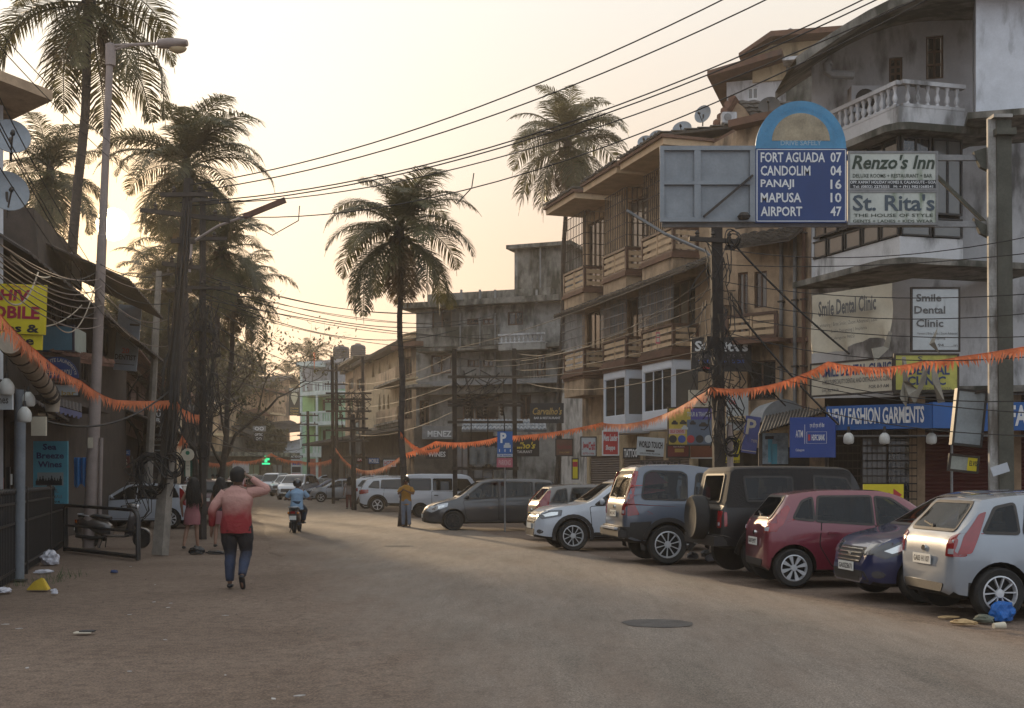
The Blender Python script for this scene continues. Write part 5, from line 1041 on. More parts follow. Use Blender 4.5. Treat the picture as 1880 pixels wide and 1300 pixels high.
# ------------------------------------------------------------------ palms and trees
FROND = mat('palm_leaflets', (.095, .088, .036), .5, var=.45, scale=1.5, bump=0, trans=.42)
FRONDDRY = mat('dry_palm_leaflets', (.15, .105, .055), .7, var=.4, scale=1.5, bump=0, trans=.3)
RACHIS = mat('palm_rib', (.10, .088, .04), .6, var=.3, bump=0)
PTRUNK = mat('palm_trunk', (.060, .048, .040), .9, var=.35, scale=4, bump=.6)
BARK = mat('tree_bark', (.045, .036, .030), .9, var=.35, scale=5, bump=.6)
LEAF = mat('tree_leaf', (.075, .070, .032), .6, var=.45, bump=0, trans=.35)
def frond_mesh(L, droop, seed, dry=False, ragged=0., a0=60):
    """arched rib along +x rising then drooping, with folded leaflets hanging from both sides"""
    r = random.Random(seed); m = MB(); n = 15; pts = []; a = R(a0); x = z = 0; seg = L / n
    ang = a
    for i in range(n + 1):
        pts.append(Vector((x, .03 * math.sin(i * .5 + seed), z)))
        ang -= R(4.4 + 4.0 * droop) * (.30 + 1.2 * i / n)
        ang = max(ang, R(-86)); x += seg * math.cos(ang); z += seg * math.sin(ang)
    m.tube(pts, [.030 * (1 - .85 * i / n) + .004 for i in range(n + 1)], 3, cap=False)
    k = 66
    for i in range(k):
        t = .13 + .86 * i / (k - 1); f = t * n; j = min(n - 1, int(f)); p = pts[j].lerp(pts[j + 1], f - j); tg = (pts[j + 1] - pts[j]).normalized()
        ll = L * .29 * (math.sin(math.pi * min(1, .14 + t * .92)) ** .65) * r.uniform(.8, 1.12)
        side = tg.cross(Vector((0, 0, 1)));  side = side.normalized() if side.length > .05 else Vector((0, 1, 0))
        upv = side.cross(tg).normalized()
        for s in (-1, 1):
            if r.random() < ragged: continue
            hang = min(.95, r.uniform(.22, .62) * (.55 + .6 * droop))
            d0 = (tg * r.uniform(.45, .68) + side * s * .85 + upv * .12).normalized()
            d1 = (d0 * (1 - hang * .55) + Vector((0, 0, -1)) * hang * .62).normalized()
            d2 = (d0 * (1 - hang) + Vector((0, 0, -1)) * (hang + .12)).normalized()
            q0 = p; q1 = q0 + d0 * ll * .35; q2 = q1 + d1 * ll * .35; q3 = q2 + d2 * ll * .32
            w = .021 * L / 3.6 * r.uniform(.8, 1.2); wv = d0.cross(upv).normalized() * w
            m.add([q0 - wv * .5, q0 + wv * .5, q1 + wv, q1 - wv, q2 + wv * .8, q2 - wv * .8, q3], [(0, 1, 2, 3), (3, 2, 4, 5), (5, 4, 6)])
    return m
FR = {}
def frond_data(kind, v):
    key = (kind, v)
    if key not in FR:
        dr, dry, a0 = {'up': (.55, 0, 82), 'mid': (.75, 0, 52), 'low': (.75, 0, 22), 'hang': (.9, 0, -16), 'dead': (.9, 1, -50)}[kind]
        o = obj('frond', frond_mesh(3.6 * (.92 + .07 * v), dr + .16 * v, v * 7 + len(kind), ragged=.12 if dry else .03, a0=a0), FRONDDRY if dry else FROND)
        FR[key] = o.data; bpy.data.objects.remove(o)
    return FR[key]
def palm(label, base, crown, size=1., seed=1, dead=4, group='coconut palms', lean=None, n=26, tr=.15, coconuts=True, visible=True):
    r = random.Random(seed); b = Vector(base); c = Vector(crown)
    t = thing('coconut_palm', label, 'palm tree', b, group)
    k = 14; pts = []
    for i in range(k + 1):
        f = i / k; p = b.lerp(c, f); bow = (lean or Vector((0, 0, 0))) * math.sin(math.pi * f)
        pts.append(p + bow + Vector((.04 * math.sin(i * 1.3 + seed), 0, 0)))
    rs = [tr * (1.5 - .5 * min(1, i / 1.5)) * (1 - .32 * i / k) for i in range(k + 1)]
    tm = MB(); tm.tube(pts, rs, 10)
    tb = obj('trunk', tm, PTRUNK, t, smooth=True)
    rg = MB()
    for i in range(1, int((c - b).length / .34)):
        f = i * .34 / (c - b).length
        if f >= 1: break
        q = f * k; j = min(k - 1, int(q)); p = pts[j].lerp(pts[j + 1], q - j); rr = rs[j] + (rs[j + 1] - rs[j]) * (q - j)
        rg.lathe(p, pts[j + 1] - pts[j], [(rr * .98, -.03), (rr * 1.07, -.005), (rr * 1.07, .012), (rr * .98, .03)], 10)
    obj('leaf_scar', rg, PTRUNK, tb)['kind'] = 'stuff'
    kinds = ['up'] * int(n * .20) + ['mid'] * int(n * .28) + ['low'] * int(n * .26) + ['hang'] * int(n * .26) + ['dead'] * dead
    for i, kd in enumerate(kinds):
        o = bpy.data.objects.new('frond', frond_data(kd, r.randrange(3))); COL.objects.link(o); o.parent = t
        o.location = c - b + Vector((0, 0, r.uniform(-.1, .2) - {'up': -.15, 'mid': 0, 'low': .15, 'hang': .3, 'dead': .5}[kd] * size))
        tilt = r.uniform(-15, 13)
        s = size * r.uniform(.82, 1.1) * (.8 if kd in ('up',) else 1) * (.7 if kd == 'dead' else 1)
        o.rotation_euler = (r.uniform(-.25, .25), R(tilt), i * 2.39996 + r.uniform(-.3, .3)); o.scale = (s, s, s)
    sh = MB()
    sh.lathe(c + Vector((0, 0, -.35 * size)), (0, 0, 1), [(.13 * size, -.1), (.2 * size, .2), (.16 * size, .55), (.05 * size, .9), (.01, 1.9 * size)], 8)
    obj('crown_shaft', sh, PTRUNK, t, smooth=True)
    if coconuts:
        for i in range(7):
            a = r.uniform(0, 6.28)
            nm = MB().lathe(c + Vector((math.cos(a) * .28, math.sin(a) * .28, -.35 + r.uniform(-.12, .12))) , (0, 0, 1), [(.02, -.13), (.09, -.08), (.11, 0), (.08, .09), (.02, .12)], 7)
            obj('coconut', nm, FROND if i % 2 else FRONDDRY, t, smooth=True)
    return t
def pal(label, px, yy, cpy, bpx, **k):
    """crown at photo column px / row cpy, base at column bpx, yy metres away"""
    return palm(label, on(bpx, yy), at(px, cpy, yy), **k)
pal('slender coconut palm whose straight dark trunk stands by the man in the yellow shirt', 733, 41.5, 425, 741, size=.94, seed=5, dead=6, n=40, tr=.12)
pal('tallest coconut palm behind the tan balcony building, its crown high over the roof', 1042, 52.5, 262, 1021, size=.98, seed=11, dead=7, n=40, tr=.13)
pal('big coconut palm right of the low sun behind the two leaning electricity poles', 342, 47, 305, 338, size=1.12, seed=23, dead=6, n=42, tr=.13)
pal('coconut palm cropped by the top edge with a trunk leaning left over the street lamp', 163, 36, -6, 32, size=1.15, seed=31, dead=2, n=30, tr=.17, lean=Vector((.5, 0, 0)))
pal('coconut palm with a pale glowing crown behind the satellite dishes on the left', 92, 52, 318, 105, size=1.0, seed=44, dead=5, n=34)
pal('short coconut palm right of the big one, hanging fronds over the bare tree', 408, 55, 455, 372, size=.95, seed=52, dead=6, n=30)
pal('low coconut palm directly behind the crossarms of the leaning poles', 372, 62, 560, 350, size=.95, seed=61, dead=5, n=30)
pal('shadowy coconut palm between the sun and the big palm', 292, 56, 520, 255, size=.80, seed=72, dead=6, n=34)
pal('small hazy coconut palm low over the left roofs under the sun', 215, 60, 590, 250, size=.75, seed=83, dead=3, n=28)
pal('dark coconut palm whose drooping fronds reach down beside the bare tree', 330, 66, 470, 318, size=1.0, seed=95, dead=7, n=34)
pal('coconut palm whose fronds hang right of the poles above the bare twigs', 432, 60, 540, 405, size=.95, seed=171, dead=6, n=34)
pal('hazy coconut palm low between the thin pale pole and the leaning pole', 300, 64, 600, 300, size=1.0, seed=181, dead=6, n=34)
for i, (px, y, cy, lb) in enumerate([(570, 150, 657, 'far hazy palm poking up behind the mint green building'), (528, 165, 690, 'far hazy palm left of the mint green building'), (450, 160, 668, 'far hazy palm behind the bare branches'), (410, 150, 640, 'far hazy palm behind the bare tree, nearest the big palms')]):
    pal(lb, px, y, cy, px, size=1.1, seed=100 + i, dead=2, n=22, coconuts=False, group='far hazy palms')

def tree(label, base, spread, seed, leafy=0, name='bare_tree', cat='tree', trunk_h=2.2, depth=6, r0=.16, group=None, aim=Vector((.35, 0, 1)), leaf=.09):
    r = random.Random(seed); b = Vector(base); t = thing(name, label, cat, b, group); tm = MB(); bm_ = MB(); tips = []
    def grow_(p, d, L, rad, lv):
        k = 4; pts = [p]; dd = d.copy()
        for i in range(k):
            dd = (dd + Vector((r.uniform(-.22, .22), r.uniform(-.22, .22), r.uniform(-.1, .16)))).normalized(); pts.append(pts[-1] + dd * L / k)
        (tm if lv <= 1 else bm_).tube(pts, [rad * (1 - .38 * i / k) for i in range(k + 1)], 5 if lv < 3 else 3, cap=False)
        if lv >= depth - 2: tips.extend(pts[1:])
        if lv >= depth: return
        for j in range(r.choice((2, 3, 3)) if lv < 4 else 2):
            q = pts[r.choice((2, 3, 4)) if j else 4]
            nd = (dd * .8 + Vector((r.uniform(-1, 1), r.uniform(-.9, .9), r.uniform(-.45, .55))) * .85).normalized()
            grow_(q, nd, L * r.uniform(.66, .86), rad * .6, lv + 1)
    grow_(b, aim.normalized(), trunk_h, r0, 0)
    tb = obj('trunk', tm, BARK, t, smooth=True); obj('branches', bm_, BARK, t, smooth=True)
    if leafy:
        lm = MB()
        for p in tips:
            for _ in range(leafy):
                q = p + Vector((r.gauss(0, .28), r.gauss(0, .28), r.gauss(0, .25))); a = Vector((r.gauss(0, 1), r.gauss(0, 1), r.gauss(0, 1))).normalized(); c = a.cross(Vector((0, 0, 1))).normalized(); l = leaf * r.uniform(.6, 1.3)
                lm.add([q, q + a * l + c * l * .5, q + a * l * 2, q + a * l - c * l * .5], [(0, 1, 2, 3)])
        obj('crown', lm, LEAF, t)
    return t
tree('bare dark tree spreading twigs to the right above the distant shops', on(362, 50), 4, 3, trunk_h=3.0, depth=6, r0=.10, aim=Vector((.12, 0, 1)))
tree('sparse leafy tree reaching right over the tan gabled houses', on(392, 70), 4, 9, leafy=1, name='leafy_tree', trunk_h=4.6, depth=6, r0=.15, aim=Vector((.20, 0, 1)), leaf=.13)
tree('twiggy tree behind the hanging dentist banner on the left', on(262, 50), 4, 14, leafy=1, name='leafy_tree', trunk_h=3.0, depth=6, r0=.14, aim=Vector((-.1, 0, 1)), leaf=.1)
tree('dense leafy tree behind the left roofs below the sun', on(215, 75), 4, 21, leafy=5, name='leafy_tree', trunk_h=3.8, depth=6, r0=.2, aim=Vector((.1, 0, 1)), leaf=.22)
tree('hazy round tree closing the far left end of the street', on(395, 128), 4, 27, leafy=5, name='leafy_tree', trunk_h=4.5, depth=6, r0=.25, aim=Vector((0, 0, 1)), leaf=.28)
tree('dark tree with creepers over the small shop beside the dentist board', on(468, 128), 4, 33, leafy=6, name='leafy_tree', trunk_h=2.4, depth=6, r0=.2, aim=Vector((0, 0, 1)), leaf=.25)
# ------------------------------------------------------------------ cars
def pchip(pts):
    xs = [p[0] for p in pts]; ys = [p[1] for p in pts]; n = len(xs)
    h = [xs[i + 1] - xs[i] for i in range(n - 1)]; d = [(ys[i + 1] - ys[i]) / h[i] for i in range(n - 1)]
    m = [d[0]] + [0 if d[i - 1] * d[i] <= 0 else 2 / (1 / d[i - 1] + 1 / d[i]) for i in range(1, n - 1)] + [d[-1]]
    def f(x):
        if x <= xs[0]: return ys[0]
        if x >= xs[-1]: return ys[-1]
        i = max(k for k in range(n - 1) if xs[k] <= x); t = (x - xs[i]) / h[i]
        return ((2 * t ** 3 - 3 * t * t + 1) * ys[i] + (t ** 3 - 2 * t * t + t) * h[i] * m[i] + (-2 * t ** 3 + 3 * t * t) * ys[i + 1] + (t ** 3 - t * t) * h[i] * m[i + 1])
    return f
CARS = {
 'hatch': dict(L=3.8, W=1.68, H=1.45, wr=.30, ax=(-1.25, 1.22),
    top=[(-1.90,.60),(-1.87,.88),(-1.80,.99),(-1.56,1.27),(-1.46,1.385),(-.7,1.45),(0,1.44),(.30,1.385),(1.0,1.0),(1.12,.95),(1.6,.84),(1.82,.68),(1.90,.48)],
    belt=[(-1.9,.96),(-1,.94),(.9,.88),(1.9,.66)], bot=[(-1.9,.30),(-1.75,.22),(1.7,.2),(1.9,.24)],
    plan=[(-1.9,.60),(-1.84,.76),(-1.6,.825),(-.9,.84),(.9,.835),(1.45,.80),(1.75,.68),(1.9,.48)], tum=.30,
    win=[[(-1.52,1.0),(-1.10,.985),(-1.10,1.33),(-1.34,1.28)],[(-1.04,.98),(-.12,.945),(-.12,1.345),(-.95,1.34)],[(-.05,.94),(.84,.925),(.22,1.31),(-.05,1.34)]],
    door=[[(-.98,.90),(-1.02,.62),(-.80,.30),(-.09,.30),(-.09,.93),(-.98,.95)],[(-.07,.30),(.86,.30),(.90,.88),(-.07,.93)]],
    handle=[(-.80,.80),(.02,.80)], rg=[(.60,1.02),(.50,1.34)], ws=[(.66,.99),(.52,1.36)],
    tails=[(-1.84,.70),(-1.60,.78),(-1.50,1.30),(-1.62,1.24),(-1.82,1.0)], tailr=[(.60,.72),(.80,.72),(.78,1.0),(.60,.95)],
    heads=[(1.22,.76),(1.20,.86),(1.50,.80),(1.84,.62),(1.70,.56)], headf=[(.40,.60),(.72,.62),(.72,.78),(.42,.74)],
    grille=[(-.36,.50),(.36,.50),(.40,.70),(-.40,.70)], fbump=[(-.55,.26),(.55,.26),(.5,.40),(-.5,.40)], rbump=[(-.5,.30),(.5,.30),(.56,.40),(-.56,.40)],
    plate=.66, fplate=.44),
 'suv': dict(L=4.3, W=1.80, H=1.64, wr=.345, ax=(-1.30, 1.31),
    top=[(-2.15,.68),(-2.12,.98),(-2.06,1.10),(-1.86,1.42),(-1.76,1.55),(-1.0,1.635),(0,1.64),(.22,1.58),(.92,1.13),(1.05,1.085),(1.70,1.0),(2.02,.86),(2.13,.66),(2.15,.50)],
    belt=[(-2.15,1.08),(-1,1.07),(.9,1.0),(2.15,.78)], bot=[(-2.15,.42),(-1.9,.30),(1.8,.27),(2.15,.32)],
    plan=[(-2.15,.68),(-2.08,.82),(-1.8,.885),(-1,.90),(1,.895),(1.6,.87),(2.0,.76),(2.15,.58)], tum=.30,
    win=[[(-1.72,1.16),(-1.22,1.12),(-1.22,1.46),(-1.48,1.44)],[(-1.14,1.12),(-.16,1.075),(-.16,1.53),(-1.10,1.50)],[(-.08,1.07),(.80,1.04),(.16,1.50),(-.08,1.53)]],
    door=[[(-.98,1.03),(-1.02,.74),(-.80,.40),(-.09,.40),(-.09,1.05),(-.98,1.09)],[(-.07,.40),(.86,.40),(.92,1.0),(-.07,1.05)]],
    handle=[(-.82,.92),(.02,.92)], rg=[(.68,1.12),(.58,1.50)], ws=[(.72,1.12),(.58,1.54)],
    tails=[(-2.10,.84),(-1.72,.90),(-1.72,1.06),(-2.08,1.06)], tailr=[(.52,.84),(.88,.84),(.86,1.04),(.50,1.02)],
    heads=[(1.58,.80),(1.55,.93),(1.80,.92),(2.10,.82),(2.02,.72)], headf=[(.46,.76),(.82,.78),(.82,.92),(.48,.90)],
    grille=[(-.46,.62),(.46,.62),(.52,.88),(-.52,.88)], fbump=[(-.60,.34),(.60,.34),(.55,.50),(-.55,.50)], rbump=[(-.7,.40),(.7,.40),(.74,.60),(-.74,.60)],
    plate=.86, fplate=.56, clad=1, rails=1),
 'mpv': dict(L=4.4, W=1.74, H=1.69, wr=.32, ax=(-1.45, 1.29),
    top=[(-2.2,.60),(-2.18,.96),(-2.12,1.10),(-1.96,1.50),(-1.86,1.62),(-1.0,1.685),(.1,1.67),(.42,1.58),(1.12,1.10),(1.25,1.04),(1.80,.90),(2.08,.74),(2.2,.50)],
    belt=[(-2.2,1.06),(-1,1.04),(.9,.98),(2.2,.66)], bot=[(-2.2,.34),(-2.0,.26),(1.9,.22),(2.2,.27)],
    plan=[(-2.2,.66),(-2.12,.80),(-1.9,.855),(-1,.87),(1,.865),(1.65,.82),(2.0,.70),(2.2,.50)], tum=.24,
    win=[[(-1.98,1.14),(-1.32,1.12),(-1.32,1.54),(-1.82,1.52)],[(-1.24,1.11),(-.22,1.07),(-.22,1.57),(-1.24,1.55)],[(-.14,1.06),(.98,1.02),(.34,1.52),(-.14,1.57)]],
    door=[[(-1.14,1.02),(-1.18,.74),(-.95,.34),(-.15,.34),(-.15,1.04),(-1.14,1.08)],[(-.13,.34),(.86,.34),(.98,.96),(-.13,1.04)]],
    handle=[(-.92,.90),(-.04,.90)], rg=[(.66,1.12),(.60,1.56)], ws=[(.70,1.10),(.58,1.58)],
    tails=[(-2.14,.90),(-1.90,.96),(-1.94,1.42),(-2.06,1.36)], tailr=[(.62,.92),(.84,.92),(.80,1.30),(.66,1.26)],
    heads=[(1.48,.78),(1.46,.90),(1.80,.84),(2.12,.64),(1.98,.58)], headf=[(.42,.60),(.78,.64),(.78,.82),(.44,.76)],
    grille=[(-.42,.52),(.42,.52),(.44,.72),(-.44,.72)], fbump=[(-.6,.28),(.6,.28),(.55,.42),(-.55,.42)], rbump=[(-.6,.36),(.6,.36),(.64,.46),(-.64,.46)],
    plate=.82, fplate=.46),
 'tall': dict(L=4.43, W=1.82, H=1.92, wr=.375, ax=(-1.36, 1.32),
    top=[(-2.215,.78),(-2.20,1.12),(-2.14,1.26),(-1.98,1.72),(-1.88,1.86),(-1.70,1.905),(-1.0,1.92),(-.6,1.87),(-.2,1.835),(.10,1.80),(.34,1.72),(.82,1.26),(.92,1.20),(1.75,1.12),(2.08,1.04),(2.18,.84),(2.215,.6)],
    belt=[(-2.215,1.17),(-1,1.17),(.9,1.14),(2.215,.9)], bot=[(-2.215,.50),(-2.0,.40),(1.9,.36),(2.215,.42)],
    plan=[(-2.215,.76),(-2.15,.86),(-1.9,.90),(-1,.91),(1,.90),(1.7,.86),(2.1,.78),(2.215,.66)], tum=.17,
    win=[[(-1.86,1.25),(-.98,1.22),(-.96,1.70),(-1.06,1.76),(-1.66,1.78),(-1.78,1.72)],[(-.84,1.21),(-.60,1.21),(-.60,1.73),(-.76,1.73)],[(-.56,1.21),(.10,1.20),(.10,1.71),(-.56,1.73)],[(.22,1.20),(.84,1.19),(.48,1.62),(.22,1.66)]],
    door=[[(-.84,.80),(-.70,.50),(.14,.48),(.14,1.17),(-.92,1.19)],[(.17,.48),(.98,.48),(.98,1.15),(.17,1.17)]],
    handle=[(-.70,1.04),(.30,1.03)], rg=[(.68,1.26),(.60,1.80)], ws=[(.76,1.24),(.64,1.70)],
    tails=[(-2.15,.92),(-1.92,.95),(-2.00,1.14),(-2.02,1.30),(-1.90,1.78),(-1.99,1.78),(-2.13,1.28)], tailr=[(.68,.94),(.90,.94),(.88,1.18),(.74,1.78),(.67,1.78),(.72,1.2)],
    heads=[(1.80,.86),(1.78,1.02),(2.05,1.0),(2.14,.86)], headf=[(.50,.84),(.82,.84),(.80,1.0),(.52,1.0)],
    grille=[(-.44,.78),(.44,.78),(.46,1.0),(-.46,1.0)], fbump=[(-.62,.44),(.62,.44),(.6,.62),(-.6,.62)], rbump=[(-.84,.50),(.84,.50),(.88,.72),(-.88,.72)],
    plate=.96, fplate=.66, clad=2, step=1),
 'jeep': dict(L=3.95, W=1.82, H=1.85, wr=.38, ax=(-1.22, 1.28),
    top=[(-1.975,.88),(-1.96,1.10),(-1.90,1.20),(-1.78,1.76),(-1.70,1.83),(-1.0,1.85),(.20,1.83),(.32,1.78),(.62,1.22),(.70,1.17),(1.7,1.10),(1.88,1.04),(1.95,.84),(1.975,.6)],
    belt=[(-1.975,1.15),(-1,1.15),(.6,1.13),(1.975,.9)], bot=[(-1.975,.55),(-1.8,.46),(1.8,.44),(1.975,.5)],
    plan=[(-1.975,.80),(-1.93,.84),(-1.7,.86),(0,.87),(.7,.86),(1.6,.78),(1.9,.72),(1.975,.66)], tum=.13,
    win=[[(-1.52,1.26),(-.72,1.26),(-.72,1.66),(-1.56,1.66)],[(-.34,1.22),(.46,1.22),(.22,1.64),(-.34,1.68)]],
    door=[[(-.44,.56),(.54,.56),(.60,1.15),(-.44,1.16)]],
    handle=[(-.32,1.02)], rg=[(.50,1.24),(.50,1.70)], ws=[(.70,1.22),(.64,1.72)],
    tails=[(-1.93,.84),(-1.88,.84),(-1.88,1.08),(-1.93,1.08)], tailr=[(.64,.82),(.80,.82),(.80,1.10),(.64,1.10)],
    heads=[(1.80,.84),(1.80,.98),(1.9,.98),(1.92,.84)], headf=[(.44,.80),(.66,.80),(.66,1.0),(.44,1.0)],
    grille=[(-.34,.74),(.34,.74),(.34,1.02),(-.34,1.02)], fbump=[(-.75,.52),(.75,.52),(.75,.66),(-.75,.66)], rbump=[(-.84,.52),(.84,.52),(.84,.70),(-.84,.70)],
    plate=.70, fplate=.60, soft=1, clad=3),
 'van': dict(L=3.68, W=1.475, H=1.82, wr=.28, ax=(-1.15, 1.18),
    top=[(-1.84,.60),(-1.83,1.0),(-1.80,1.30),(-1.72,1.70),(-1.62,1.80),(-1.0,1.82),(.5,1.81),(.85,1.74),(1.38,1.12),(1.5,1.02),(1.74,.90),(1.82,.70),(1.84,.45)],
    belt=[(-1.84,1.06),(-1,1.06),(.9,1.02),(1.84,.7)], bot=[(-1.84,.34),(-1.7,.27),(1.6,.25),(1.84,.28)],
    plan=[(-1.84,.64),(-1.78,.72),(-1.5,.737),(1.2,.735),(1.6,.69),(1.84,.52)], tum=.12,
    win=[[(-1.62,1.14),(-.72,1.14),(-.72,1.60),(-1.60,1.60)],[(-.62,1.14),(.16,1.14),(.16,1.60),(-.62,1.60)],[(.26,1.12),(1.14,1.10),(.80,1.58),(.26,1.60)]],
    door=[[(-.68,.32),(.20,.32),(.20,1.08),(-.68,1.09)],[(.22,.32),(.80,.34),(1.12,.66),(1.18,1.05),(.22,1.08)]],
    handle=[(-.50,.92),(.36,.92)], rg=[(.56,1.14),(.52,1.64)], ws=[(.62,1.12),(.56,1.66)],
    tails=[(-1.82,.76),(-1.72,.76),(-1.72,1.06),(-1.82,1.06)], tailr=[(.54,.76),(.70,.76),(.70,1.06),(.54,1.06)],
    heads=[(1.50,.70),(1.48,.86),(1.72,.84),(1.80,.68)], headf=[(.36,.62),(.64,.64),(.62,.82),(.38,.80)],
    grille=[(-.30,.62),(.30,.62),(.32,.78),(-.32,.78)], fbump=[(-.5,.30),(.5,.30),(.5,.44),(-.5,.44)], rbump=[(-.6,.34),(.6,.34),(.6,.50),(-.6,.50)],
    plate=.66, fplate=.48),
}
TYRE = mat('tyre_rubber', (.018, .017, .016), .85, bump=.3, scale=8, var=.3)
BLACKP = mat('black_plastic')
SEAM = flat('panel_gap', (.006, .006, .006), .8)
CARGLASS = glassmat('car_glass', (.006, .008, .010), .04); CARGLASS.node_tree.nodes['Principled BSDF'].inputs['Specular IOR Level'].default_value = .5
REDL = flat('red_lens', (.24, .012, .014), .12, coat=1., var=.25)
CLEARL = flat('clear_lens', (.50, .52, .55), .08, metal=.3, coat=1., var=.3)
DARKL = flat('dark_lens', (.05, .052, .058), .06, coat=1.)
CHROME = flat('chrome', (.62, .62, .60), .16, metal=1.)
ALLOY = mat('alloy_rim', (.55, .56, .58), .38, metal=.35, var=.15, bump=0)
STEELRIM = mat('black_steel_rim', (.03, .03, .03), .5, metal=.3, bump=0)
PLATE = flat('number_plate_white', (.62, .62, .58), .5)
PLATEY = flat('number_plate_yellow', (.60, .40, .03), .5)
def paint(key, rgb, metal=.25, dust=.22, rough=.3): return mat(key, rgb, rough, metal=metal, var=.05, scale=1.2, bump=0, coat=1., dust=dust)

def cut_poly(pts, step):
    bm = bmesh.new(); vs = [bm.verts.new((p[0], p[1], 0)) for p in pts]; bm.faces.new(vs)
    for ax in (0, 1):
        a = min(p[ax] for p in pts); b_ = max(p[ax] for p in pts); k = int((b_ - a) / step) + 1
        for i in range(1, k):
            co = Vector((0, 0, 0)); co[ax] = a + (b_ - a) * i / k; no = Vector((0, 0, 0)); no[ax] = 1
            bmesh.ops.bisect_plane(bm, geom=bm.verts[:] + bm.edges[:] + bm.faces[:], plane_co=co, plane_no=no)
    bmesh.ops.triangulate(bm, faces=[f for f in bm.faces if len(f.verts) > 4])
    bm.verts.index_update(); v = [(q.co.x, q.co.y) for q in bm.verts]; f = [tuple(q.index for q in fc.verts) for fc in bm.faces]
    bd = [(e.verts[0].index, e.verts[1].index) for e in bm.edges if len(e.link_faces) == 1]; bm.free(); return v, f, bd
def conform(mb, bvh, pts, mode, off, step=.12, sgn=1):
    """lays a panel onto the body: mode side (x,z), rear (y,z), front (y,z), top (x,y)"""
    v, f, bd = cut_poly(pts, step); out = []; inn = []; last = None; miss = []
    for k, (a, b_) in enumerate(v):
        if mode == 'side': o, d = Vector((a, sgn * 3, b_)), Vector((0, -sgn, 0))
        elif mode == 'rear': o, d = Vector((-4, a, b_)), Vector((1, 0, 0))
        elif mode == 'front': o, d = Vector((4, a, b_)), Vector((-1, 0, 0))
        else: o, d = Vector((a, b_, 4)), Vector((0, 0, -1))
        h = bvh.ray_cast(o, d)
        p = h[0]
        if p is None: miss.append(k); out.append(None); inn.append(None); continue
        out.append(p - d * off); inn.append(p + d * .004)
    good = [k for k in range(len(v)) if out[k] is not None]
    if not good: return mb
    for k in miss:
        j = min(good, key=lambda q: (v[q][0] - v[k][0]) ** 2 + (v[q][1] - v[k][1]) ** 2)
        out[k] = out[j].copy(); inn[k] = inn[j].copy()
        for tgt in (out, inn):
            if mode == 'side': tgt[k].x, tgt[k].z = v[k]
            elif mode in ('rear', 'front'): tgt[k].y, tgt[k].z = v[k]
            else: tgt[k].x, tgt[k].y = v[k]
    n = len(v)
    mb.add(out + inn, f + [(a, b_, b_ + n, a + n) for a, b_ in bd]); return mb
def grow(pts, e):
    cx = sum(p[0] for p in pts) / len(pts); cy = sum(p[1] for p in pts) / len(pts); out = []; n = len(pts)
    ar = sum(pts[i][0] * pts[(i + 1) % n][1] - pts[(i + 1) % n][0] * pts[i][1] for i in range(n)); s = 1 if ar > 0 else -1
    for i in range(n):
        a, b_, c = Vector(pts[i - 1]), Vector(pts[i]), Vector(pts[(i + 1) % n])
        d1 = (b_ - a).normalized(); d2 = (c - b_).normalized(); n1 = Vector((d1.y, -d1.x)) * s; n2 = Vector((d2.y, -d2.x)) * s
        k = (n1 + n2); k = k / max(.5, k.length_squared / 2) if k.length > 1e-6 else n1
        out.append(tuple(b_ + k * e))
    return out
def roundp(pts, r=.03, seg=3):
    out = []; n = len(pts)
    for i in range(n):
        a, b_, c = Vector(pts[i - 1]), Vector(pts[i]), Vector(pts[(i + 1) % n])
        d1 = a - b_; d2 = c - b_; rr = min(r, d1.length * .4, d2.length * .4); p = b_ + d1.normalized() * rr; q = b_ + d2.normalized() * rr
        for k in range(seg + 1):
            t = k / seg; out.append(tuple((1 - t) ** 2 * p + 2 * t * (1 - t) * b_ + t * t * q))
    return out

def ring(bvh, pts, md, off, sgn):
    m = MB(); a_, b2 = grow(pts, -.014), grow(pts, .018); n = len(pts)
    for i in range(n):
        if (Vector(pts[i]) - Vector(pts[(i + 1) % n])).length > 1e-4: conform(m, bvh, [a_[i], a_[(i + 1) % n], b2[(i + 1) % n], b2[i]], md, off, .12, sgn)
    return m
CARGLASS2 = glassmat('see_through_car_glass', (.006, .008, .010), .03, see=.62); SEATM = flat('dark_seat_cloth', (.03, .028, .027), .9)
def make_rim(style, r, material, parent):
    m = MB(); w = .035
    m.lathe((0, 0, 0), (0, 1, 0), [(r, .0), (r, -.03), (r * .93, -.035), (r * .91, .0), (r * .88, .03)], 28, cap=False)
    n = {'five': 5, 'twin': 5, 'nine': 9, 'ten': 10, 'cover': 8, 'steel': 10}[style]
    hub = [(.001, -.030), (r * .22, -.028), (r * .26, -.012), (r * .26, .01)]
    m.lathe((0, 0, 0), (0, 1, 0), hub, 16)
    for i in range(n):
        a = 2 * math.pi * i / n + .3
        def P(rr, da, y): return (rr * math.cos(a + da), y, rr * math.sin(a + da))
        if style == 'twin':
            for s in (-1, 1):
                m.hexa([P(r * .22, s * .10 - .10, -.016), P(r * .22, s * .10 + .10, -.016), P(r * .93, s * .30 + .045, -.022), P(r * .93, s * .30 - .045, -.022),
                        P(r * .22, s * .10 - .10, .02), P(r * .22, s * .10 + .10, .02), P(r * .93, s * .30 + .045, .02), P(r * .93, s * .30 - .045, .02)])
        else:
            wi, wo = {'five': (.30, .14), 'nine': (.16, .10), 'ten': (.10, .05), 'cover': (.20, .17), 'steel': (.2, .22)}[style]
            m.hexa([P(r * .22, -wi, -.018), P(r * .22, wi, -.018), P(r * .93, wo, -.024), P(r * .93, -wo, -.024),
                    P(r * .22, -wi, .015), P(r * .22, wi, .015), P(r * .93, wo, .012), P(r * .93, -wo, .012)])
    return obj('rim', m, material, parent)

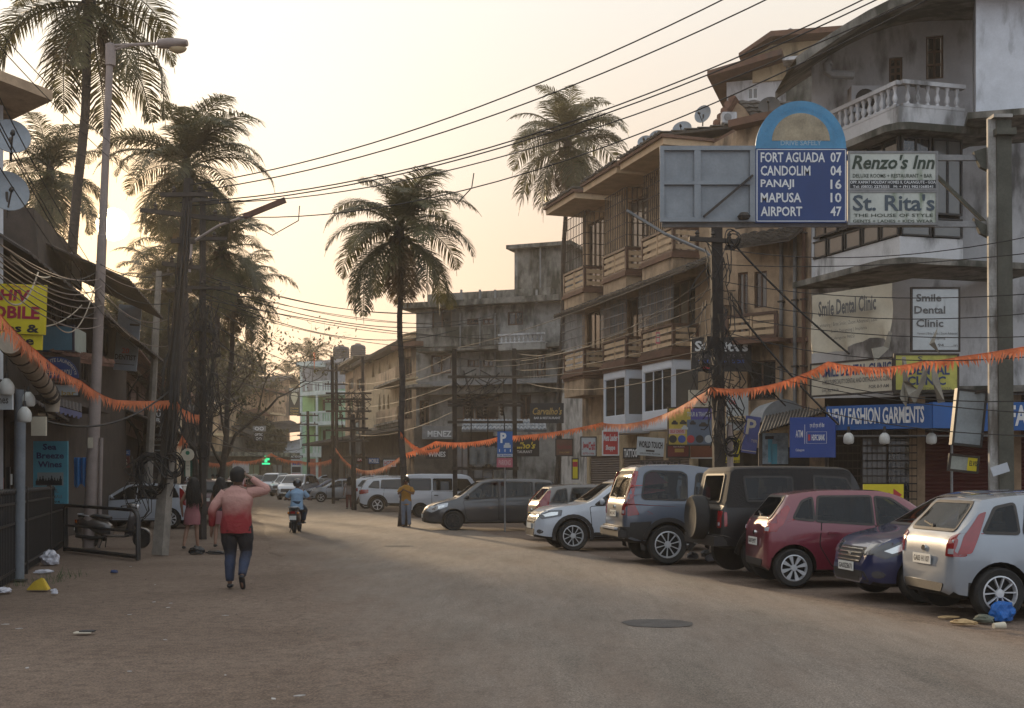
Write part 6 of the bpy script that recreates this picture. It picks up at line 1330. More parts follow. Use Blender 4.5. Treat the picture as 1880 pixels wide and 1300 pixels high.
def build_car(name, label, kind, pm, loc, heading, S_over=None, L=None, W=None, H=None, rim='five', rimmat=None, group='parked cars', plate_txt=None, plate_mat=None,
              front_plate=None, detail=2, taper=0, tailmat=None, lowmat=None, badge=True, roofmat=None, wheelr=None):
    S = dict(CARS[kind], **(S_over or {})); L0, W0, H0 = S['L'], S['W'], S['H']; L, W, H = L or L0, W or W0, H or H0
    kx, ky, kz = L / L0, W / W0, H / H0
    sx = lambda p: [(a * kx, b_ * kz) for a, b_ in p]
    sy = lambda p: [(a * ky, b_ * kz) for a, b_ in p]
    car = thing(name, label, 'car', (0, 0, 0), group)
    top, belt, bot = pchip(sx(S['top'])), pchip(sx(S['belt'])), pchip(sx(S['bot']))
    plan = pchip([(a * kx, b_ * ky) for a, b_ in S['plan']])
    st = sorted(set([round(-L / 2 + L * i / 40, 4) for i in range(41)] + [round(a * kx, 4) for a, _ in S['top']] + [round(s * (L / 2 - e), 4) for s in (-1, 1) for e in (.015, .05)]))
    P = []
    tum = S['tum']
    for x in st:
        w, zt, zb = plan(x), top(x), bot(x); ze = min(belt(x), zt - .035); h = max(0, zt - ze)
        hn = min(1, h / (.45 * kz)); ws_ = w * .955
        yr = ws_ - tum * max(0, h - .05) - .02 * hn if h > .06 else ws_ * .965
        rc = .07 if not S.get('soft') else .04
        half = [(0, zb), (w * .8, zb), (w * .955, zb + .05), (w * .985, zb + (ze - zb) * .28), (w, zb + (ze - zb) * .58), (w * .988, zb + (ze - zb) * .84), (ws_, ze),
                (ws_ - (ws_ - yr) * .5 * (h > .1) - .008 * (1 - hn), ze + h * (.48 if h > .1 else .35)), (yr, zt - max(.25 * h * (1 - hn), rc * hn) - .004), (yr * .93, zt - .018), (yr * .6, zt - .004), (0, zt)]
        P.append([(x, y, z) for y, z in half] + [(x, -y, z) for y, z in half[-2:0:-1]])
    m = MB().grid(P, closed=True); nr = len(P[0])
    m.f.append(tuple(range(nr))[::-1]); m.f.append(tuple((len(P) - 1) * nr + k for k in range(nr)))
    body = obj('body', m, pm, car, smooth=38)
    # wheel arches cut through the sides
    wr = wheelr or S['wr'] * (kz + kx) / 2; axx = [a * kx for a in S['ax']]; ra = wr + .055
    cm = MB()
    for a in axx:
        for s in (-1, 1): cm.lathe((a, s * (W / 2 - .27), wr + .01), (0, s, 0), [(ra, 0), (ra, .6)], 28)
    cut = obj('cutter', cm, pm)
    cuts = [cut]
    if detail > 1:
        # hollow cabin: one chamber, then openings through it for side, front and rear glass
        wp = [sx(w_) for w_ in S['win']]; xa = min(p[0] for w_ in wp for p in w_); xb = max(p[0] for w_ in wp for p in w_); zc = min(p[1] for w_ in wp for p in w_); zd = max(p[1] for w_ in wp for p in w_)
        hw = W / 2 - .30 - S['tum'] * .45
        c1 = MB().hexa([(xa - .12, -hw, zc - .22), (xb + .02, -hw, zc - .22), (xb + .02, hw, zc - .22), (xa - .12, hw, zc - .22), (xa + .22, -hw, zd + .015), (xb - .62 * kx if kind != 'jeep' else xb - .25, -hw, zd + .015), (xb - .62 * kx if kind != 'jeep' else xb - .25, hw, zd + .015), (xa + .22, hw, zd + .015)])
        c2, c3 = [], []
        for w_ in wp: c2.append(MB().poly([(a, -3, b_) for a, b_ in grow(roundp(w_, .05), -.012)], 6, (0, 1, 0)))
        for key, x0, x1 in (('rg', -L / 2 - 1, xa + .45), ('ws', xb - .75 * kx, L / 2 + 1)):
            (ya, z0), (yb, z1) = S[key]; c3.append(MB().poly([(x0, a, b_) for a, b_ in grow(roundp([(-ya * ky, z0 * kz), (ya * ky, z0 * kz), (yb * ky, z1 * kz), (-yb * ky, z1 * kz)], .05), -.015)], x1 - x0, (1, 0, 0)))
        cuts += [obj('cutter', c_, pm) for c_ in [c1] + c2 + c3]
    for c_ in cuts:
        ar = sum(p.area for p in body.data.polygons)
        for sol, slf, dz in (('EXACT', False, 0), ('EXACT', True, 0), ('EXACT', False, .004), ('FAST', False, 0)):
            c_.location.z = dz; bo = body.modifiers.new('b', 'BOOLEAN'); bo.operation = 'DIFFERENCE'; bo.object = c_; bo.solver = sol; bo.use_self = slf
            dg = bpy.context.evaluated_depsgraph_get(); me = bpy.data.meshes.new_from_object(body.evaluated_get(dg)); body.modifiers.clear()
            if sum(p.area for p in me.polygons) > .9 * ar: old = body.data; body.data = me; bpy.data.meshes.remove(old); me.name = 'body'; break
            bpy.data.meshes.remove(me)
        else: print('CUT SKIPPED', name)
    me = body.data
    for c_ in cuts: cmesh = c_.data; bpy.data.objects.remove(c_); bpy.data.meshes.remove(cmesh)
    me.materials.clear(); me.materials.append(pm); me.materials.append(SEAM); me.materials.append(roofmat or pm)
    bvh = BVHTree.FromPolygons([tuple(v) for v in m.v], m.f)
    for p in me.polygons:
        c = p.center
        if detail > 1 and (bvh.find_nearest(c)[3] or 0) > .014: p.material_index = 1; p.use_smooth = False; continue
        if any(math.hypot(c.x - a, c.z - wr - .01) < ra + .004 for a in axx) and abs(c.y) < W / 2 - .03 and abs(c.y) > W / 2 - .32: p.material_index = 1
        elif c.z < bot(c.x) + .06 and abs(p.normal.z) > .7: p.material_index = 1
        elif roofmat and c.z > belt(c.x) + .03 and abs(c.x) < L / 2: p.material_index = 2 if -10 < c.x < .35 * kx else 0
        else: p.material_index = 0
    bvh = BVHTree.FromPolygons([tuple(v) for v in m.v], m.f)
    glass = CARGLASS
    if detail > 1:
        glass = CARGLASS2
        for x_ in ((-.62, .34) if kind != 'tall' else (-1.15, -.35, .40)):
            for y_ in (-.36, .36):
                zs = zc * 1.0; st_ = obj('seat', MB().hexa([(x_ * kx - .05, y_ - .22, zs - .2), (x_ * kx + .08, y_ - .22, zs - .2), (x_ * kx + .08, y_ + .22, zs - .2), (x_ * kx - .05, y_ + .22, zs - .2), (x_ * kx - .15, y_ - .18, zs + .13), (x_ * kx - .05, y_ - .18, zs + .13), (x_ * kx - .05, y_ + .18, zs + .13), (x_ * kx - .15, y_ + .18, zs + .13)]), SEATM, car)
                obj('headrest', MB().box(x_ * kx - .16, x_ * kx - .07, y_ - .11, y_ + .11, zs + .16, zs + .28), SEATM, st_)
        obj('steering_wheel', MB().tube([(xb - .52 * kx + .06 * math.cos(a), .36 + .17 * math.sin(a), zc + .02 + .16 * math.cos(a)) for a in [2 * math.pi * k / 16 for k in range(17)]], .013, 5), SEAM, car)
    # doors with dark gaps, handles
    for i, d in enumerate(S['door']):
        for s in (1, -1):
            d2 = roundp(sx(d), .06)
            dr = obj('door', conform(MB(), bvh, d2, 'side', .006, .11, s), pm, car, smooth=30)
            obj('door_gap', conform(MB(), bvh, grow(d2, .014), 'side', .0025, .11, s), SEAM, dr)
            hx, hz = S['handle'][i]; hx *= kx; hz *= kz
            hm = conform(MB(), bvh, roundp([(hx - .085, hz - .018), (hx + .085, hz - .014), (hx + .085, hz + .016), (hx - .085, hz + .02)], .012), 'side', .035, .06, s)
            obj('handle', hm, BLACKP if kind in ('tall', 'jeep', 'van') else pm, dr)
    # side glass
    for w_ in S['win']:
        for s in (1, -1):
            w2 = roundp(sx(w_), .05 * (1.4 if kind == 'tall' else .8))
            g = obj('side_window', conform(MB(), bvh, w2, 'side', .009, .10, s), glass, car, smooth=30)
            obj('window_trim', ring(bvh, w2, 'side', .011, s) if detail > 1 else conform(MB(), bvh, grow(w2, .02), 'side', .005, .10, s), BLACKP, g)
    for key, nm, md in (('rg', 'rear_window', 'rear'), ('ws', 'windscreen', 'front')):
        (y0, z0), (y1, z1) = S[key]
        if kind == 'jeep' and key == 'rg': pass
        pts = roundp([(-y0 * ky, z0 * kz), (y0 * ky, z0 * kz), (y1 * ky, z1 * kz), (-y1 * ky, z1 * kz)], .06)
        g = obj(nm, conform(MB(), bvh, pts, md, .012, .09), glass, car, smooth=30)
        obj('window_trim', ring(bvh, pts, md, .014, 1) if detail > 1 else conform(MB(), bvh, grow(pts, .025), md, .007, .09), BLACKP, g)
        if detail > 1:
            wm = MB(); x = -L / 2 if md == 'rear' else 0
            def hitp(y, z, o_=.02):
                d = Vector((1, 0, 0)) if md == 'rear' else Vector((-1, 0, 0)); h = bvh.ray_cast(Vector((-4 if md == 'rear' else 4, y, z)), d)
                return h[0] - d * o_ if h[0] is not None else Vector((x, y, z))
            zz = (z0 + .03) * kz
            wm.bar(hitp(.02, zz), hitp(.34 * ky, zz + .05), .02, .02); wm.lathe(hitp(.02, zz, .0), (-1 if md == 'rear' else 1, 0, 0), [(.03, 0), (.03, .03)], 8)
            if md == 'front': wm.bar(hitp(-.5 * ky, zz), hitp(-.08 * ky, zz + .03), .02, .02)
            obj('wiper', wm, BLACKP, car)
    tm = tailmat or REDL
    for s in (1, -1):
        t = conform(MB(), bvh, roundp(sx(S['tails']), .025), 'side', .014, .08, s)
        conform(t, bvh, roundp([(s * a, b_) for a, b_ in sy(S['tailr'])], .02), 'rear', .013, .08)
        tl = obj('tail_light', t, tm, car, smooth=30)
        if detail > 1:
            zr = S['tailr']; cx = sum(a for a, _ in zr) / len(zr) * ky * s; cz = min(b_ for _, b_ in zr) * kz + .06
            obj('reversing_lens', conform(MB(), bvh, [(cx - .04, cz - .03), (cx + .04, cz - .03), (cx + .04, cz + .03), (cx - .04, cz + .03)], 'rear', .017, .05), CLEARL, tl)
        h = conform(MB(), bvh, roundp(sx(S['heads']), .02), 'side', .012, .07, s)
        conform(h, bvh, roundp([(s * a, b_) for a, b_ in sy(S['headf'])], .02), 'front', .012, .07)
        hl = obj('headlight', h, CLEARL if detail < 3 else DARKL, car, smooth=30)
        if detail > 1:
            hp = sx(S['heads']); c2 = [(sum(p[0] for p in hp) / len(hp) + (p[0] - sum(q[0] for q in hp) / len(hp)) * .62, sum(p[1] for p in hp) / len(hp) + (p[1] - sum(q[1] for q in hp) / len(hp)) * .55) for p in hp]
            obj('lamp_reflector', conform(MB(), bvh, c2, 'side', .0155, .07, s), CHROME, hl)
        fx = (S['fbump'][1][0] + .10) * ky; fz = S['fbump'][1][1] * kz + .10
        obj('fog_lamp', conform(MB(), bvh, [(s * fx + .06 * math.cos(k * math.pi / 4), fz + .05 * math.sin(k * math.pi / 4)) for k in range(8)], 'front', .01, .06), DARKL, car)
        # mirror
        mx = (S['ws'][0][1] and S['win'][-1][1][0] - .14) * kx; mz = (S['win'][-1][1][1] + .07) * kz; my = plan(mx)
        mm = MB(); rows = []
        for i in range(6):
            t = i / 5; rr = math.sin(math.pi * (.12 + .76 * t))
            rows.append([(mx + .05 * rr * math.cos(a) + .02 - .03 * t, s * (my - .02 + .20 * t), mz + .075 * rr * math.sin(a) + .02 * t) for a in [k * math.pi / 4 for k in range(8)]])
        mm.grid(rows, closed=True); mm.f.append(tuple(range(len(mm.v) - 8, len(mm.v)))); mm.f.append(tuple(range(8)))
        mm.bar((mx, s * (my - .08), mz - .06), (mx, s * (my + .04), mz - .02), .06, .03)
        obj('wing_mirror', mm, pm if kind not in ('jeep', 'tall') else BLACKP, car, smooth=50)
    obj('grille', conform(MB(), bvh, roundp(sy(S['grille']), .03), 'front', .008, .08), BLACKP, car)
    if detail > 1:
        g = S['grille']; gm = MB(); z0, z1 = g[0][1] * kz, g[2][1] * kz
        for i in range(4):
            zz = z0 + (z1 - z0) * (i + .5) / 4; hw = g[1][0] * ky * .97
            conform(gm, bvh, [(-hw, zz - .008), (hw, zz - .008), (hw, zz + .008), (-hw, zz + .008)], 'front', .018, .1)
        obj('grille_slats', gm, CHROME if detail > 2 else BLACKP, car)['kind'] = 'stuff'
    obj('lower_grille', conform(MB(), bvh, roundp(sy(S['fbump']), .03), 'front', .008, .1), BLACKP, car)
    obj('rear_bumper_insert', conform(MB(), bvh, roundp(sy(S['rbump']), .03), 'rear', .012 if kind not in ('tall', 'jeep') else .06, .1), lowmat or BLACKP, car)
    # number plates
    def plate(md, z, txt, pmat):
        s = -1 if md == 'rear' else 1
        h = bvh.ray_cast(Vector((s * 4, 0, z)), Vector((-s, 0, 0)))
        x = (h[0].x if h[0] is not None else s * L / 2) + s * .02
        fr = Frame((x, -1), (x, 1)); fr.u = Vector((0, -s * -1.0, 0)); fr.n = Vector((s, 0, 0)); fr.o = Vector((x, 0, 0)); fr.u = Vector((0, s, 0))
        pl = obj('number_plate', MB().fbox(fr, -.25, .25, 0, .012, z - .06, z + .06), pmat, car)
        if txt: obj('lettering', put_text(MB(), txt, fr, -.22, .22, z - .035, z + .035, .014, .02), INK, pl)
    plate('rear', S['plate'] * kz, plate_txt, plate_mat or PLATE)
    plate('front', S['fplate'] * kz, front_plate, plate_mat or PLATE)
    if badge and detail > 1:
        for md, z in (('rear', S['plate'] * kz + .13), ('front', (S['grille'][0][1] + S['grille'][2][1]) / 2 * kz)):
            obj('badge', conform(MB(), bvh, [(.055 * math.cos(k * math.pi / 5), z + .035 * math.sin(k * math.pi / 5)) for k in range(10)], md, .022, .06), CHROME, car)
    # plastic cladding round the arches and sills
    cl = S.get('clad', 0)
    if cl:
        for a in axx:
            for s in (1, -1):
                arc = [(a + (ra + .005) * math.cos(t), wr + .01 + (ra + .005) * math.sin(t)) for t in [R(-18 + 216 * k / 14) for k in range(15)]]
                arc2 = [(a + (ra + .08) * math.cos(t), wr + .01 + (ra + .08) * math.sin(t)) for t in [R(-12 + 204 * k / 14) for k in range(15)]]
                am = MB()
                for k in range(14): conform(am, bvh, [arc[k], arc[k + 1], arc2[k + 1], arc2[k]], 'side', .03, .3, s)
                obj('arch_trim', am, lowmat or BLACKP, car, smooth=40)
        for s in (1, -1):
            zt = .42 * kz if cl == 1 else .74 * kz if cl == 2 else .5 * kz
            obj('sill_cladding', conform(MB(), bvh, [(axx[0] + ra + .05, bot(0) + .05), (axx[1] - ra - .05, bot(0) + .05), (axx[1] - ra - .09, zt), (axx[0] + ra + .09, zt)], 'side', .016, .12, s), lowmat or BLACKP, car, smooth=30)
            if cl == 2:
                obj('quarter_cladding', conform(MB(), bvh, [(-L / 2 + .1, bot(-L / 2) + .04), (axx[0] - ra - .05, .44 * kz), (axx[0] - ra * .75, .82 * kz), (-L / 2 + .12, .80 * kz)], 'side', .015, .12, s), lowmat or BLACKP, car, smooth=30)
                sb = MB()
                for q in range(4): conform(sb, bvh, [(-.55, .50 * kz + q * .055), (.9, .50 * kz + q * .055), (.9, .50 * kz + q * .055 + .014), (-.55, .50 * kz + q * .055 + .014)], 'side', .024, .3, s)
                obj('side_rib', sb, lowmat or BLACKP, car)
    if S.get('step'):
        for s in (1, -1):
            obj('footstep', MB().box(axx[0] + ra + .1, axx[1] - ra - .1, min(s * (W / 2 - .08), s * (W / 2 + .10)), max(s * (W / 2 - .08), s * (W / 2 + .10)), .40, .44), ALLOY, car)
    if kind == 'tall':
        b1 = MB().box(-L / 2 - .10, -L / 2 + .12, -.84, .84, .50, .68); bp_ = obj('rear_bumper', b1, BLACKP, car); bevel(bp_, .03)
        obj('bumper_step', MB().box(-L / 2 - .13, -L / 2 + .05, -.62, .62, .66, .70), ALLOY, car)
    if S.get('rails'):
        for s in (1, -1):
            obj('roof_rail', MB().tube([(x, s * (W / 2 - .30), top(x) + (.045 if -1.45 * kx < x < .0 else .0)) for x in [kx * (-1.6 + .2 * k) for k in range(9)]], .018, 6), ALLOY, car)
    if kind == 'jeep':
        sp_ = MB().lathe((-L / 2 - .20, -.18, .98), (1, 0, 0), [(.20, -.10), (.34, -.13), (.375, -.08), (.375, .08), (.34, .12), (.2, .1)], 28)
        sw = obj('spare_wheel', sp_, TYRE, car, smooth=40)
        obj('spare_rim', MB().lathe((-L / 2 - .26, -.18, .98), (1, 0, 0), [(.001, -.02), (.08, -.03), (.19, .0), (.2, .06)], 16), STEELRIM, sw)
        obj('rear_bumper', MB().box(-L / 2 - .12, -L / 2 + .1, -.82, .82, .52, .68), BLACKP, car)
        obj('roll_bar', MB().tube([(-.55, -.72, 1.1), (-.6, -.70, 1.72), (-.6, .70, 1.72), (-.55, .72, 1.1)], .03), BLACKP, car)
    # wheels
    tp = [(wr * .66, .10), (wr * .70, -.0), (wr * .92, -.012), (wr * .985, .012), (wr, .05), (wr, .15), (wr * .985, .185), (wr * .92, .20), (wr * .66, .20)]
    first = None
    for a in axx:
        for s in (1, -1):
            y0 = s * (W / 2 - .015)
            wh = bpy.data.objects.new('wheel', None); COL.objects.link(wh); wh.parent = car; wh.location = (a, y0, wr); wh.rotation_euler = (0, rnd.uniform(0, 6), 0 if s < 0 else math.pi)
            if first is None:
                # built for the right-hand side: outboard is -y
                root = bpy.data.objects.new('tmp', None); COL.objects.link(root)
                ty = obj('tyre', MB().lathe((0, 0, 0), (0, 1, 0), [(r_, y_) for r_, y_ in tp], 32), TYRE, root, smooth=40)
                disc = obj('brake_disc', MB().lathe((0, .07, 0), (0, 1, 0), [(.001, 0), (wr * .66, 0), (wr * .66, .02)], 16), SEAM, root)
                rm = make_rim(rim, wr * .69, rimmat or ALLOY, root); rm.location = (0, .03, 0)
                first = (ty, disc, rm)
                for q in first: q.parent = wh
                bpy.data.objects.remove(root)
            else:
                for q in first:
                    c = q.copy(); COL.objects.link(c); c.parent = wh
    car.location = loc; car.rotation_euler = (0, 0, R(heading))
    return car

def place_by_corner(kind, L, W, px, py, heading, end, side, Y=None):
    """base point of a car whose near bottom corner (end -1 rear / 1 front, side) stands at a photo position"""
    p = gnd(px, py) if Y is None else on(px, Y); h = R(heading)
    f = Vector((math.cos(h), math.sin(h), 0)); l = Vector((-math.sin(h), math.cos(h), 0))
    q = p - f * (end * L / 2) - l * (side * W / 2); q.z = gz(q.y); return q
def place_by_wheel(kind, px, Y, heading, axle, side, L=None, W=None):
    S = CARS[kind]; kx = (L or S['L']) / S['L']; W = W or S['W']
    p = on(px, Y); h = R(heading); f = Vector((math.cos(h), math.sin(h), 0)); l = Vector((-math.sin(h), math.cos(h), 0))
    q = p - f * (S['ax'][axle] * kx) - l * (side * W / 2); q.z = gz(q.y); return q

P_SILV = paint('silver_paint', (.26, .29, .33)); P_RED = paint('wine_red_paint', (.15, .012, .030)); P_NAVY = paint('navy_paint', (.010, .018, .075), dust=.05)
P_GREY = paint('slate_grey_paint', (.085, .105, .14)); P_WHT = paint('white_paint', (.48, .52, .58), metal=0); P_GUN = paint('gunmetal_paint', (.045, .047, .052)); P_BRN = paint('dusty_grey_paint', (.11, .105, .10))
P_BLK = mat('matt_black_paint', (.008, .008, .009), .4, dust=.06); P_CANV = mat('black_canvas', (.008, .008, .009), .85, bump=.5, dust=.08)
P_MAROON = paint('maroon_paint', (.08, .018, .018)); P_BLUE = paint('dark_blue_paint', (.02, .03, .09))
# near row on the right, nearest first (heading 0 = towards the shops)
build_car('silver_hatchback', 'silver hatchback cropped by the right edge of the photo, its tail facing the road', 'hatch', P_SILV, place_by_wheel('hatch', 1852, 14.1, 5, 0, -1, 3.8), 5, L=3.8, H=1.46, rim='twin', rimmat=ALLOY, plate_txt='GA03 H1107', detail=2, S_over=dict(ax=(-1.34, 1.20), tails=[(-1.83,.74),(-1.68,.76),(-1.45,1.24),(-1.54,1.21),(-1.75,.96)]))
build_car('navy_hatchback', 'glossy navy blue hatchback parked nose out between the red and the silver hatchbacks', 'hatch', P_NAVY, place_by_wheel('hatch', 1700, 15.95, 187, 1, 1, 3.95, 1.74), 187, L=3.95, W=1.74, H=1.48, rim='five', rimmat=STEELRIM, front_plate='GA03Z8671', detail=3)
build_car('red_hatchback', 'small wine red hatchback with silver wheels parked tail to the road beside the black jeep', 'hatch', P_RED, place_by_wheel('hatch', 1480, 18.35, 3, 0, -1, 3.5, 1.52), 3, L=3.5, W=1.52, H=1.47, rim='cover', plate_txt='GA07 E9977', detail=2, S_over=dict(ax=(-1.44, 1.16), tails=[(-1.86,.80),(-1.62,.92),(-1.48,1.16),(-1.52,1.22),(-1.78,1.04)], tailr=[(.60,.80),(.80,.82),(.78,1.02),(.62,.96)], win=[[(-1.44,1.02),(-1.10,.985),(-1.10,1.33),(-1.28,1.27)],[(-1.07,.98),(-.12,.925),(-.12,1.345),(-1.0,1.34)],[(-.05,.92),(.84,.905),(.22,1.31),(-.05,1.34)]]))
build_car('black_jeep', 'black soft-top jeep with a spare wheel on its tail behind the red hatchback', 'jeep', P_BLK, place_by_wheel('jeep', 1408, 20.2, 9, 0, -1), 9, rim='five', rimmat=STEELRIM, detail=2, roofmat=P_CANV)
build_car('grey_tall_suv', 'tall slate grey off-roader with black cladding and multi-spoke wheels beside the black jeep', 'tall', P_GREY, place_by_wheel('tall', 1227, 23.3, 8, 0, -1), 8, rim='ten', plate_txt='MH12 4417', detail=2)
build_car('white_suv', 'white compact suv with dark star-spoke wheels parked nose out beside the tall grey off-roader', 'suv', P_WHT, place_by_wheel('suv', 1053, 27.6, 189, 1, 1), 189, rim='twin', detail=3)
build_car('grey_brown_hatchback', 'dusty grey hatchback with a yellow number plate half hidden behind the white compact suv', 'hatch', P_BRN, place_by_corner('hatch', 3.95, 1.72, 985, 994, 9, -1, -1), 9, L=3.95, W=1.72, H=1.5, rim='five', plate_mat=PLATEY, detail=2)
build_car('dark_grey_people_carrier', 'dark grey people carrier parked nose out with black front wheel', 'mpv', P_GUN, place_by_wheel('mpv', 833, 38.5, 188, 1, 1), 188, H=1.66, rim='steel', rimmat=STEELRIM, detail=2)
build_car('white_minivan', 'boxy white minivan behind the palm trunk and the dark grey people carrier', 'van', P_WHT, place_by_wheel('van', 772, 50.5, 8, 0, -1), 8, rim='steel', rimmat=STEELRIM, detail=1)
build_car('white_crossover', 'white crossover with silver wheel parked left of the tall palm trunk', 'suv', P_WHT, place_by_wheel('suv', 693, 57.5, 8, 0, -1), 8, rim='five', detail=1)
build_car('pale_crossover', 'pale suv mostly hidden behind the white crossover', 'suv', P_WHT, place_by_wheel('suv', 672, 62.5, 8, 0, -1), 8, rim='five', detail=1)
build_car('white_saloon', 'pale car squeezed between the white crossover and the white minivan', 'hatch', P_SILV, place_by_wheel('hatch', 762, 54.5, 8, 0, -1), 8, detail=1)
build_car('white_people_carrier', 'white people carrier driving towards us behind the scooter rider', 'mpv', P_WHT, on(546, 84), 262, L=4.5, W=1.83, H=1.76, detail=1, group='cars on the road')
for i, (px, y, hd, pm, kd, lb) in enumerate([
    (592, 92, 190, P_GUN, 'hatch', 'dark hatchback nearest the road beyond the white people carrier'),
    (612, 84, 190, P_BLUE, 'hatch', 'dark blue hatchback parked by the thick dark pole'),
    (625, 77, 190, P_SILV, 'hatch', 'silver hatchback nose out left of the woman in a dark red skirt'),
    (505, 101, 262, P_WHT, 'van', 'white van left of the oncoming white people carrier'),
    (484, 108, 80, P_GUN, 'suv', 'dark suv parked beside the white van down the street'),
    (462, 112, 80, P_BLK, 'suv', 'black car behind the head of the man in the faded red shirt'),
    (438, 104, 262, P_GUN, 'suv', 'dark car far down the left side of the road'),
    (528, 96, 262, P_SILV, 'suv', 'silver car just left of the oncoming white people carrier'), (600, 100, 188, P_WHT, 'mpv', 'white car roof behind the dark hatchbacks beyond the people carrier'), (448, 92, 80, P_RED, 'hatch', 'red car right behind the maroon suv at the left kerb'), (416, 66, 100, P_GUN, 'hatch', 'dark car in line ahead of the maroon suv'),
    (580, 118, 185, P_WHT, 'hatch', 'small pale car far behind the oncoming people carrier')]):
    build_car('distant_car', lb, kd, pm, on(px, y), hd, detail=1)
build_car('maroon_suv', 'dusty maroon suv parked at the left kerb beyond the long-haired woman', 'suv', P_MAROON, on(376, 47), 102, detail=1)
build_car('white_hatchback', 'white hatchback parked across the left pavement behind the leaning electricity pole', 'hatch', P_WHT, place_by_wheel('hatch', 312, 40.5, 172, 0, 1, 3.9) , 172, L=3.9, W=1.68, H=1.5, rim='cover', detail=1)
# ------------------------------------------------------------------ people and scooters
SKIN = mat('brown_skin', (.16, .085, .055), .55, var=.12, bump=0)
SKIN2 = mat('tan_skin', (.24, .13, .085), .55, var=.12, bump=0)
HAIR = mat('black_hair', (.005, .004, .0035), .75, var=.4, scale=20, bump=.4)
def skin_mesh(name, verts, edges, radii, material, parent, sub=2, root=0):
    me = bpy.data.meshes.new(name); me.from_pydata([tuple(v) for v in verts], edges, []); o = bpy.data.objects.new(name, me); COL.objects.link(o)
    sm = o.modifiers.new('s', 'SKIN'); sm.use_smooth_shade = True
    for i, r_ in enumerate(radii):
        sv = me.skin_vertices[0].data[i]; sv.radius = r_ if isinstance(r_, tuple) else (r_, r_); sv.use_root = (i == root)
    ss = o.modifiers.new('u', 'SUBSURF'); ss.levels = sub; ss.render_levels = sub
    dg = bpy.context.evaluated_depsgraph_get(); m2 = bpy.data.meshes.new_from_object(o.evaluated_get(dg)); o.modifiers.clear(); o.data = m2; bpy.data.meshes.remove(me)
    for p in m2.polygons: p.use_smooth = True
    m2.materials.clear(); m2.materials.append(material); o.parent = parent; m2.name = name
    return o
def chain(parts):
    """parts: dict name -> (parent, pos, radius)"""
    names = list(parts); idx = {n: i for i, n in enumerate(names)}
    return [Vector(parts[n][1]) for n in names], [(idx[n], idx[parts[n][0]]) for n in names if parts[n][0]], [parts[n][2] for n in names]
def hand_parts(J, side, wrist, elbow, rr=1.0, curl=.5, dirn=None):
    w = Vector(wrist); d = (dirn or (w - Vector(elbow))).normalized(); s = 1 if side == 'R' else -1
    lat = d.cross(Vector((0, 1, 0)));  lat = lat.normalized() if lat.length > .1 else Vector((1, 0, 0))
    fwd = lat.cross(d).normalized()
    palm_ = w + d * .085; J['palm' + side] = ('wrist' + side, palm_, (.036 * rr, .022 * rr))
    for k, (off, ln) in enumerate(((-.027, .066), (-.009, .078), (.010, .072), (.028, .056))):
        b_ = palm_ + fwd * off * 1.0; m_ = b_ + d * ln * .55 + lat * -.012 * curl; e = m_ + d * ln * .5 * (1 - curl * .5) + lat * -.03 * curl * s
        J['f%d%s' % (k, side)] = ('palm' + side, m_, .009 * rr); J['g%d%s' % (k, side)] = ('f%d%s' % (k, side), e, .0075 * rr)
    th = w + d * .05 + fwd * -.042; J['t' + side] = ('wrist' + side, th, .011 * rr); J['u' + side] = ('t' + side, th + d * .035 + fwd * -.012, .009 * rr)
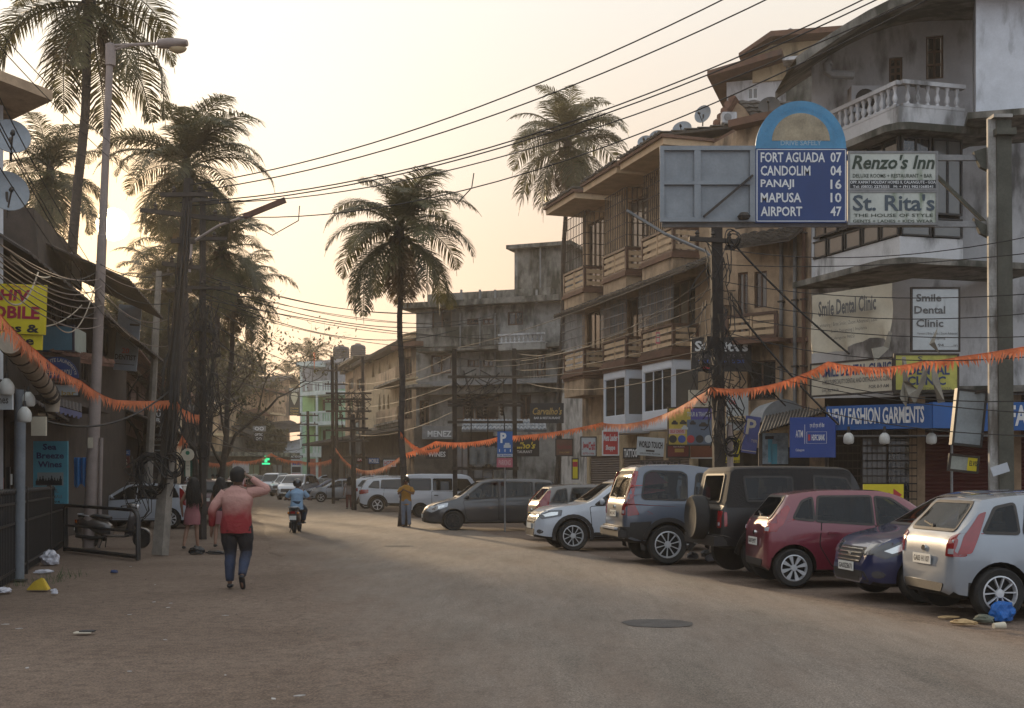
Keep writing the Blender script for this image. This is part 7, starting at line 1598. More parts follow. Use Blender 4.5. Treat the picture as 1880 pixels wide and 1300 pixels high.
def person(label, pose, skin=SKIN, scale=1., loc=(0, 0, 0), rz=0, group=None, bulk=1., tops=None, legs=None, hair='short', feet=None, cat='person', sleeve='long', legcut='long', hairmat=None):
    """figure facing +y; joints in metres for a 1.72 m person"""
    t = thing('person', label, cat, (0, 0, 0), group)
    J = {}
    B = bulk; H = pose.get
    hip = Vector(H('hip', (0, 0, .93))); chest = Vector(H('chest', (0, .0, 1.25))); neck = Vector(H('neck', (0, .0, 1.45))); head = Vector(H('head', (0, .01, 1.60)))
    sh = H('shoulder', .185)
    J['hip'] = ('', hip, (.115 * B, .115 * B)); J['waist'] = ('hip', hip.lerp(chest, .45), (.108 * B, .108 * B)); J['chest'] = ('waist', chest, (.112 * B, .112 * B)); J['coll'] = ('chest', chest.lerp(neck, .62), (.075 * B, .075 * B))
    J['neck'] = ('coll', neck, .055); J['jaw'] = ('neck', head + Vector((0, .012, -.055)), (.068, .078)); J['head'] = ('jaw', head + Vector((0, -.005, .035)), (.080, .096)); J['crown'] = ('head', head + Vector((0, -.01, .085)), (.058, .072))
    for s, S_ in ((1, 'R'), (-1, 'L')):
        el, wr_ = Vector(H('elbow' + S_, (s * .27, -.03, 1.13))), Vector(H('wrist' + S_, (s * .28, .03, .88)))
        shp = chest.lerp(neck, .60) + Vector((s * sh, 0, -.02))
        J['sh' + S_] = ('coll', shp, .062 * B ** .5); J['ua' + S_] = ('sh' + S_, shp.lerp(el, .5), .050 * B ** .5); J['el' + S_] = ('ua' + S_, el, .040 * B ** .5); J['fa' + S_] = ('el' + S_, el.lerp(wr_, .4), .038 * B ** .5); J['wrist' + S_] = ('fa' + S_, wr_, .025)
        hand_parts(J, S_, wr_, el, 1, H('curl' + S_, .5), H('hdir' + S_))
        kn, an = Vector(H('knee' + S_, (s * .10, .03, .50))), Vector(H('ankle' + S_, (s * .11, 0, .09)))
        hp = hip + Vector((s * .088 * B, 0, -.06)); J['th' + S_] = ('hip', hp, .098 * B); J['tm' + S_] = ('th' + S_, hp.lerp(kn, .5), .080 * B); J['kn' + S_] = ('tm' + S_, kn, .056 * B ** .5)
        J['ca' + S_] = ('kn' + S_, kn.lerp(an, .35) + Vector((0, -.015, 0)), .056 * B ** .5); J['an' + S_] = ('ca' + S_, an, .034)
        td = Vector(H('toe' + S_, (s * .02, .17, -.055))); J['ft' + S_] = ('an' + S_, an + td * .35 + Vector((0, -.02, -.035)), (.036, .030)); J['to' + S_] = ('ft' + S_, an + td, (.036, .018))
    v, e, r_ = chain(J)
    skin_mesh('body', v, e, r_, skin, t)
    # face
    hd = head + Vector((0, 0, .02))
    fm = MB()
    for s in (-1, 1):
        fm.lathe(hd + Vector((s * .031, .086, .004)), (0, 1, 0), [(.001, .004), (.009, .002), (.012, -.01)], 8)
    ey = obj('eyes', fm, INK, t)
    nm = MB().tube([hd + Vector((0, .088, .010)), hd + Vector((0, .108, -.028)), hd + Vector((0, .092, -.036))], [.008, .014, .008], 6); obj('nose', nm, skin, t, smooth=True)
    obj('mouth', MB().tube([hd + Vector((-.022, .083, -.062)), hd + Vector((0, .092, -.062)), hd + Vector((.022, .083, -.062))], .006, 5), flat('lips', (.14, .05, .045), .5), t)
    for s in (-1, 1):
        obj('ear', MB().lathe(hd + Vector((s * .084, .0, -.005)), (s, -.2, 0), [(.001, -.01), (.028, -.004), (.032, .006), (.02, .012), (.001, .006)], 10), skin, t, smooth=True)
    def cr(pts, rads, k=4):
        P_, Q_ = [], []
        for i in range(len(pts) - 1):
            p0, p1, p2, p3 = pts[max(0, i - 1)], pts[i], pts[i + 1], pts[min(len(pts) - 1, i + 2)]
            for j in range(k):
                f = j / k; P_.append(.5 * ((2 * p1) + (p2 - p0) * f + (2 * p0 - 5 * p1 + 4 * p2 - p3) * f * f + (3 * p1 - p0 - 3 * p2 + p3) * f ** 3)); Q_.append(rads[i] + (rads[i + 1] - rads[i]) * f)
        return P_ + [pts[-1]], Q_ + [rads[-1]]
    rw = random.Random(int(bulk * 100) + len(label))
    def wrinkle(P_, Q_): return [q * (1 + rw.uniform(-.035, .05)) for q in Q_]
    def loft_(m, rows_):
        out = []
        for i, (c_, rx, ry) in enumerate(rows_): out.append([c_ + Vector((rx * math.copysign(abs(math.cos(q)) ** .85, math.cos(q)) * (1 + .012 * math.sin(q * 5 + i * 1.3)), ry * math.copysign(abs(math.sin(q)) ** .9, math.sin(q)) * (1 + .03 * math.sin(q * 4 + i)), .004 * math.sin(q * 6 + i))) for q in [2 * math.pi * k / 26 for k in range(26)]])
        m.grid(out, closed=True)
    if tops:
        m = MB(); shz = chest.lerp(neck, .60)
        key = [(hip + Vector((0, -.005, -.15)), .178 * B, .128 * B), (hip + Vector((0, -.005, -.02)), .176 * B, .130 * B), (hip.lerp(chest, .45), .158 * B, .120 * B), (hip.lerp(chest, .8), .172 * B, .124 * B), (chest + Vector((0, 0, .04)), .182 * B, .122 * B), (chest.lerp(neck, .45), max(.16, sh + .015), .110 * B), (chest.lerp(neck, .74), sh * .86, .106 * B), (chest.lerp(neck, .93), .108, .100), (chest.lerp(neck, 1.06), .072, .074)]
        if sleeve == 'none': key = key[:-3] + [(chest.lerp(neck, .6), sh * .7, .09 * B)]
        if legcut == 'short': key = key[1:]
        pc, r1 = cr([k_[0] for k_ in key], [k_[1] for k_ in key], 3); _, r2_ = cr([k_[0] for k_ in key], [k_[2] for k_ in key], 3)
        loft_(m, list(zip(pc, r1, r2_)))
        if sleeve != 'none':
            for S_ in 'RL':
                a_, u_, e_, f_, w_ = [J[k_ + S_][1] for k_ in ('sh', 'ua', 'el', 'fa', 'wrist')]
                a_ = a_.lerp(chest.lerp(neck, .5), .15)
                pts_, rr_ = ([a_, u_, e_, f_, f_.lerp(w_, .85)], [.078 * B ** .5, .068 * B ** .5, .056 * B ** .5, .053, .042]) if sleeve == 'long' else ([a_, u_, u_.lerp(e_, .45)], [.075 * B ** .5, .072 * B ** .5, .068])
                pc, q_ = cr(pts_, rr_); m.tube(pc, wrinkle(pc, q_), 14, cap=sleeve == 'long')
        obj('shirt', m, tops, t, smooth=True)
    if legs and legcut == 'short':
        m = MB(); rows = []; mid = (J['tmR'][1] + J['tmL'][1]) / 2
        loft_(m, [(hip.lerp(Vector((mid.x, mid.y, hip.z - .33)), i / 8) + Vector((0, 0, .10 * (1 - i / 8))), (.140 + .055 * min(1, i / 8 * 2.2)) * B * 1.05, (.11 + .045 * min(1, i / 4)) * B) for i in range(9)])
        obj('skirt', m, legs, t, smooth=True)
    elif legs:
        m = MB(); loft_(m, [(hip + Vector((0, 0, z_)), rx * B, ry * B) for z_, rx, ry in ((.10, .150, .112), (.02, .168, .122), (-.06, .180, .130), (-.12, .176, .128), (-.17, .13, .10), (-.20, .06, .05))])
        for S_ in 'RL':
            h_, t_, k_, c_, a_ = [J[q + S_][1] for q in ('th', 'tm', 'kn', 'ca', 'an')]
            pc, q_ = cr([h_, t_, k_, c_, a_ + (c_ - a_) * .06], [.098 * B, .092 * B, .074 * B ** .5, .068 * B ** .5, .056]); m.tube(pc, wrinkle(pc, q_), 14)
        obj('trousers', m, legs, t, smooth=True)
    if feet:
        for S_ in 'RL':
            a, to = J['an' + S_][1], J['to' + S_][1]
            d = (to - a); d = d.normalized(); hl = a - Vector((d.x, d.y, 0)) * .05 + Vector((0, 0, -.055)) if abs(d.z) < .8 else a + Vector((0, -.05, .02))
            o = skin_mesh('shoe', [hl, hl.lerp(to, .5), to + d * .03], [(0, 1), (1, 2)], [(.045, .038), (.048, .034), (.042, .026)], feet, t, 2)
    hm = hairmat or HAIR
    if hair == 'short':
        m = MB(); c = head + Vector((0, -.024, .048))
        rows = []
        for i in range(9):
            a = math.pi * i / 8 * .70
            rows.append([c + Vector((math.sin(a) * math.cos(b_) * .108, math.sin(a) * math.sin(b_) * .128 + (-.012 if math.sin(b_) < 0 else .0), math.cos(a) * .112 - (0.05 if math.sin(b_) < -.2 and i > 6 else 0))) * 1 + Vector((.004 * math.sin(b_ * 7 + i), 0, .003 * math.cos(b_ * 5 + i * 2))) for b_ in [2 * math.pi * k / 18 for k in range(18)]])
        m.grid(rows, closed=True); obj('hair', m, hm, t, smooth=True)
    elif hair in ('long', 'wavy'):
        m = MB(); c = head + Vector((0, -.02, .03)); rows = []
        N_ = 13; LL = .50 if hair == 'wavy' else .34
        for i in range(N_):
            f = i / (N_ - 1)
            if f < .4: a = f / .4 * math.pi * .52; rx, ry, z = math.sin(a) * .112, math.sin(a) * .128, math.cos(a) * .112; cy = 0
            else: g_ = (f - .4) / .6; rx = .112 + .055 * math.sin(g_ * 2.6); ry = .125 - .02 * g_; z = -g_ * LL; cy = -.045 * min(1, g_ * 3)
            rows.append([c + Vector((rx * math.cos(b_) * (1 + .10 * math.sin(b_ * 6 + i)), cy + (ry if math.sin(b_) < 0 else ry * (1 if f < .4 else .45)) * math.sin(b_), z + (.02 * math.sin(b_ * 9) if f > .9 else 0))) for b_ in [2 * math.pi * k / 22 for k in range(22)]])
        m.grid(rows, closed=True); ho = obj('hair', m, hm, t, smooth=True)
        st = MB(); r2 = random.Random(3)
        for k in range(70):
            b_ = r2.uniform(math.pi * .92, math.pi * 2.08); p0 = c + Vector((.13 * math.cos(b_), .13 * math.sin(b_) - .03, -LL * r2.uniform(.1, .5))); pts = [p0]
            for q in range(5): pts.append(pts[-1] + Vector((r2.uniform(-.022, .03), r2.uniform(-.015, .01), -LL * r2.uniform(.12, .2))))
            st.tube(pts, [.010, .012, .012, .010, .007, .002], 4, cap=False)
        obj('strands', st, hm, ho)['kind'] = 'stuff'
    t.location = loc; t.rotation_euler = (0, 0, rz); t.scale = (scale,) * 3
    return t
# red shirt that fades to pink over the shoulders: dye, not light
def ombre(key, lo, hi, z0, z1):
    m = mat(key, lo, .85, var=.15, bump=1., scale=1.1); N, L = m.node_tree.nodes, m.node_tree.links
    tc = N.new('ShaderNodeTexCoord'); sp = N.new('ShaderNodeSeparateXYZ'); L.new(tc.outputs['Object'], sp.inputs[0])
    nz_ = N.new('ShaderNodeTexNoise'); nz_.inputs['Scale'].default_value = 6; L.new(tc.outputs['Object'], nz_.inputs['Vector'])
    ad = N.new('ShaderNodeMath'); ad.operation = 'MULTIPLY_ADD'; ad.inputs[1].default_value = .22; L.new(nz_.outputs[0], ad.inputs[0]); L.new(sp.outputs[2], ad.inputs[2])
    mr = N.new('ShaderNodeMapRange'); L.new(ad.outputs[0], mr.inputs[0])
    for i, x in enumerate((z0 + .11, z1 + .11, 0, 1)): mr.inputs[i + 1].default_value = x
    rp = N.new('ShaderNodeValToRGB'); rp.color_ramp.elements[0].color = (*lo, 1); rp.color_ramp.elements[1].color = (*hi, 1); L.new(mr.outputs[0], rp.inputs[0])
    L.new(rp.outputs[0], N['Principled BSDF'].inputs['Base Color']); return m
SHIRT = ombre('faded_red_shirt', (.22, .016, .020), (.43, .235, .20), 1.03, 1.26)
TROUS = ombre('dark_blue_trousers', (.028, .040, .075), (.012, .012, .016), .40, .58)
man = person('man seen from behind in a faded red shirt scratching his head as he walks', dict(
    hip=(0, 0, .95), chest=(.01, .01, 1.27), neck=(.0, .04, 1.47), head=(.01, .07, 1.60), shoulder=.195,
    elbowL=(-.33, -.06, 1.13), wristL=(-.36, .02, .88), curlL=.6,
    elbowR=(.43, .02, 1.43), wristR=(.20, .03, 1.60), curlR=.9, hdirR=Vector((-.8, .15, .45)),
    kneeR=(.12, .10, .52), ankleR=(.115, -.16, .19), toeR=(.01, .03, -.17), kneeL=(-.10, .06, .50), ankleL=(-.10, .02, .09), toeL=(-.02, .17, -.055)),
    bulk=1.28, tops=SHIRT, legs=TROUS, feet=flat('black_shoe', (.012, .012, .014), .5), loc=gnd(434, 1080), scale=1.03)
PINK = mat('dusty_pink_cloth', (.30, .115, .125), .85, var=.12, bump=.3)
DKTOP = mat('dark_top', (.03, .02, .022), .85)
woman = person('woman seen from behind with long loose dark hair and a dusty pink mini skirt', dict(
    hip=(0, 0, .90), chest=(.02, .0, 1.20), neck=(.03, .0, 1.39), head=(.03, .02, 1.53), shoulder=.155,
    elbowL=(-.25, -.04, 1.10), wristL=(-.25, .06, .88), elbowR=(.20, .06, 1.06), wristR=(.16, .20, 1.02),
    kneeL=(-.13, .05, .48), ankleL=(-.17, -.10, .10), toeL=(-.02, .13, -.06), kneeR=(.09, .05, .48), ankleR=(.11, .06, .09)),
    skin=SKIN2, bulk=.92, tops=PINK, sleeve='none', legs=PINK, legcut='short', hair='wavy', feet=flat('black_sandal', (.02, .02, .02), .6), loc=gnd(353, 1008), scale=1.0)
person('woman in a dark vest mostly hidden behind the man in the faded red shirt', dict(
    hip=(0, 0, .90), chest=(0, .0, 1.20), neck=(0, .0, 1.39), head=(.0, .02, 1.53), shoulder=.155,
    elbowL=(-.22, .02, 1.08), wristL=(-.2, .15, .92), ankleL=(-.10, -.12, .12), kneeL=(-.10, .03, .49)),
    skin=SKIN2, bulk=.9, tops=DKTOP, sleeve='none', legs=PINK, legcut='short', hair='long', feet=flat('black_sandal', (.02, .02, .02), .6), loc=gnd(405, 1006), scale=1.0)
person('man in a mustard yellow shirt and pale jeans holding a phone by the palm trunk', dict(
    elbowL=(-.27, .06, 1.15), wristL=(-.06, .27, 1.27), elbowR=(.27, .06, 1.15), wristR=(.07, .27, 1.27), curlL=.9, curlR=.9, head=(0, .03, 1.59)),
    tops=mat('mustard_shirt', (.34, .17, .025), .85), sleeve='short', legs=mat('pale_jeans', (.17, .20, .26), .85), feet=flat('black_shoe', (.012, .012, .014), .5), loc=on(746, 41) , rz=R(170), scale=.98)
person('woman in a dark red skirt and grey top standing by the parked cars far ahead', dict(), skin=SKIN, tops=mat('grey_top', (.18, .16, .17), .85), sleeve='short', legs=mat('dark_red_skirt', (.10, .02, .025), .85), hair='long', loc=on(641, 62), rz=R(20), scale=.95, feet=INK)
person('far pedestrian in a bright yellow top beside the left kerb', dict(), tops=mat('bright_yellow_top', (.6, .42, .04), .85), sleeve='short', legs=mat('pale_jeans', (.17, .20, .26), .85), loc=on(391, 78), rz=R(180), scale=1, feet=INK)
person('far pedestrian in a white top beside the one in yellow', dict(), tops=mat('white_top', (.5, .5, .5), .85), sleeve='short', legs=mat('dark_top', (.03, .02, .022), .85), loc=on(399, 80), rz=R(180), scale=1, feet=INK)

def scooter(label, pm, loc, heading, stand=False, group=None):
    """step-through scooter facing +x"""
    s = thing('scooter', label, 'scooter', (0, 0, 0), group)
    for x in (-.62, .62):
        w = MB().lathe((x, -.045, .22), (0, 1, 0), [(.13, .0), (.16, -.01), (.205, .005), (.22, .045), (.205, .085), (.16, .10), (.13, .09)], 22)
        wo = obj('wheel', w, TYRE, s, smooth=40)
        rm = MB().lathe((x, -.02, .22), (0, 1, 0), [(.13, 0), (.12, .01), (.05, .02), (.001, .02)], 16); rm.lathe((x, .07, .22), (0, 1, 0), [(.13, 0), (.12, -.01), (.05, -.02), (.001, -.02)], 16)
        obj('rim', rm, ALLOY, wo)
    def loft(name, secs, m_, sm=True):
        rows = []
        for x, z, hw, hh in secs: rows.append([(x, hw * math.copysign(abs(math.cos(a)) ** .7, math.cos(a)), z + hh * math.copysign(abs(math.sin(a)) ** .8, math.sin(a))) for a in [2 * math.pi * k / 14 for k in range(14)]])
        m = MB().grid(rows, closed=True); m.f.append(tuple(range(14))); m.f.append(tuple(range(len(m.v) - 14, len(m.v)))); return obj(name, m, m_, s, smooth=50)
    loft('rear_body', [(-.93, .60, .05, .05), (-.88, .60, .11, .09), (-.70, .58, .17, .14), (-.45, .52, .18, .17), (-.22, .45, .15, .18), (-.10, .40, .10, .14)], pm)
    loft('seat', [(-.90, .74, .08, .03), (-.80, .76, .13, .05), (-.5, .75, .15, .055), (-.25, .73, .13, .055), (-.12, .70, .07, .04)], mat('seat_vinyl', (.02, .02, .02), .5))
    loft('footboard', [(-.25, .30, .13, .05), (.0, .28, .17, .03), (.25, .28, .17, .03), (.36, .32, .12, .05)], pm)
    # front shield
    rows = []
    for x, z, hw in [(.30, .30, .13), (.36, .45, .19), (.42, .65, .20), (.44, .82, .17), (.42, .92, .12)]:
        rows.append([(x + .10 * (1 - (y / hw) ** 2), y, z) for y in [hw * (-1 + k / 4) for k in range(9)]])
    m = MB().grid(rows); rows2 = [[(p[0] - .05, p[1] * .95, p[2]) for p in r_] for r_ in rows]; m.grid(rows2); obj('front_shield', m, pm, s, smooth=True)
    loft('headlight_cowl', [(.30, .97, .10, .05), (.38, .98, .13, .07), (.48, .97, .12, .07), (.54, .96, .07, .05)], pm)
    obj('headlight', MB().lathe((.53, 0, .96), (1, 0, -.1), [(.07, 0), (.055, .02), (.001, .03)], 14), CLEARL, s)
    loft('front_mudguard', [(.40, .34, .04, .06), (.52, .45, .07, .03), (.62, .47, .075, .03), (.76, .43, .07, .03), (.84, .34, .05, .04)], pm)
    obj('handlebar', MB().tube([(.33, -.34, 1.0), (.38, -.2, 1.02), (.40, 0, 1.0), (.38, .2, 1.02), (.33, .34, 1.0)], .016), BLACKP, s)
    obj('fork', MB().tube([(.42, .06, .8), (.60, .06, .22)], .02).tube([(.42, -.06, .8), (.60, -.06, .22)], .02), STEELRIM, s)
    for q in (-1, 1):
        mo = MB().tube([(.36, q * .24, 1.02), (.34, q * .30, 1.18)], .007); mo.lathe((.33, q * .31, 1.22), (1, 0, 0), [(.001, -.015), (.05, -.01), (.055, .01), (.001, .012)], 12); obj('mirror', mo, BLACKP, s)
        obj('grip', MB().tube([(.33, q * .34, 1.0), (.31, q * .42, .99)], .02), BLACKP, s)
        obj('indicator', MB().lathe((-.90, q * .14, .62), (-1, q * .3, 0), [(.035, 0), (.02, .03), (.001, .035)], 8), flat('amber_lens', (.5, .16, .02), .2), s)
    obj('tail_light', MB().box(-.985, -.93, -.07, .07, .60, .67), REDL, s)
    obj('number_plate', MB().box(-.99, -.975, -.10, .10, .42, .54), PLATE, s)
    obj('plate_holder', MB().box(-.975, -.90, -.09, .09, .36, .60), BLACKP, s)
    obj('grab_rail', MB().tube([(-.60, .15, .76), (-.86, .14, .80), (-.95, 0, .80), (-.86, -.14, .80), (-.60, -.15, .76)], .014), ALLOY, s)
    obj('exhaust', MB().tube([(-.2, -.14, .26), (-.5, -.17, .24), (-.9, -.18, .30)], [.02, .045, .05], 8), STEELRIM, s)
    obj('engine', MB().box(-.66, -.30, .04, .15, .16, .34), STEELRIM, s)
    obj('stand', MB().tube([(-.28, .10, .24), (-.34, .17, .01)], .012).tube([(-.28, -.10, .24), (-.34, -.17, .01)], .012), STEELRIM, s)
    s.location = loc; s.rotation_euler = (0, 0, R(heading)); return s
sc_c = on(545, 37.2); hd = 93
scooter('dark scooter ridden away down the middle of the road', paint('dark_maroon_scooter', (.035, .012, .02), dust=.2), sc_c, hd, group='scooters')
rider = person('scooter rider seen from behind in a pale blue shirt and dark helmet', dict(
    hip=(0, 0, .86), chest=(0, .06, 1.16), neck=(0, .12, 1.34), head=(0, .16, 1.45), shoulder=.20,
    elbowL=(-.36, .16, 1.02), wristL=(-.34, .50, 1.02), elbowR=(.36, .16, 1.02), wristR=(.34, .50, 1.02), curlL=.9, curlR=.9, hdirL=Vector((.2, .9, -.2)), hdirR=Vector((-.2, .9, -.2)),
    kneeL=(-.20, .40, .68), ankleL=(-.16, .36, .36), kneeR=(.20, .40, .68), ankleR=(.16, .36, .36)),
    bulk=1.12, tops=mat('pale_blue_shirt', (.22, .33, .46), .85, bump=1., scale=1.1), sleeve='short', legs=mat('dark_jeans', (.03, .04, .06), .85), hair='none', feet=flat('black_shoe', (.012, .012, .014), .5), loc=on(545, 37.0), rz=R(hd - 90))
hb = MB(); rows = []
for i in range(10):
    a = math.pi * i / 9 * .74; rows.append([(math.sin(a) * math.cos(b_) * .135, .155 + math.sin(a) * math.sin(b_) * .155 - .01, 1.50 + math.cos(a) * .145) for b_ in [2 * math.pi * k / 18 for k in range(18)]])
hb.grid(rows, closed=True)
ho = obj('helmet', hb, mat('black_helmet', (.02, .02, .024), .25, coat=.6, bump=0), None, smooth=True); ho.location = on(545, 37.0); ho.rotation_euler = (0, 0, R(hd - 90))
tag(ho, 'dark round helmet worn by the scooter rider', 'helmet')
scooter('dusty grey scooter parked behind the black pipe barrier', paint('dark_grey_scooter', (.05, .05, .055), dust=.5), gnd(203, 1008) + Vector((0, .4, 0)), -6, group='scooters')
scooter('black motor scooter standing beyond the leaning electricity pole, right of the white hatchback', P_BLK, on(330, 44), 100, group='scooters')
# ------------------------------------------------------------------ poles, road sign gantry, wires, bunting
BOLT = IRON
def leanpole(m, a, b_, w0, w1): m.tube([a, a.lerp(b_, .5), b_], [w0, (w0 + w1) / 2, w1], 4)
# street lamp on the left
p0, p1 = gnd(163, 1006), at(203, 82, 29); t = thing('street_lamp', 'tall tapering street lamp with a cobra head in front of the low sun', 'street lamp', p0)
LPM = mat('dusty_pink_grey_paint', (.27, .22, .20), .75, grime=.35, var=.15, bump=.1)
obj('pole', MB().tube([p0, p0.lerp(p1, .3), p0.lerp(p1, .301), p0.lerp(p1, .62), p0.lerp(p1, .621), p1], [.15, .14, .125, .11, .095, .08], 12), LPM, t, smooth=40)
obj('side_conduit', MB().tube([p0 + Vector((.24, 0, 0)), p0 + Vector((.30, 0, 2.6))], .045, 8), LPM, t); obj('collar', MB().lathe(p1, (0, 0, 1), [(.10, -.5), (.12, -.5), (.12, 0), (.06, .03)], 12), LPM, t)
pa, pb = at(203, 84, 29), at(290, 82, 29); obj('arm', MB().tube([pa, pb + Vector((0, 0, .02))], .04, 8).tube([at(206, 92, 29), at(240, 83, 29)], .03, 6), LPM, t)
a, b_ = at(290, 84, 29), at(344, 82, 29); rows = []
for i in range(9):
    f = i / 8; c = a.lerp(b_, f); w = .09 + .07 * math.sin(math.pi * min(1, .12 + f * .8)); h = .05 + .075 * math.sin(math.pi * min(1, .2 + f * .72))
    rows.append([c + Vector((0, w * math.cos(q), .04 + h * math.sin(q))) for q in [2 * math.pi * k / 12 for k in range(12)]])
m = MB().grid(rows, closed=True); m.f += [tuple(range(12)), tuple(range(len(m.v) - 12, len(m.v)))]; hd_ = obj('lamp_head', m, LPM, t, smooth=40)
rows = []; c = at(327, 88, 29)
for i in range(6): q2 = math.pi / 2 * i / 5; rows.append([c + Vector((.21 * math.cos(q2) * math.cos(q), .12 * math.cos(q2) * math.sin(q), -.13 * math.sin(q2))) for q in [2 * math.pi * k / 14 for k in range(14)]])
obj('lens', MB().grid(rows, closed=True), flat('amber_lamp_lens', (.42, .32, .19), .2), hd_, smooth=True)
obj('number_patch', MB().box(p0.x + .05, p0.x + .17, p0.y - .205, p0.y - .2, 2.35, 2.6), CRM, t)
# electricity poles
def crossarm(t, c, w, y=.0, tilt=0., ins=3):
    c = Vector(c); a, b_ = c + Vector((-w / 2, 0, -tilt)), c + Vector((w / 2, .1, tilt)); obj('crossarm', MB().bar(a, b_, .09, .09), IRON, t)
    for i in range(ins): q = a.lerp(b_, (i + .5) / ins); obj('insulator', MB().lathe(q, (0, 0, 1), [(.02, .03), (.05, .07), (.03, .10), (.055, .13), (.03, .17), (.001, .2)], 8), IRON, t)
def hanging(t, p, n, seed, L=.9, r=.012, w=.35):
    r0 = random.Random(seed); m = MB()
    for i in range(n):
        a = Vector(p) + Vector((r0.uniform(-w, w), r0.uniform(-.25, -.1), r0.uniform(-.3, .3))); b_ = a + Vector((r0.uniform(-w, w), r0.uniform(-.1, .1), -L * r0.uniform(.5, 1.3)))
        mid = a.lerp(b_, .5) + Vector((r0.uniform(-w, w), -.1, -r0.uniform(.0, .25))); m.tube([a, a.lerp(mid, .5) + Vector((r0.uniform(-.05, .05), 0, 0)), mid, mid.lerp(b_, .5) + Vector((r0.uniform(-.05, .05), 0, -.04)), b_], r, 4, cap=False)
    obj('hanging_cable', m, CABLE, t)['kind'] = 'stuff'
def coil(t, c, R_, n, seed, m_=None):
    r0 = random.Random(seed); m = MB()
    for i in range(n):
        rr = R_ * r0.uniform(.75, 1.05); ph = r0.uniform(0, 6); c2 = Vector(c) + Vector((r0.uniform(-.05, .05), r0.uniform(-.06, .06), r0.uniform(-.05, .05)))
        m.tube([c2 + Vector((rr * .75 * math.cos(a + ph), .08 * math.sin(a * 2 + i), rr * math.sin(a + ph))) for a in [2 * math.pi * k / 14 for k in range(15)]], .014, 4, cap=False)
    obj('cable_coil', m, m_ or CABLE, t)['kind'] = 'stuff'
CABLE = mat('black_cable', (.016, .014, .013), .7, var=.4, bump=0)
b1, t1 = gnd(294, 1019), at(347, 328, 26.5); P1 = thing('electricity_pole', 'thick leaning concrete electricity pole wrapped in black cables, beside the two women', 'electricity pole', b1, 'electricity poles')
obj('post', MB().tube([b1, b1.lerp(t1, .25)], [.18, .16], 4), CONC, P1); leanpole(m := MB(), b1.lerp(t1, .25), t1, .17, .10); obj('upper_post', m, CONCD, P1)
m = MB(); r0 = random.Random(5)
for i in range(12):
    o1 = Vector((r0.uniform(-.16, .14), -.16 + r0.uniform(-.06, .02), 0)); fa, fb = r0.uniform(.18, .4), r0.uniform(.6, .95)
    m.tube([b1.lerp(t1, fa + (fb - fa) * q / 5) + o1 * (1 + .3 * math.sin(q * 2 + i)) for q in range(6)], r0.uniform(.012, .03), 5, cap=False)
obj('cable_bundle', m, CABLE, P1)['kind'] = 'stuff'
for f, w, ti, n_ in ((.955, 1.1, .02, 2), (.90, 1.9, -.1, 3), (.83, .5, .0, 1), (.765, .8, -.04, 2), (.70, .5, 0, 1)): crossarm(P1, b1.lerp(t1, f) + Vector((0, -.12, 0)), w, 0, ti, n_)
c = b1.lerp(t1, .20); coil(P1, c + Vector((-.25, -.2, .1)), .42, 16, 2); coil(P1, c + Vector((.22, -.25, .3)), .26, 8, 3); hanging(P1, c + Vector((-.3, -.1, .2)), 22, 4, .8); hanging(P1, b1.lerp(t1, .42) + Vector((.2, 0, 0)), 12, 6, 1.2)
b2, t2 = on(366, 33), at(372, 350, 33); P2 = thing('electricity_pole', 'second slender dark pole behind the leaning one, carrying a long slanting street light', 'electricity pole', b2, 'electricity poles'); b2 = on(372, 33)
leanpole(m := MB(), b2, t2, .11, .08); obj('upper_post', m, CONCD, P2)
for f, w, ti, n_ in ((.97, .9, 0, 2), (.86, 1.3, .02, 2), (.72, 1.5, .0, 3), (.60, .8, -.05, 2), (.52, 1.0, .08, 2)): crossarm(P2, b2.lerp(t2, f) + Vector((0, -.12, 0)), w, 0, ti, n_)
a = at(350, 440, 32.6); obj('light_arm', MB().tube([at(348, 500, 32.6), at(352, 445, 32.6), at(400, 415, 32.6), at(452, 396, 32.6)], .035, 6), LPM, P2); obj('tube_light', MB().bar(at(448, 398, 32.6), at(524, 367, 32.6), .10, .14), BROWNP, P2)
hanging(P2, b2.lerp(t2, .5), 26, 8, 1.8, w=.5); hanging(P2, b2.lerp(t2, .66), 20, 9, 1.4, w=.5); coil(P2, b2.lerp(t2, .25), .22, 4, 10)
b3, t3 = on(268, 42), at(292, 498, 42); P3 = thing('electricity_pole', 'thin pale concrete pole left of the leaning one, in front of the AURA sign', 'electricity pole', b3, 'electricity poles'); obj('post', MB().tube([b3, t3], [.16, .10], 6), CONC, P3); crossarm(P3, at(298, 503, 42), .7, 0, 0, 2)
b4, t4 = on(1322, 26.5), at(1314, 408, 26.5); P4 = thing('electricity_pole', 'dark square electricity pole tangled with cables in front of the tan block', 'electricity pole', b4, 'electricity poles')
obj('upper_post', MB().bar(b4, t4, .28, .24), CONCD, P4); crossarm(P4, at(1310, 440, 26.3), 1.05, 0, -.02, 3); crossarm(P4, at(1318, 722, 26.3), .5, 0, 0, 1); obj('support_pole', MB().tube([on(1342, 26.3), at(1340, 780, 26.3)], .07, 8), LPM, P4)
obj('light_arm', MB().tube([at(1303, 470, 26.2), at(1296, 462, 26.2), at(1218, 428, 26.2)], .035, 6), IRONW, P4); obj('tube_light', MB().bar(at(1222, 430, 26.2), at(1150, 386, 26.2), .07, .05), IRONW, P4)
for yy, n_, L_ in ((470, 12, 1.0), (560, 14, 1.0), (640, 26, .9), (730, 22, .9)): hanging(P4, at(1318, yy, 26.2), n_, yy, L_, w=.34)
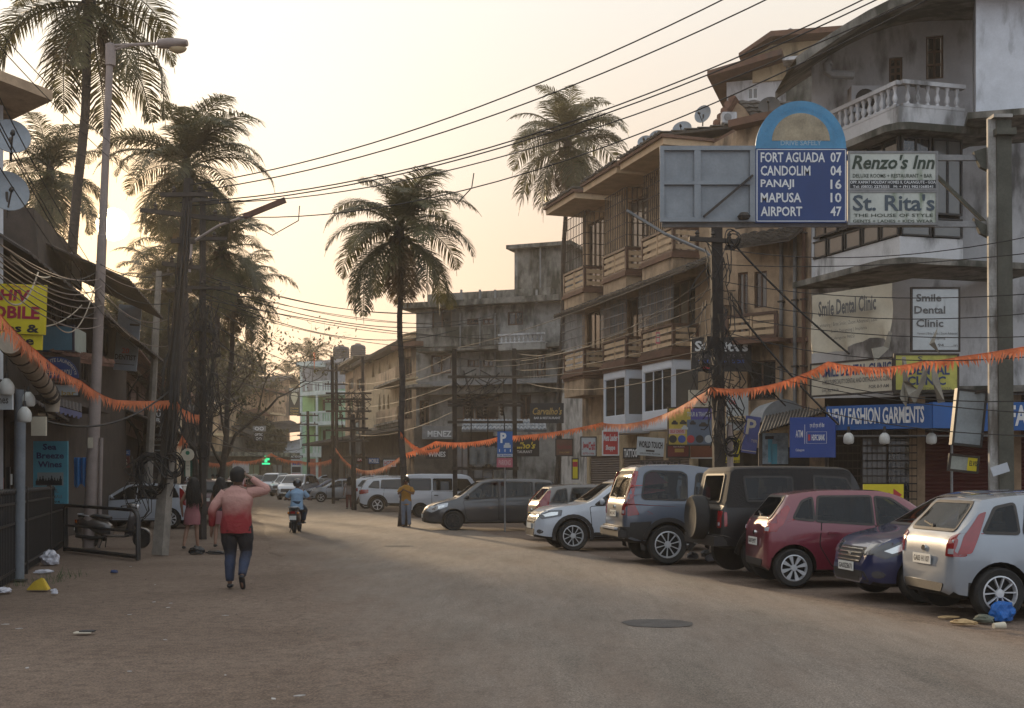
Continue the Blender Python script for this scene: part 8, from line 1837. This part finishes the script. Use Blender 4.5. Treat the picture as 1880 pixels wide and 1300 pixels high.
coil(P4, at(1340, 820, 26.1), .20, 6, 3); coil(P4, at(1300, 660, 26.1), .24, 6, 4); coil(P4, at(1345, 440, 26.1), .22, 3, 14); obj('junction_box', MB().bar(at(1305, 640, 26.2), at(1305, 618, 26.2), .2, .2), CONCD, P4)
# steel road sign gantry
GX = fpx(1211, 22, 1860, 22); gp0, gp1 = on(1843, 22), at(1837, 220, 22); gt = thing('sign_gantry', 'rusty white and green concrete-faced gantry post with steel brackets holding the road sign', 'signpost', gp0)
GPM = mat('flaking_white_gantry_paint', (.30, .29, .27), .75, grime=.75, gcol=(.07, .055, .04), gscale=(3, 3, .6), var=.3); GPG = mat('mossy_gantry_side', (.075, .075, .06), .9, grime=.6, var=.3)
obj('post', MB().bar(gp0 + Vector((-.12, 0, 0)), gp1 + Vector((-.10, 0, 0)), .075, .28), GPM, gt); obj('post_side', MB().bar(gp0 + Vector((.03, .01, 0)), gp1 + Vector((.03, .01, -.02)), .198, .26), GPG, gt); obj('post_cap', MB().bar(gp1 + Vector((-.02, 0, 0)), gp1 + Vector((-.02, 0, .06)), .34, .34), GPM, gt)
for y_, tt in ((290, 'upper'), (412, 'lower')):
    obj('beam', MB().bar(at(1215, y_, 22.12), at(1822, y_, 22.12), .07, .10), IRONW, gt)
    obj('bracket', MB().poly([at(1788, y_ - 12, 22.05), at(1818, y_ - 22 * (1 if tt == 'upper' else -.2), 22.05), at(1826, y_ + 30, 22.05), at(1800, y_ + 16, 22.05)], .09, (0, 1, 0)), GPG, gt)
obj('brace', MB().bar(at(1718, 322, 22.15), at(1812, 412, 22.15), .06, .06), GPG, gt); obj('mid_box', MB().bar(at(1840, 252, 22), at(1840, 240, 22), .4, .35), GPG, gt)
bs = thing('blank_sign_back', 'blank weathered metal sign panel with ribs and a diagonal brace, left end of the gantry', 'sign', at(1300, 405, 22)); r_ = GX.rect(1212, 272, 1384, 405)
obj('panel', MB().fbox(GX, *r_[:2], -.05, -.01, *r_[2:]), SILV, bs)
for (x0, x1, y0, y1) in ((1211, 1387, 269, 277), (1211, 1387, 400, 408), (1211, 1219, 277, 400), (1274, 1286, 277, 400), (1219, 1384, 333, 340), (1376, 1387, 277, 400)): a = GX.rect(x0, y0, x1, y1); obj('rib', MB().fbox(GX, a[0], a[1], -.0 - .002 * (x1 - x0 > 50), .05 + .004 * (x1 - x0 > 50), a[2], a[3]), SILV, bs)
obj('brace', MB().bar(at(1292, 398, 21.9), at(1382, 322, 21.9), .05, .04), IRON, bs); obj('bird_nest', MB().lathe(at(1366, 397, 21.9), (0, 0, 1), [(.001, -.06), (.09, -.05), (.12, .0), (.07, .06), (.001, .08)], 9), IRON, bs)
DSB = [('FORT AGUADA', .055, .055, .76, .19, WHITES, .02), ('07', .82, .055, .94, .19, WHITES, .02), ('CANDOLIM', .055, .235, .60, .37, WHITES, .02), ('04', .82, .235, .94, .37, WHITES, .02), ('PANAJI', .055, .42, .42, .555, WHITES, .02), ('16', .82, .42, .94, .55, WHITES, .02), ('MAPUSA', .055, .60, .50, .73, WHITES, .02), ('10', .82, .60, .94, .73, WHITES, .02), ('AIRPORT', .055, .785, .51, .915, WHITES, .02), ('47', .82, .785, .94, .915, WHITES, .02)]
for q in ((.01, .012, .99, .022), (.01, .975, .99, .985), (.01, .012, .02, .985), (.98, .012, .99, .985)): DSB.append(('#', *q, WHITES))
ds = sign('distance_sign', 'navy road sign listing FORT AGUADA to AIRPORT under a pale blue arch', GX, GX.rect(1386, 274, 1553, 410), .06, NAVYS, DSB, .06)
cx, zb = GX.hit(1469, 274); ra_ = GX.hit(1552, 274)[0] - cx; zt = GX.hit(1469, 187)[1] - zb
obj('arch_board', MB().poly([GX.pt(cx + ra_ * math.cos(q), .06, zb + zt * math.sin(q)) for q in [math.pi * k / 28 for k in range(29)]], .06, -GX.n), SKYS, ds)
obj('arch_picture', MB().poly([GX.pt(cx + ra_ * .64 * math.cos(q), .066, zb + zt * .16 + zt * .58 * math.sin(q)) for q in [math.pi * k / 22 for k in range(23)]], .003, -GX.n), mat('faded_sepia_picture', (.30, .25, .17), .7, grime=.4, gcol=(.12, .13, .12), var=.3, scale=4, bump=0), ds)
obj('lettering', put_text(MB(), 'DRIVE SAFELY', GX, cx - ra_ * .45, cx + ra_ * .45, zb + .05, zb + .14, .07, .02), flat('faded_arch_lettering', (.26, .38, .46), .6), ds)['kind'] = 'stuff'
ta = lambda a_, b2: (cx + ra_ * (.80 + .07 * b2) * math.cos(math.pi * (1 - a_) * .84 + .25), zb + zt * (.80 + .07 * b2) * math.sin(math.pi * (1 - a_) * .84 + .25))
obj('lettering', put_text(MB(), 'CALANGUTE ASSOCIATION WELCOMES YOU', GX, 0, 1, 0, 1, .066, .0, fn=ta), flat('faint_arch_lettering', (.06, .25, .45), .6), ds)['kind'] = 'stuff'
DG = flat('dark_green_print', (.02, .035, .02), .6)
sign('inn_sign', 'white board stained green reading Renzo\'s Inn with a black address strip', GX, GX.rect(1556, 280, 1719, 350), .05, GREENB, [("Renzo's Inn", .04, .08, .97, .46, DG, .025, .25), ('DELUXE ROOMS + RESTAURANT + BAR', .05, .58, .94, .68, DG, .01), ('#', 0, .74, 1, 1, BLACKS), ('OPP. KAMAT HOLIDAY HOMES II, CALANGUTE - GOA', .02, .76, .98, .85, WHITES, .01), ('Tel: (0832) 2275555   M: + (91) 9821068541', .05, .88, .95, .97, WHITES, .01)], .05, IRONW)
sign('clothes_sign', 'grey mossy board reading St. Rita\'s THE HOUSE OF STYLE under the inn board', GX, GX.rect(1556, 352, 1719, 413), .05, GREENB, [("St. Rita's", .05, .10, .97, .60, flat('blue_grey_print', (.05, .07, .09), .6), .02), ('THE HOUSE OF STYLE', .06, .68, .95, .78, DG, .01), ('GENTS + LADIES + KIDS WEAR', .05, .86, .95, .95, DG, .01)], .05, IRONW)
# tilted light box, ELVIS sign, paper on the post
lb2 = board('tilted grey light box with a black frame hanging beside the gantry post', 1748, 716, 1802, 818, 22.6, mat('dirty_light_box', (.24, .27, .28), .5, grime=.3), frame=BLACKP, name='light_box', cat='light box', tilt=6, th=.14); obj('arm', MB().bar(at(1775, 722, 22.65), at(1835, 700, 22.3), .05, .05), IRON, lb2)
board('small dirty sign with a yellow corner lettered ELVIS, below the tilted light box', 1741, 836, 1795, 866, 22.8, mat('grubby_white_board', (.32, .34, .30), .7, grime=.5), [('#', .62, .1, 1, 1, YELS), ('ELVIS', .68, .28, .95, .6, INK, .02)], tilt=6, frame=IRON)
board('crumpled white paper tied to the gantry post', 1823, 853, 1855, 870, 21.7, flat('crumpled_paper', (.45, .48, .52), .8), tilt=-18, name='paper', cat='paper', th=.02)
# transformer stands
def transformer(label, x0, x1, y, ytop, yb, levels, tank, bus):
    t = thing('transformer_stand', label, 'transformer', on((x0 + x1) / 2, y), 'pole mounted transformers')
    for x in (x0, x1): obj('post', MB().bar(on(x, y), at(x - 2, ytop, y), .17, .17), CONCD, t)
    for ly in levels: obj('crossarm', MB().bar(at(x0 - 14, ly, y - .15), at(x1 + 14, ly, y - .15), .09, .1), IRON, t)
    for ly in levels[1:3]:
        for i in range(3): q = at(x0 + (x1 - x0) * (i + .8) / 3.6, ly, y - .2); obj('insulator', MB().lathe(q, (0, 0, -1), [(.03, 0), (.09, .08), (.04, .14), (.10, .2), (.04, .27), (.09, .33), (.03, .4)], 8), IRON, t); obj('jumper', MB().tube([q, q + Vector((.1, 0, -.6)), at(x0 + (x1 - x0) * (i + .8) / 3.6 + 4, tank[1], y)], .02, 4), CABLE, t)
    tx0, ty0, tx1, ty1 = tank; o = obj('tank', MB().box(PX(tx0, y), PX(tx1, y), y - .25, y + .45, PZ(ty1, y), PZ(ty0, y)), mat('grey_transformer_paint', (.14, .15, .15), .6, grime=.5), t)
    k = 3
    for i in range(k): xa = tx0 + (tx1 - tx0) * (i + .12) / k; xb = tx0 + (tx1 - tx0) * (i + .78) / k; ff = obj('cooling_fin', MB().box(PX(xa, y), PX(xb, y), y - .55, y - .3, PZ(ty1 + 4, y), PZ(ty0 - 2, y)), mat('grey_transformer_paint'), t); bevel(ff, .06)
    obj('platform', MB().bar(at(x0 - 6, ty1 + 8, y), at(x1 + 6, ty1 + 8, y), .5, .12), IRON, t); hanging(t, at((x0 + x1) / 2, levels[0], y), 14, int(x0), 1.3, .02, 1.0)
    return t
transformer('pole mounted transformer before the grey flats, with three pale cooling fins', 836, 946, 47, 640, 880, (692, 738, 744, 775, 818), (862, 822, 915, 852), 0)
transformer('smaller dark transformer stand before the arched block, left of the thin palm', 612, 668, 72, 655, 880, (722, 733, 755, 790), (642, 806, 664, 832), 0)
for px, yt, yy, lb in ((565, 755, 88, 'thin dark pole with short crossarms left of the mint building'), (617, 668, 80, 'tall dark pole carrying a flagstaff before the mint building'), (648, 760, 60, 'short grey pole behind the woman in a dark red skirt')):
    b5 = on(px + 2, yy); t5 = at(px, yt, yy); t = thing('electricity_pole', lb, 'electricity pole', b5, 'electricity poles'); leanpole(m := MB(), b5, t5, .13, .10); obj('upper_post', m, CONCD, t)
    for f in (.95, .85, .72): crossarm(t, b5.lerp(t5, f) + Vector((0, -.15, 0)), 1.5, 0, 0, 3)
# round keyhole sign
s = board('white round-headed sign with a green dot on the second electricity pole', 338, 846, 352, 875, 32.4, flat('green_sign_back', (.01, .06, .04), .6), [('#', .2, .0, .8, 1, CRM), ('#', .3, .3, .7, .34, GP), ('#', .3, .5, .7, .54, GP)]); c = at(345, 835, 32.35)
obj('round_head', MB().lathe(c, (0, -1, 0), [(.14, 0), (.17, 0), (.17, .03), (.001, .03)], 20), CRM, s); obj('green_dot', MB().lathe(c + Vector((0, -.031, .05)), (0, -1, 0), [(.03, 0), (.055, 0), (.055, .004), (.03, .004)], 14), flat('green_print', (.01, .12, .06), .6), s)

# wires
def wire(p, q, sag, r_, label, group, m_=None, n=22, name='wire'):
    p, q = Vector(p), Vector(q); o = obj(name, MB().tube([p.lerp(q, i / n) - Vector((0, 0, sag * 4 * (i / n) * (1 - i / n))) for i in range(n + 1)], r_, 4, cap=False), m_ or CABLE, None, at0=p.lerp(q, .5)); return tag(o, label, 'wire', group)
HG = 'overhead power lines crossing the sky'
for i, (a, b_, sg, lb) in enumerate([((347, 340, 26.5), (1500, -90, 19), .55, 'topmost overhead wire sweeping from the leaning pole to the top right'), ((350, 352, 26.5), (1600, -98, 19), .6, 'second overhead wire below the topmost one across the sky'),
        ((330, 372, 26.5), (1640, -28, 20), .75, 'upper of two close overhead wires passing behind the tallest palm'), ((342, 378, 26.5), (1690, -40, 20), .75, 'lower of the two close overhead wires across the middle of the sky'),
        ((380, 372, 33), (1800, -55, 19), .9, 'overhead wire passing right over the round crown of the thin palm'), ((385, 395, 33), (1830, -70, 19), 1.25, 'lowest of the long sky wires, with a dropping loop')]): wire(at(*a), at(*b_), sg, .013, lb, HG)
def polywire(pts, r_, label, group, m_=None):
    o = obj('wire', MB().tube(pts, r_, 4, cap=False), m_ or CABLE, None, at0=pts[0]); return tag(o, label, 'wire', group)
polywire([at(870, 318, 26), at(866, 345, 26), at(838, 375, 26)], .012, 'broken wire end dangling from the sky wires right of the thin palm', HG); polywire([at(550, 378, 28), at(548, 405, 28), at(500, 432, 28), at(455, 408, 28)], .012, 'bent wire loop hanging right of the slanting tube light', HG)
MG = 'thin wires strung between the poles'; TANW = mat('pale_cable', (.20, .15, .12), .7, bump=0)
r0 = random.Random(12); ML = 'thin dark wires running from the leaning poles over the street to the right'
for i in range(9): wire(at(372, 500 + i * 7 + r0.uniform(-3, 3), 32.5), at(840 + r0.uniform(-5, 90), 560 + i * 9, 47), r0.uniform(.2, .9), .009 + .004 * (i % 2), ML, MG)
for i in range(8): wire(at(835 + (i % 2) * 110, 640 + i * 8, 47), at(1314, 470 + i * 28, 26.3), r0.uniform(.15, .7), .010, 'thin wires rising from the transformer with three fins to the dark square pole', 'wires before the tan block')
for i in range(9): wire(at(1316, 455 + i * 30, 26.3), at(2010, 420 + i * 48 + r0.uniform(-20, 20), 20), r0.uniform(.1, .5), .009, 'thin wires from the dark square pole across the dental banners to the right edge', 'wires before the dental block')
for (a, b_) in (((1340, 440, 26.2), (1560, 650, 26)), ((1345, 560, 26.2), (1540, 780, 26)), ((1330, 600, 26.2), (1442, 745, 28))): wire(at(*a), at(*b_), .1, .022, 'thick black cable slanting down from the dark square pole', 'thick cables beside the dark square pole')
for i in range(5): wire(at(617, 700 + i * 22, 80), at(836, 650 + i * 26, 47), r0.uniform(.1, .8), .009, 'fine far wires between the two transformer stands', 'far wires'); wire(at(380, 560 + i * 30, 33), at(617, 668 + i * 14, 80), r0.uniform(.2, .7), .014, 'fine far wires from the leaning poles to the tall pole before the mint building', 'wires down the street')
for i in range(6): wire(at(565, 770 + i * 10, 88), at(372, 700 + i * 22, 33), r0.uniform(.2, 1.2), .014, 'fine wires crossing before the tan gabled houses', 'wires down the street')
LG = 'wires crossing the left side'
for i, (a, b_) in enumerate([((-60, -10), (262, 300)), ((-60, 60), (210, 545)), ((-40, 150), (205, 560)), ((-30, 180), (215, 590)), ((-50, 230), (250, 640)), ((-60, 20), (300, 360))]): wire(at(*a, 14), at(*b_, 34), .25, .009, 'thin wires slanting from the top left corner down across the dishes and palms', LG)
for i in range(9): wire(at(-60, 395 + i * 9, 13), at(176 + (i % 3) * 6, 500 + i * 12, 29), r0.uniform(.2, .55), .010, 'pale tangled wires slanting down before the dark sheet roofs on the left', 'pale wires on the left', TANW if i % 3 else CABLE)
for i in range(6): wire(at(176, 480 + i * 12, 29), at(325, 500 + i * 26, 26.5), r0.uniform(.15, .5), .010, 'wires swagging between the street lamp and the leaning pole', 'wires at the leaning pole', TANW if i % 2 else CABLE)
for (a, b_, sg) in (((20, 470, 14), (92, 508, 24), .1), ((176, 520, 29), (98, 590, 24), .6), ((150, 560, 28), (60, 600, 22), .15), ((-20, 500, 14), (70, 500, 20), .45)): wire(at(*a), at(*b_), sg, .014, 'thicker cream cable loops near the yellow sign', 'cream cable loops', mat('cream_cable', (.36, .30, .22), .7, bump=0))
wire(at(60, 765, 22), at(330, 700, 26.5), .5, .020, 'thick black cable sagging behind the street lamp post', LG)

# bunting: pleated saffron strips cut into a fringe
def bunting(label, pts, h, r_, y2=None, seed=1, pitch=.075):
    r0 = random.Random(seed); P_ = [at(*p[:3]) for p in pts]; seg = []
    for i in range(len(P_) - 1):
        n = max(4, int((P_[i + 1] - P_[i]).length / pitch)); sag = pts[i][3] if len(pts[i]) > 3 else .12
        for j in range(n): f = j / n; seg.append(P_[i].lerp(P_[i + 1], f) - Vector((0, 0, sag * 4 * f * (1 - f))))
    seg.append(P_[-1]); t = thing('bunting', label, 'bunting', P_[0], 'saffron bunting across the street'); obj('cord', MB().tube(seg, .008, 3, cap=False), ORANGE, t)
    m = MB(); off = 0.
    for i in range(len(seg) - 1):
        a, b_ = seg[i], seg[i + 1]; off = .82 * off + r0.uniform(-.035, .035); hh = h * r0.uniform(.7, 1.15); top = h * r0.uniform(.22, .34); yo = Vector((0, r0.uniform(-.03, .03), 0)); sw = Vector((off, r0.uniform(-.05, .05), 0)); dz = Vector((0, 0, -1))
        m.add([a, b_, b_ + dz * top + yo, a + dz * top - yo], [(0, 1, 2, 3)]); c = a.lerp(b_, .5 + r0.uniform(-.3, .3)); m.add([a + dz * top - yo, b_ + dz * top + yo, c + dz * hh + sw], [(0, 1, 2)])
        if i % 2: m.add([a + dz * top * .8 - yo * 2, a.lerp(b_, .6) + dz * top * .8, c + dz * hh * .85 - sw * .5 + yo * 3], [(0, 1, 2)])
    obj('fringe', m, ORANGE, t)['kind'] = 'stuff'; return t
BT = lambda *k: k
bunting('broad saffron bunting sweeping from the left edge down to the leaning electricity pole', [(-12, 562, 12.5, .03), (62, 640, 17, .05), (150, 700, 22, .05), (215, 735, 25, .02), (322, 735, 26.2, 0)], .23, 0, seed=2); bunting('ragged end of bunting wound past the leaning pole', [(325, 738, 26.1, .05), (345, 755, 27, .03), (366, 762, 31, 0)], .26, 0, seed=3)
bunting('bright saffron bunting from the dark square pole to the right edge of the photo', [(1303, 711, 26, .22), (1520, 664, 24.2, .12), (1700, 662, 22.5, .02), (1760, 655, 22, .03), (2000, 612, 19.5, 0)], .22, 0, seed=4)
bunting('saffron bunting rising from the white shop bay to the dark square pole', [(1108, 777, 40, .12), (1215, 762, 34, .05), (1303, 711, 26, 0)], .25, 0, seed=5); bunting('long saffron bunting across the transformer to the white shop bay', [(745, 832, 42, .04), (800, 810, 42, .12), (920, 801, 41, .10), (1108, 775, 40, 0)], .22, 0, seed=6)
bunting('short saffron bunting drooping right from the thin palm trunk', [(735, 793, 41.2, .18), (790, 826, 44, .02), (808, 820, 45, 0)], .22, 0, seed=7); bunting('distant saffron bunting sagging left of the thin palm trunk', [(616, 822, 75, .9), (735, 838, 44, 0)], .26, 0, seed=8, pitch=.12)
bunting('far saffron bunting across the end of the street above the green cross', [(362, 842, 70, .25), (430, 845, 85, .3), (498, 832, 95, .2), (550, 846, 92, .2), (612, 842, 78, 0)], .34, 0, seed=9, pitch=.16)
o = obj('flag', MB().poly([at(575, 647, 100), at(579, 648, 100), at(577, 680, 100)], .03, (0, 1, 0)), ORANGE, None, at0=at(576, 670, 100)); tag(o, 'narrow saffron flag hanging above the mint building', 'flag')
p = thing('orange_cloth_bundle', 'bunch of orange cloth tied halfway up the second pole', 'cloth', at(334, 808, 31)); m = MB()
for i in range(14): a = at(334, 800, 31.5); m.add([a, a + Vector((.05, 0, 0)), a + Vector((r0.uniform(-.16, .16), r0.uniform(-.1, .1), -r0.uniform(.25, .45)))], [(0, 1, 2)])
obj('cloth', m, ORANGE, p)

for cx_, cy_, ra_, rb_ in ((1.62, 13.55, .40, .40), (-2.7, 29.2, .36, .3)):  # flat dark sheets; their colour stands in for the shade of sunken manholes
    m = MB(); n = 26
    for k in range(n): q1, q2 = 2 * math.pi * k / n, 2 * math.pi * (k + 1) / n; e1, e2 = 1 + .12 * nz3(math.cos(q1) * 2, math.sin(q1) * 2, cx_), 1 + .12 * nz3(math.cos(q2) * 2, math.sin(q2) * 2, cx_); m.add([(cx_, cy_, .034), (cx_ + ra_ * e1 * math.cos(q1), cy_ + rb_ * e1 * math.sin(q1), .030), (cx_ + ra_ * e2 * math.cos(q2), cy_ + rb_ * e2 * math.sin(q2), .030)], [(0, 1, 2)])
    tag(obj('manhole_shade_patch', m, mat('painted_hollow_shade', (.075, .065, .058), .95, var=.3, scale=4, bump=.5)), kind='structure')
for i, (x0, x1, y0, y1, yy, mm_, tx, lb) in enumerate([(703, 728, 843, 858, 64, GRYB, 'HOTEL', 'pale HOTEL shop board left of the thin palm trunk under the long awning'), (676, 697, 840, 852, 70, BLUES, 'MOBILE', 'small blue shop board under the long awning before the arched block'), (757, 768, 818, 836, 56, CRM, '', 'small pale notice hanging right of the thin palm trunk'), (655, 670, 838, 848, 74, REDS, 'BAR', 'small red shop board at the far end of the long awning'), (782, 822, 826, 842, 57, DKB, 'WINES', 'dark shop board below the grey fascia reading MENEZ'), (1050, 1062, 842, 880, 44, YELS, '', 'yellow upright board in the doorway under the tan block')]): board(lb, x0, y0, x1, y1, yy, mm_, [(tx, .1, .2, .9, .8, WHITES if i != 0 else REDT, .02)] if tx else [('#', .15, .15, .85, .4, REDT)], frame=DKB)

# ------------------------------------------------------------------ litter
def crumple(name, label, p, s_, m_, seed=1, cat='litter', flatk=.5, group=None, n=5):
    r0 = random.Random(seed); bm = bmesh.new(); bmesh.ops.create_icosphere(bm, subdivisions=3, radius=1)
    for v in bm.verts:
        d = v.co.copy(); k = 1 + .35 * noise.noise(d * 1.7 + Vector((seed, 0, 0))) + .22 * noise.noise(d * 5 + Vector((0, seed, 0))); v.co = Vector((d.x * k * s_[0], d.y * k * s_[1], max(-.55 * s_[2], d.z * k * s_[2]) + .55 * s_[2]))
    me = bpy.data.meshes.new(name); bm.to_mesh(me); bm.free(); o = link_mesh(name, me, m_); o.location = p; o.rotation_euler = (0, 0, r0.uniform(0, 6)); return tag(o, label, cat, group)
PLB = flat('white_plastic_bag', (.50, .50, .55), .35, var=.15); BLB = mat('black_plastic_bag', (.012, .012, .013), .25, bump=.8, scale=6); BLU = mat('blue_plastic_bag', (.006, .11, .40), .3, bump=.6, scale=6); YLB = flat('yellow_cardboard', (.55, .38, .03), .7, var=.15)
crumple('plastic_bag', 'grey white plastic bag heaped against the fence', gnd(92, 1036), (.20, .16, .17), PLB, 3); crumple('plastic_bag', 'small flattened white bag in front of the heaped one', gnd(80, 1052), (.16, .08, .04), PLB, 5)
crumple('plastic_bag', 'small white scrap right of the yellow carton', gnd(100, 1090), (.06, .05, .045), PLB, 6); crumple('plastic_bag', 'clear crumpled plastic at the left edge of the photo', gnd(6, 1088), (.14, .09, .05), PLB, 8)
yc = thing('yellow_carton', 'crushed yellow carton lying on the dirt by the fence', 'carton', gnd(72, 1083)); c = gnd(72, 1083); o = obj('carton', MB().hexa([c + Vector(v) for v in ((-.17, -.08, 0), (.16, -.10, 0), (.14, .1, 0), (-.15, .12, 0), (-.08, -.03, .12), (.06, -.05, .19), (.05, .06, .17), (-.06, .07, .12))]), YLB, yc); bevel(o, .012)
crumple('rubbish_bag', 'knotted black rubbish bag at the feet of the long-haired woman', gnd(361, 1017), (.17, .14, .11), BLB, 11); crumple('rubbish_bag', 'flat black bag left of the walking man', gnd(396, 1017), (.24, .10, .05), BLB, 12); crumple('cloth_scrap', 'crushed blue cloth scrap on the dirt right of the fence', gnd(210, 1052), (.09, .06, .035), flat('dark_blue_scrap', (.01, .03, .10), .7), 13)
crumple('rubbish_bag', 'bright blue plastic bag beside the wheel of the silver hatchback', gnd(1840, 1139), (.17, .12, .15), BLU, 14); crumple('paper_heap', 'tan crumpled wrappers left of the blue bag', gnd(1768, 1146), (.14, .07, .035), mat('tan_wrapper', (.40, .27, .13), .8), 15); crumple('paper_heap', 'grey green wilted scraps touching the blue bag', gnd(1805, 1142), (.12, .08, .06), mat('wilted_scraps', (.12, .13, .10), .9), 16)
cu = gnd(1836, 1156); t = thing('paper_cup', 'squashed white paper cup in front of the blue bag', 'cup', cu); obj('cup', MB().lathe(cu + Vector((-.07, 0, .04)), (1, .2, 0), [(.03, 0), (.042, .13), (.038, .13), (.026, .01)], 14), CRM, t, smooth=40)
crumple('paper_heap', 'tan torn wrapper furthest left of the blue bag pile', gnd(1742, 1135), (.13, .04, .02), mat('tan_wrapper', (.40, .27, .13), .8), 17)
for i, (px, py) in enumerate([(1272, 1026), (1296, 1022), (1318, 1026), (1335, 1020), (1305, 1030)]): crumple('plastic_bag', 'white and black rubbish heaped on the ground between the tall off-roader and the black jeep', gnd(px, py), (.13, .1, .09), PLB if i % 2 == 0 else BLB, 20 + i, group='rubbish heap under the cars')
g = gnd(340, 1243); t = thing('curled_leaf', 'curled dry leaf lying alone in the left foreground', 'leaf', g); rows = [[g + Vector((-.10 + .2 * i / 8, .02 * math.sin(i) + w_, .005 + .06 * (i / 8) ** 3)) for w_ in (-.012 * math.sin(math.pi * i / 8) - .001, .012 * math.sin(math.pi * i / 8) + .001)] for i in range(9)]; obj('blade', MB().grid(rows), FRONDDRY, t)
g = gnd(153, 1163); t = thing('flat_card', 'flattened dark and white card on the dirt in the left foreground', 'litter', g); obj('card', MB().box(g.x - .09, g.x + .09, g.y - .05, g.y + .05, .006, .016), CRM, t); obj('sleeve', MB().box(g.x - .04, g.x + .11, g.y - .02, g.y + .07, .017, .03), INK, t)
m = MB(); r0 = random.Random(77)
for i in range(520):
    y = 7 + 50 * r0.random() ** 1.8; x = (XL(y) - r0.uniform(-1.2, 6)) if r0.random() < .62 else (XR(y) + r0.uniform(-.8, 4.5)); s_ = r0.uniform(.006, .022); z = gz(y) + .002
    q = [Vector((x + s_ * r0.uniform(.6, 1.3) * math.cos(a + i), y + s_ * r0.uniform(.6, 1.3) * math.sin(a + i), z - .004)) for a in (0, 1.6, 3.1, 4.7)]; m.add(q + [Vector((x, y, z + s_ * .7))], [(0, 1, 4), (1, 2, 4), (2, 3, 4), (3, 0, 4)])
tag(obj('pebbles', m, mat('pebble_stone', (.16, .12, .095), .9, var=.5)), 'small stones scattered over the dirt along both road edges', 'pebbles', kind='stuff')
m = MB()
for i in range(70):
    y = 9 + 30 * r0.random() ** 1.5; x = XL(y) - r0.uniform(-1.5, 5) if i % 3 else XR(y) + r0.uniform(-.5, 3); s_ = r0.uniform(.01, .045); a = r0.uniform(0, 6); d = Vector((math.cos(a), math.sin(a), 0)); e = Vector((-d.y, d.x, 0)) * .5; c = Vector((x, y, gz(y) + .004)); m.poly([c + d * s_, c + e * s_, c - d * s_ * 1.1, c - e * s_ * .8], .006, (0, 0, 1))
tag(obj('paper_scraps', m, flat('pale_scrap', (.36, .34, .32), .8, var=.3)), 'tiny pale paper scraps scattered over the dirt', 'litter', kind='stuff')
m = MB(); m2 = MB()
for i in range(260):
    y = 27 * r0.random() + 15; u = r0.random(); x = (PX(62, 19) + r0.uniform(-.25, .35)) if i < 160 else PX(1300, 30); y = 19.2 + r0.uniform(-.8, 1.6) if i < 160 else y; a = r0.uniform(0, 6); h = r0.uniform(.05, .2)
    if i < 160: b_ = Vector((x, y, 0)); d = Vector((math.cos(a), math.sin(a), 0)) * .05; m.add([b_ - d * .08, b_ + d * .08, b_ + d + Vector((0, 0, h))], [(0, 1, 2)])
tag(obj('grass_tuft', m, mat('weed_green', (.05, .085, .03), .8, var=.4, bump=0)), 'thin green weeds growing at the foot of the fence', 'weeds', kind='stuff')

# ------------------------------------------------------------------ evening haze
hz = obj('haze', MB().box(-170, 110, -6, 330, -3.0, 26), None)
hm_ = bpy.data.materials.new('evening_haze'); hm_.use_nodes = True; hN = hm_.node_tree.nodes; hN.clear(); ho_ = hN.new('ShaderNodeOutputMaterial'); hv = hN.new('ShaderNodeVolumePrincipled')
hv.inputs['Color'].default_value = (.92, .86, .78, 1); hv.inputs['Density'].default_value = .0007; hv.inputs['Anisotropy'].default_value = .45
hm_.node_tree.links.new(hv.outputs[0], ho_.inputs['Volume']); hz.data.materials.append(hm_); tag(hz, kind='stuff')
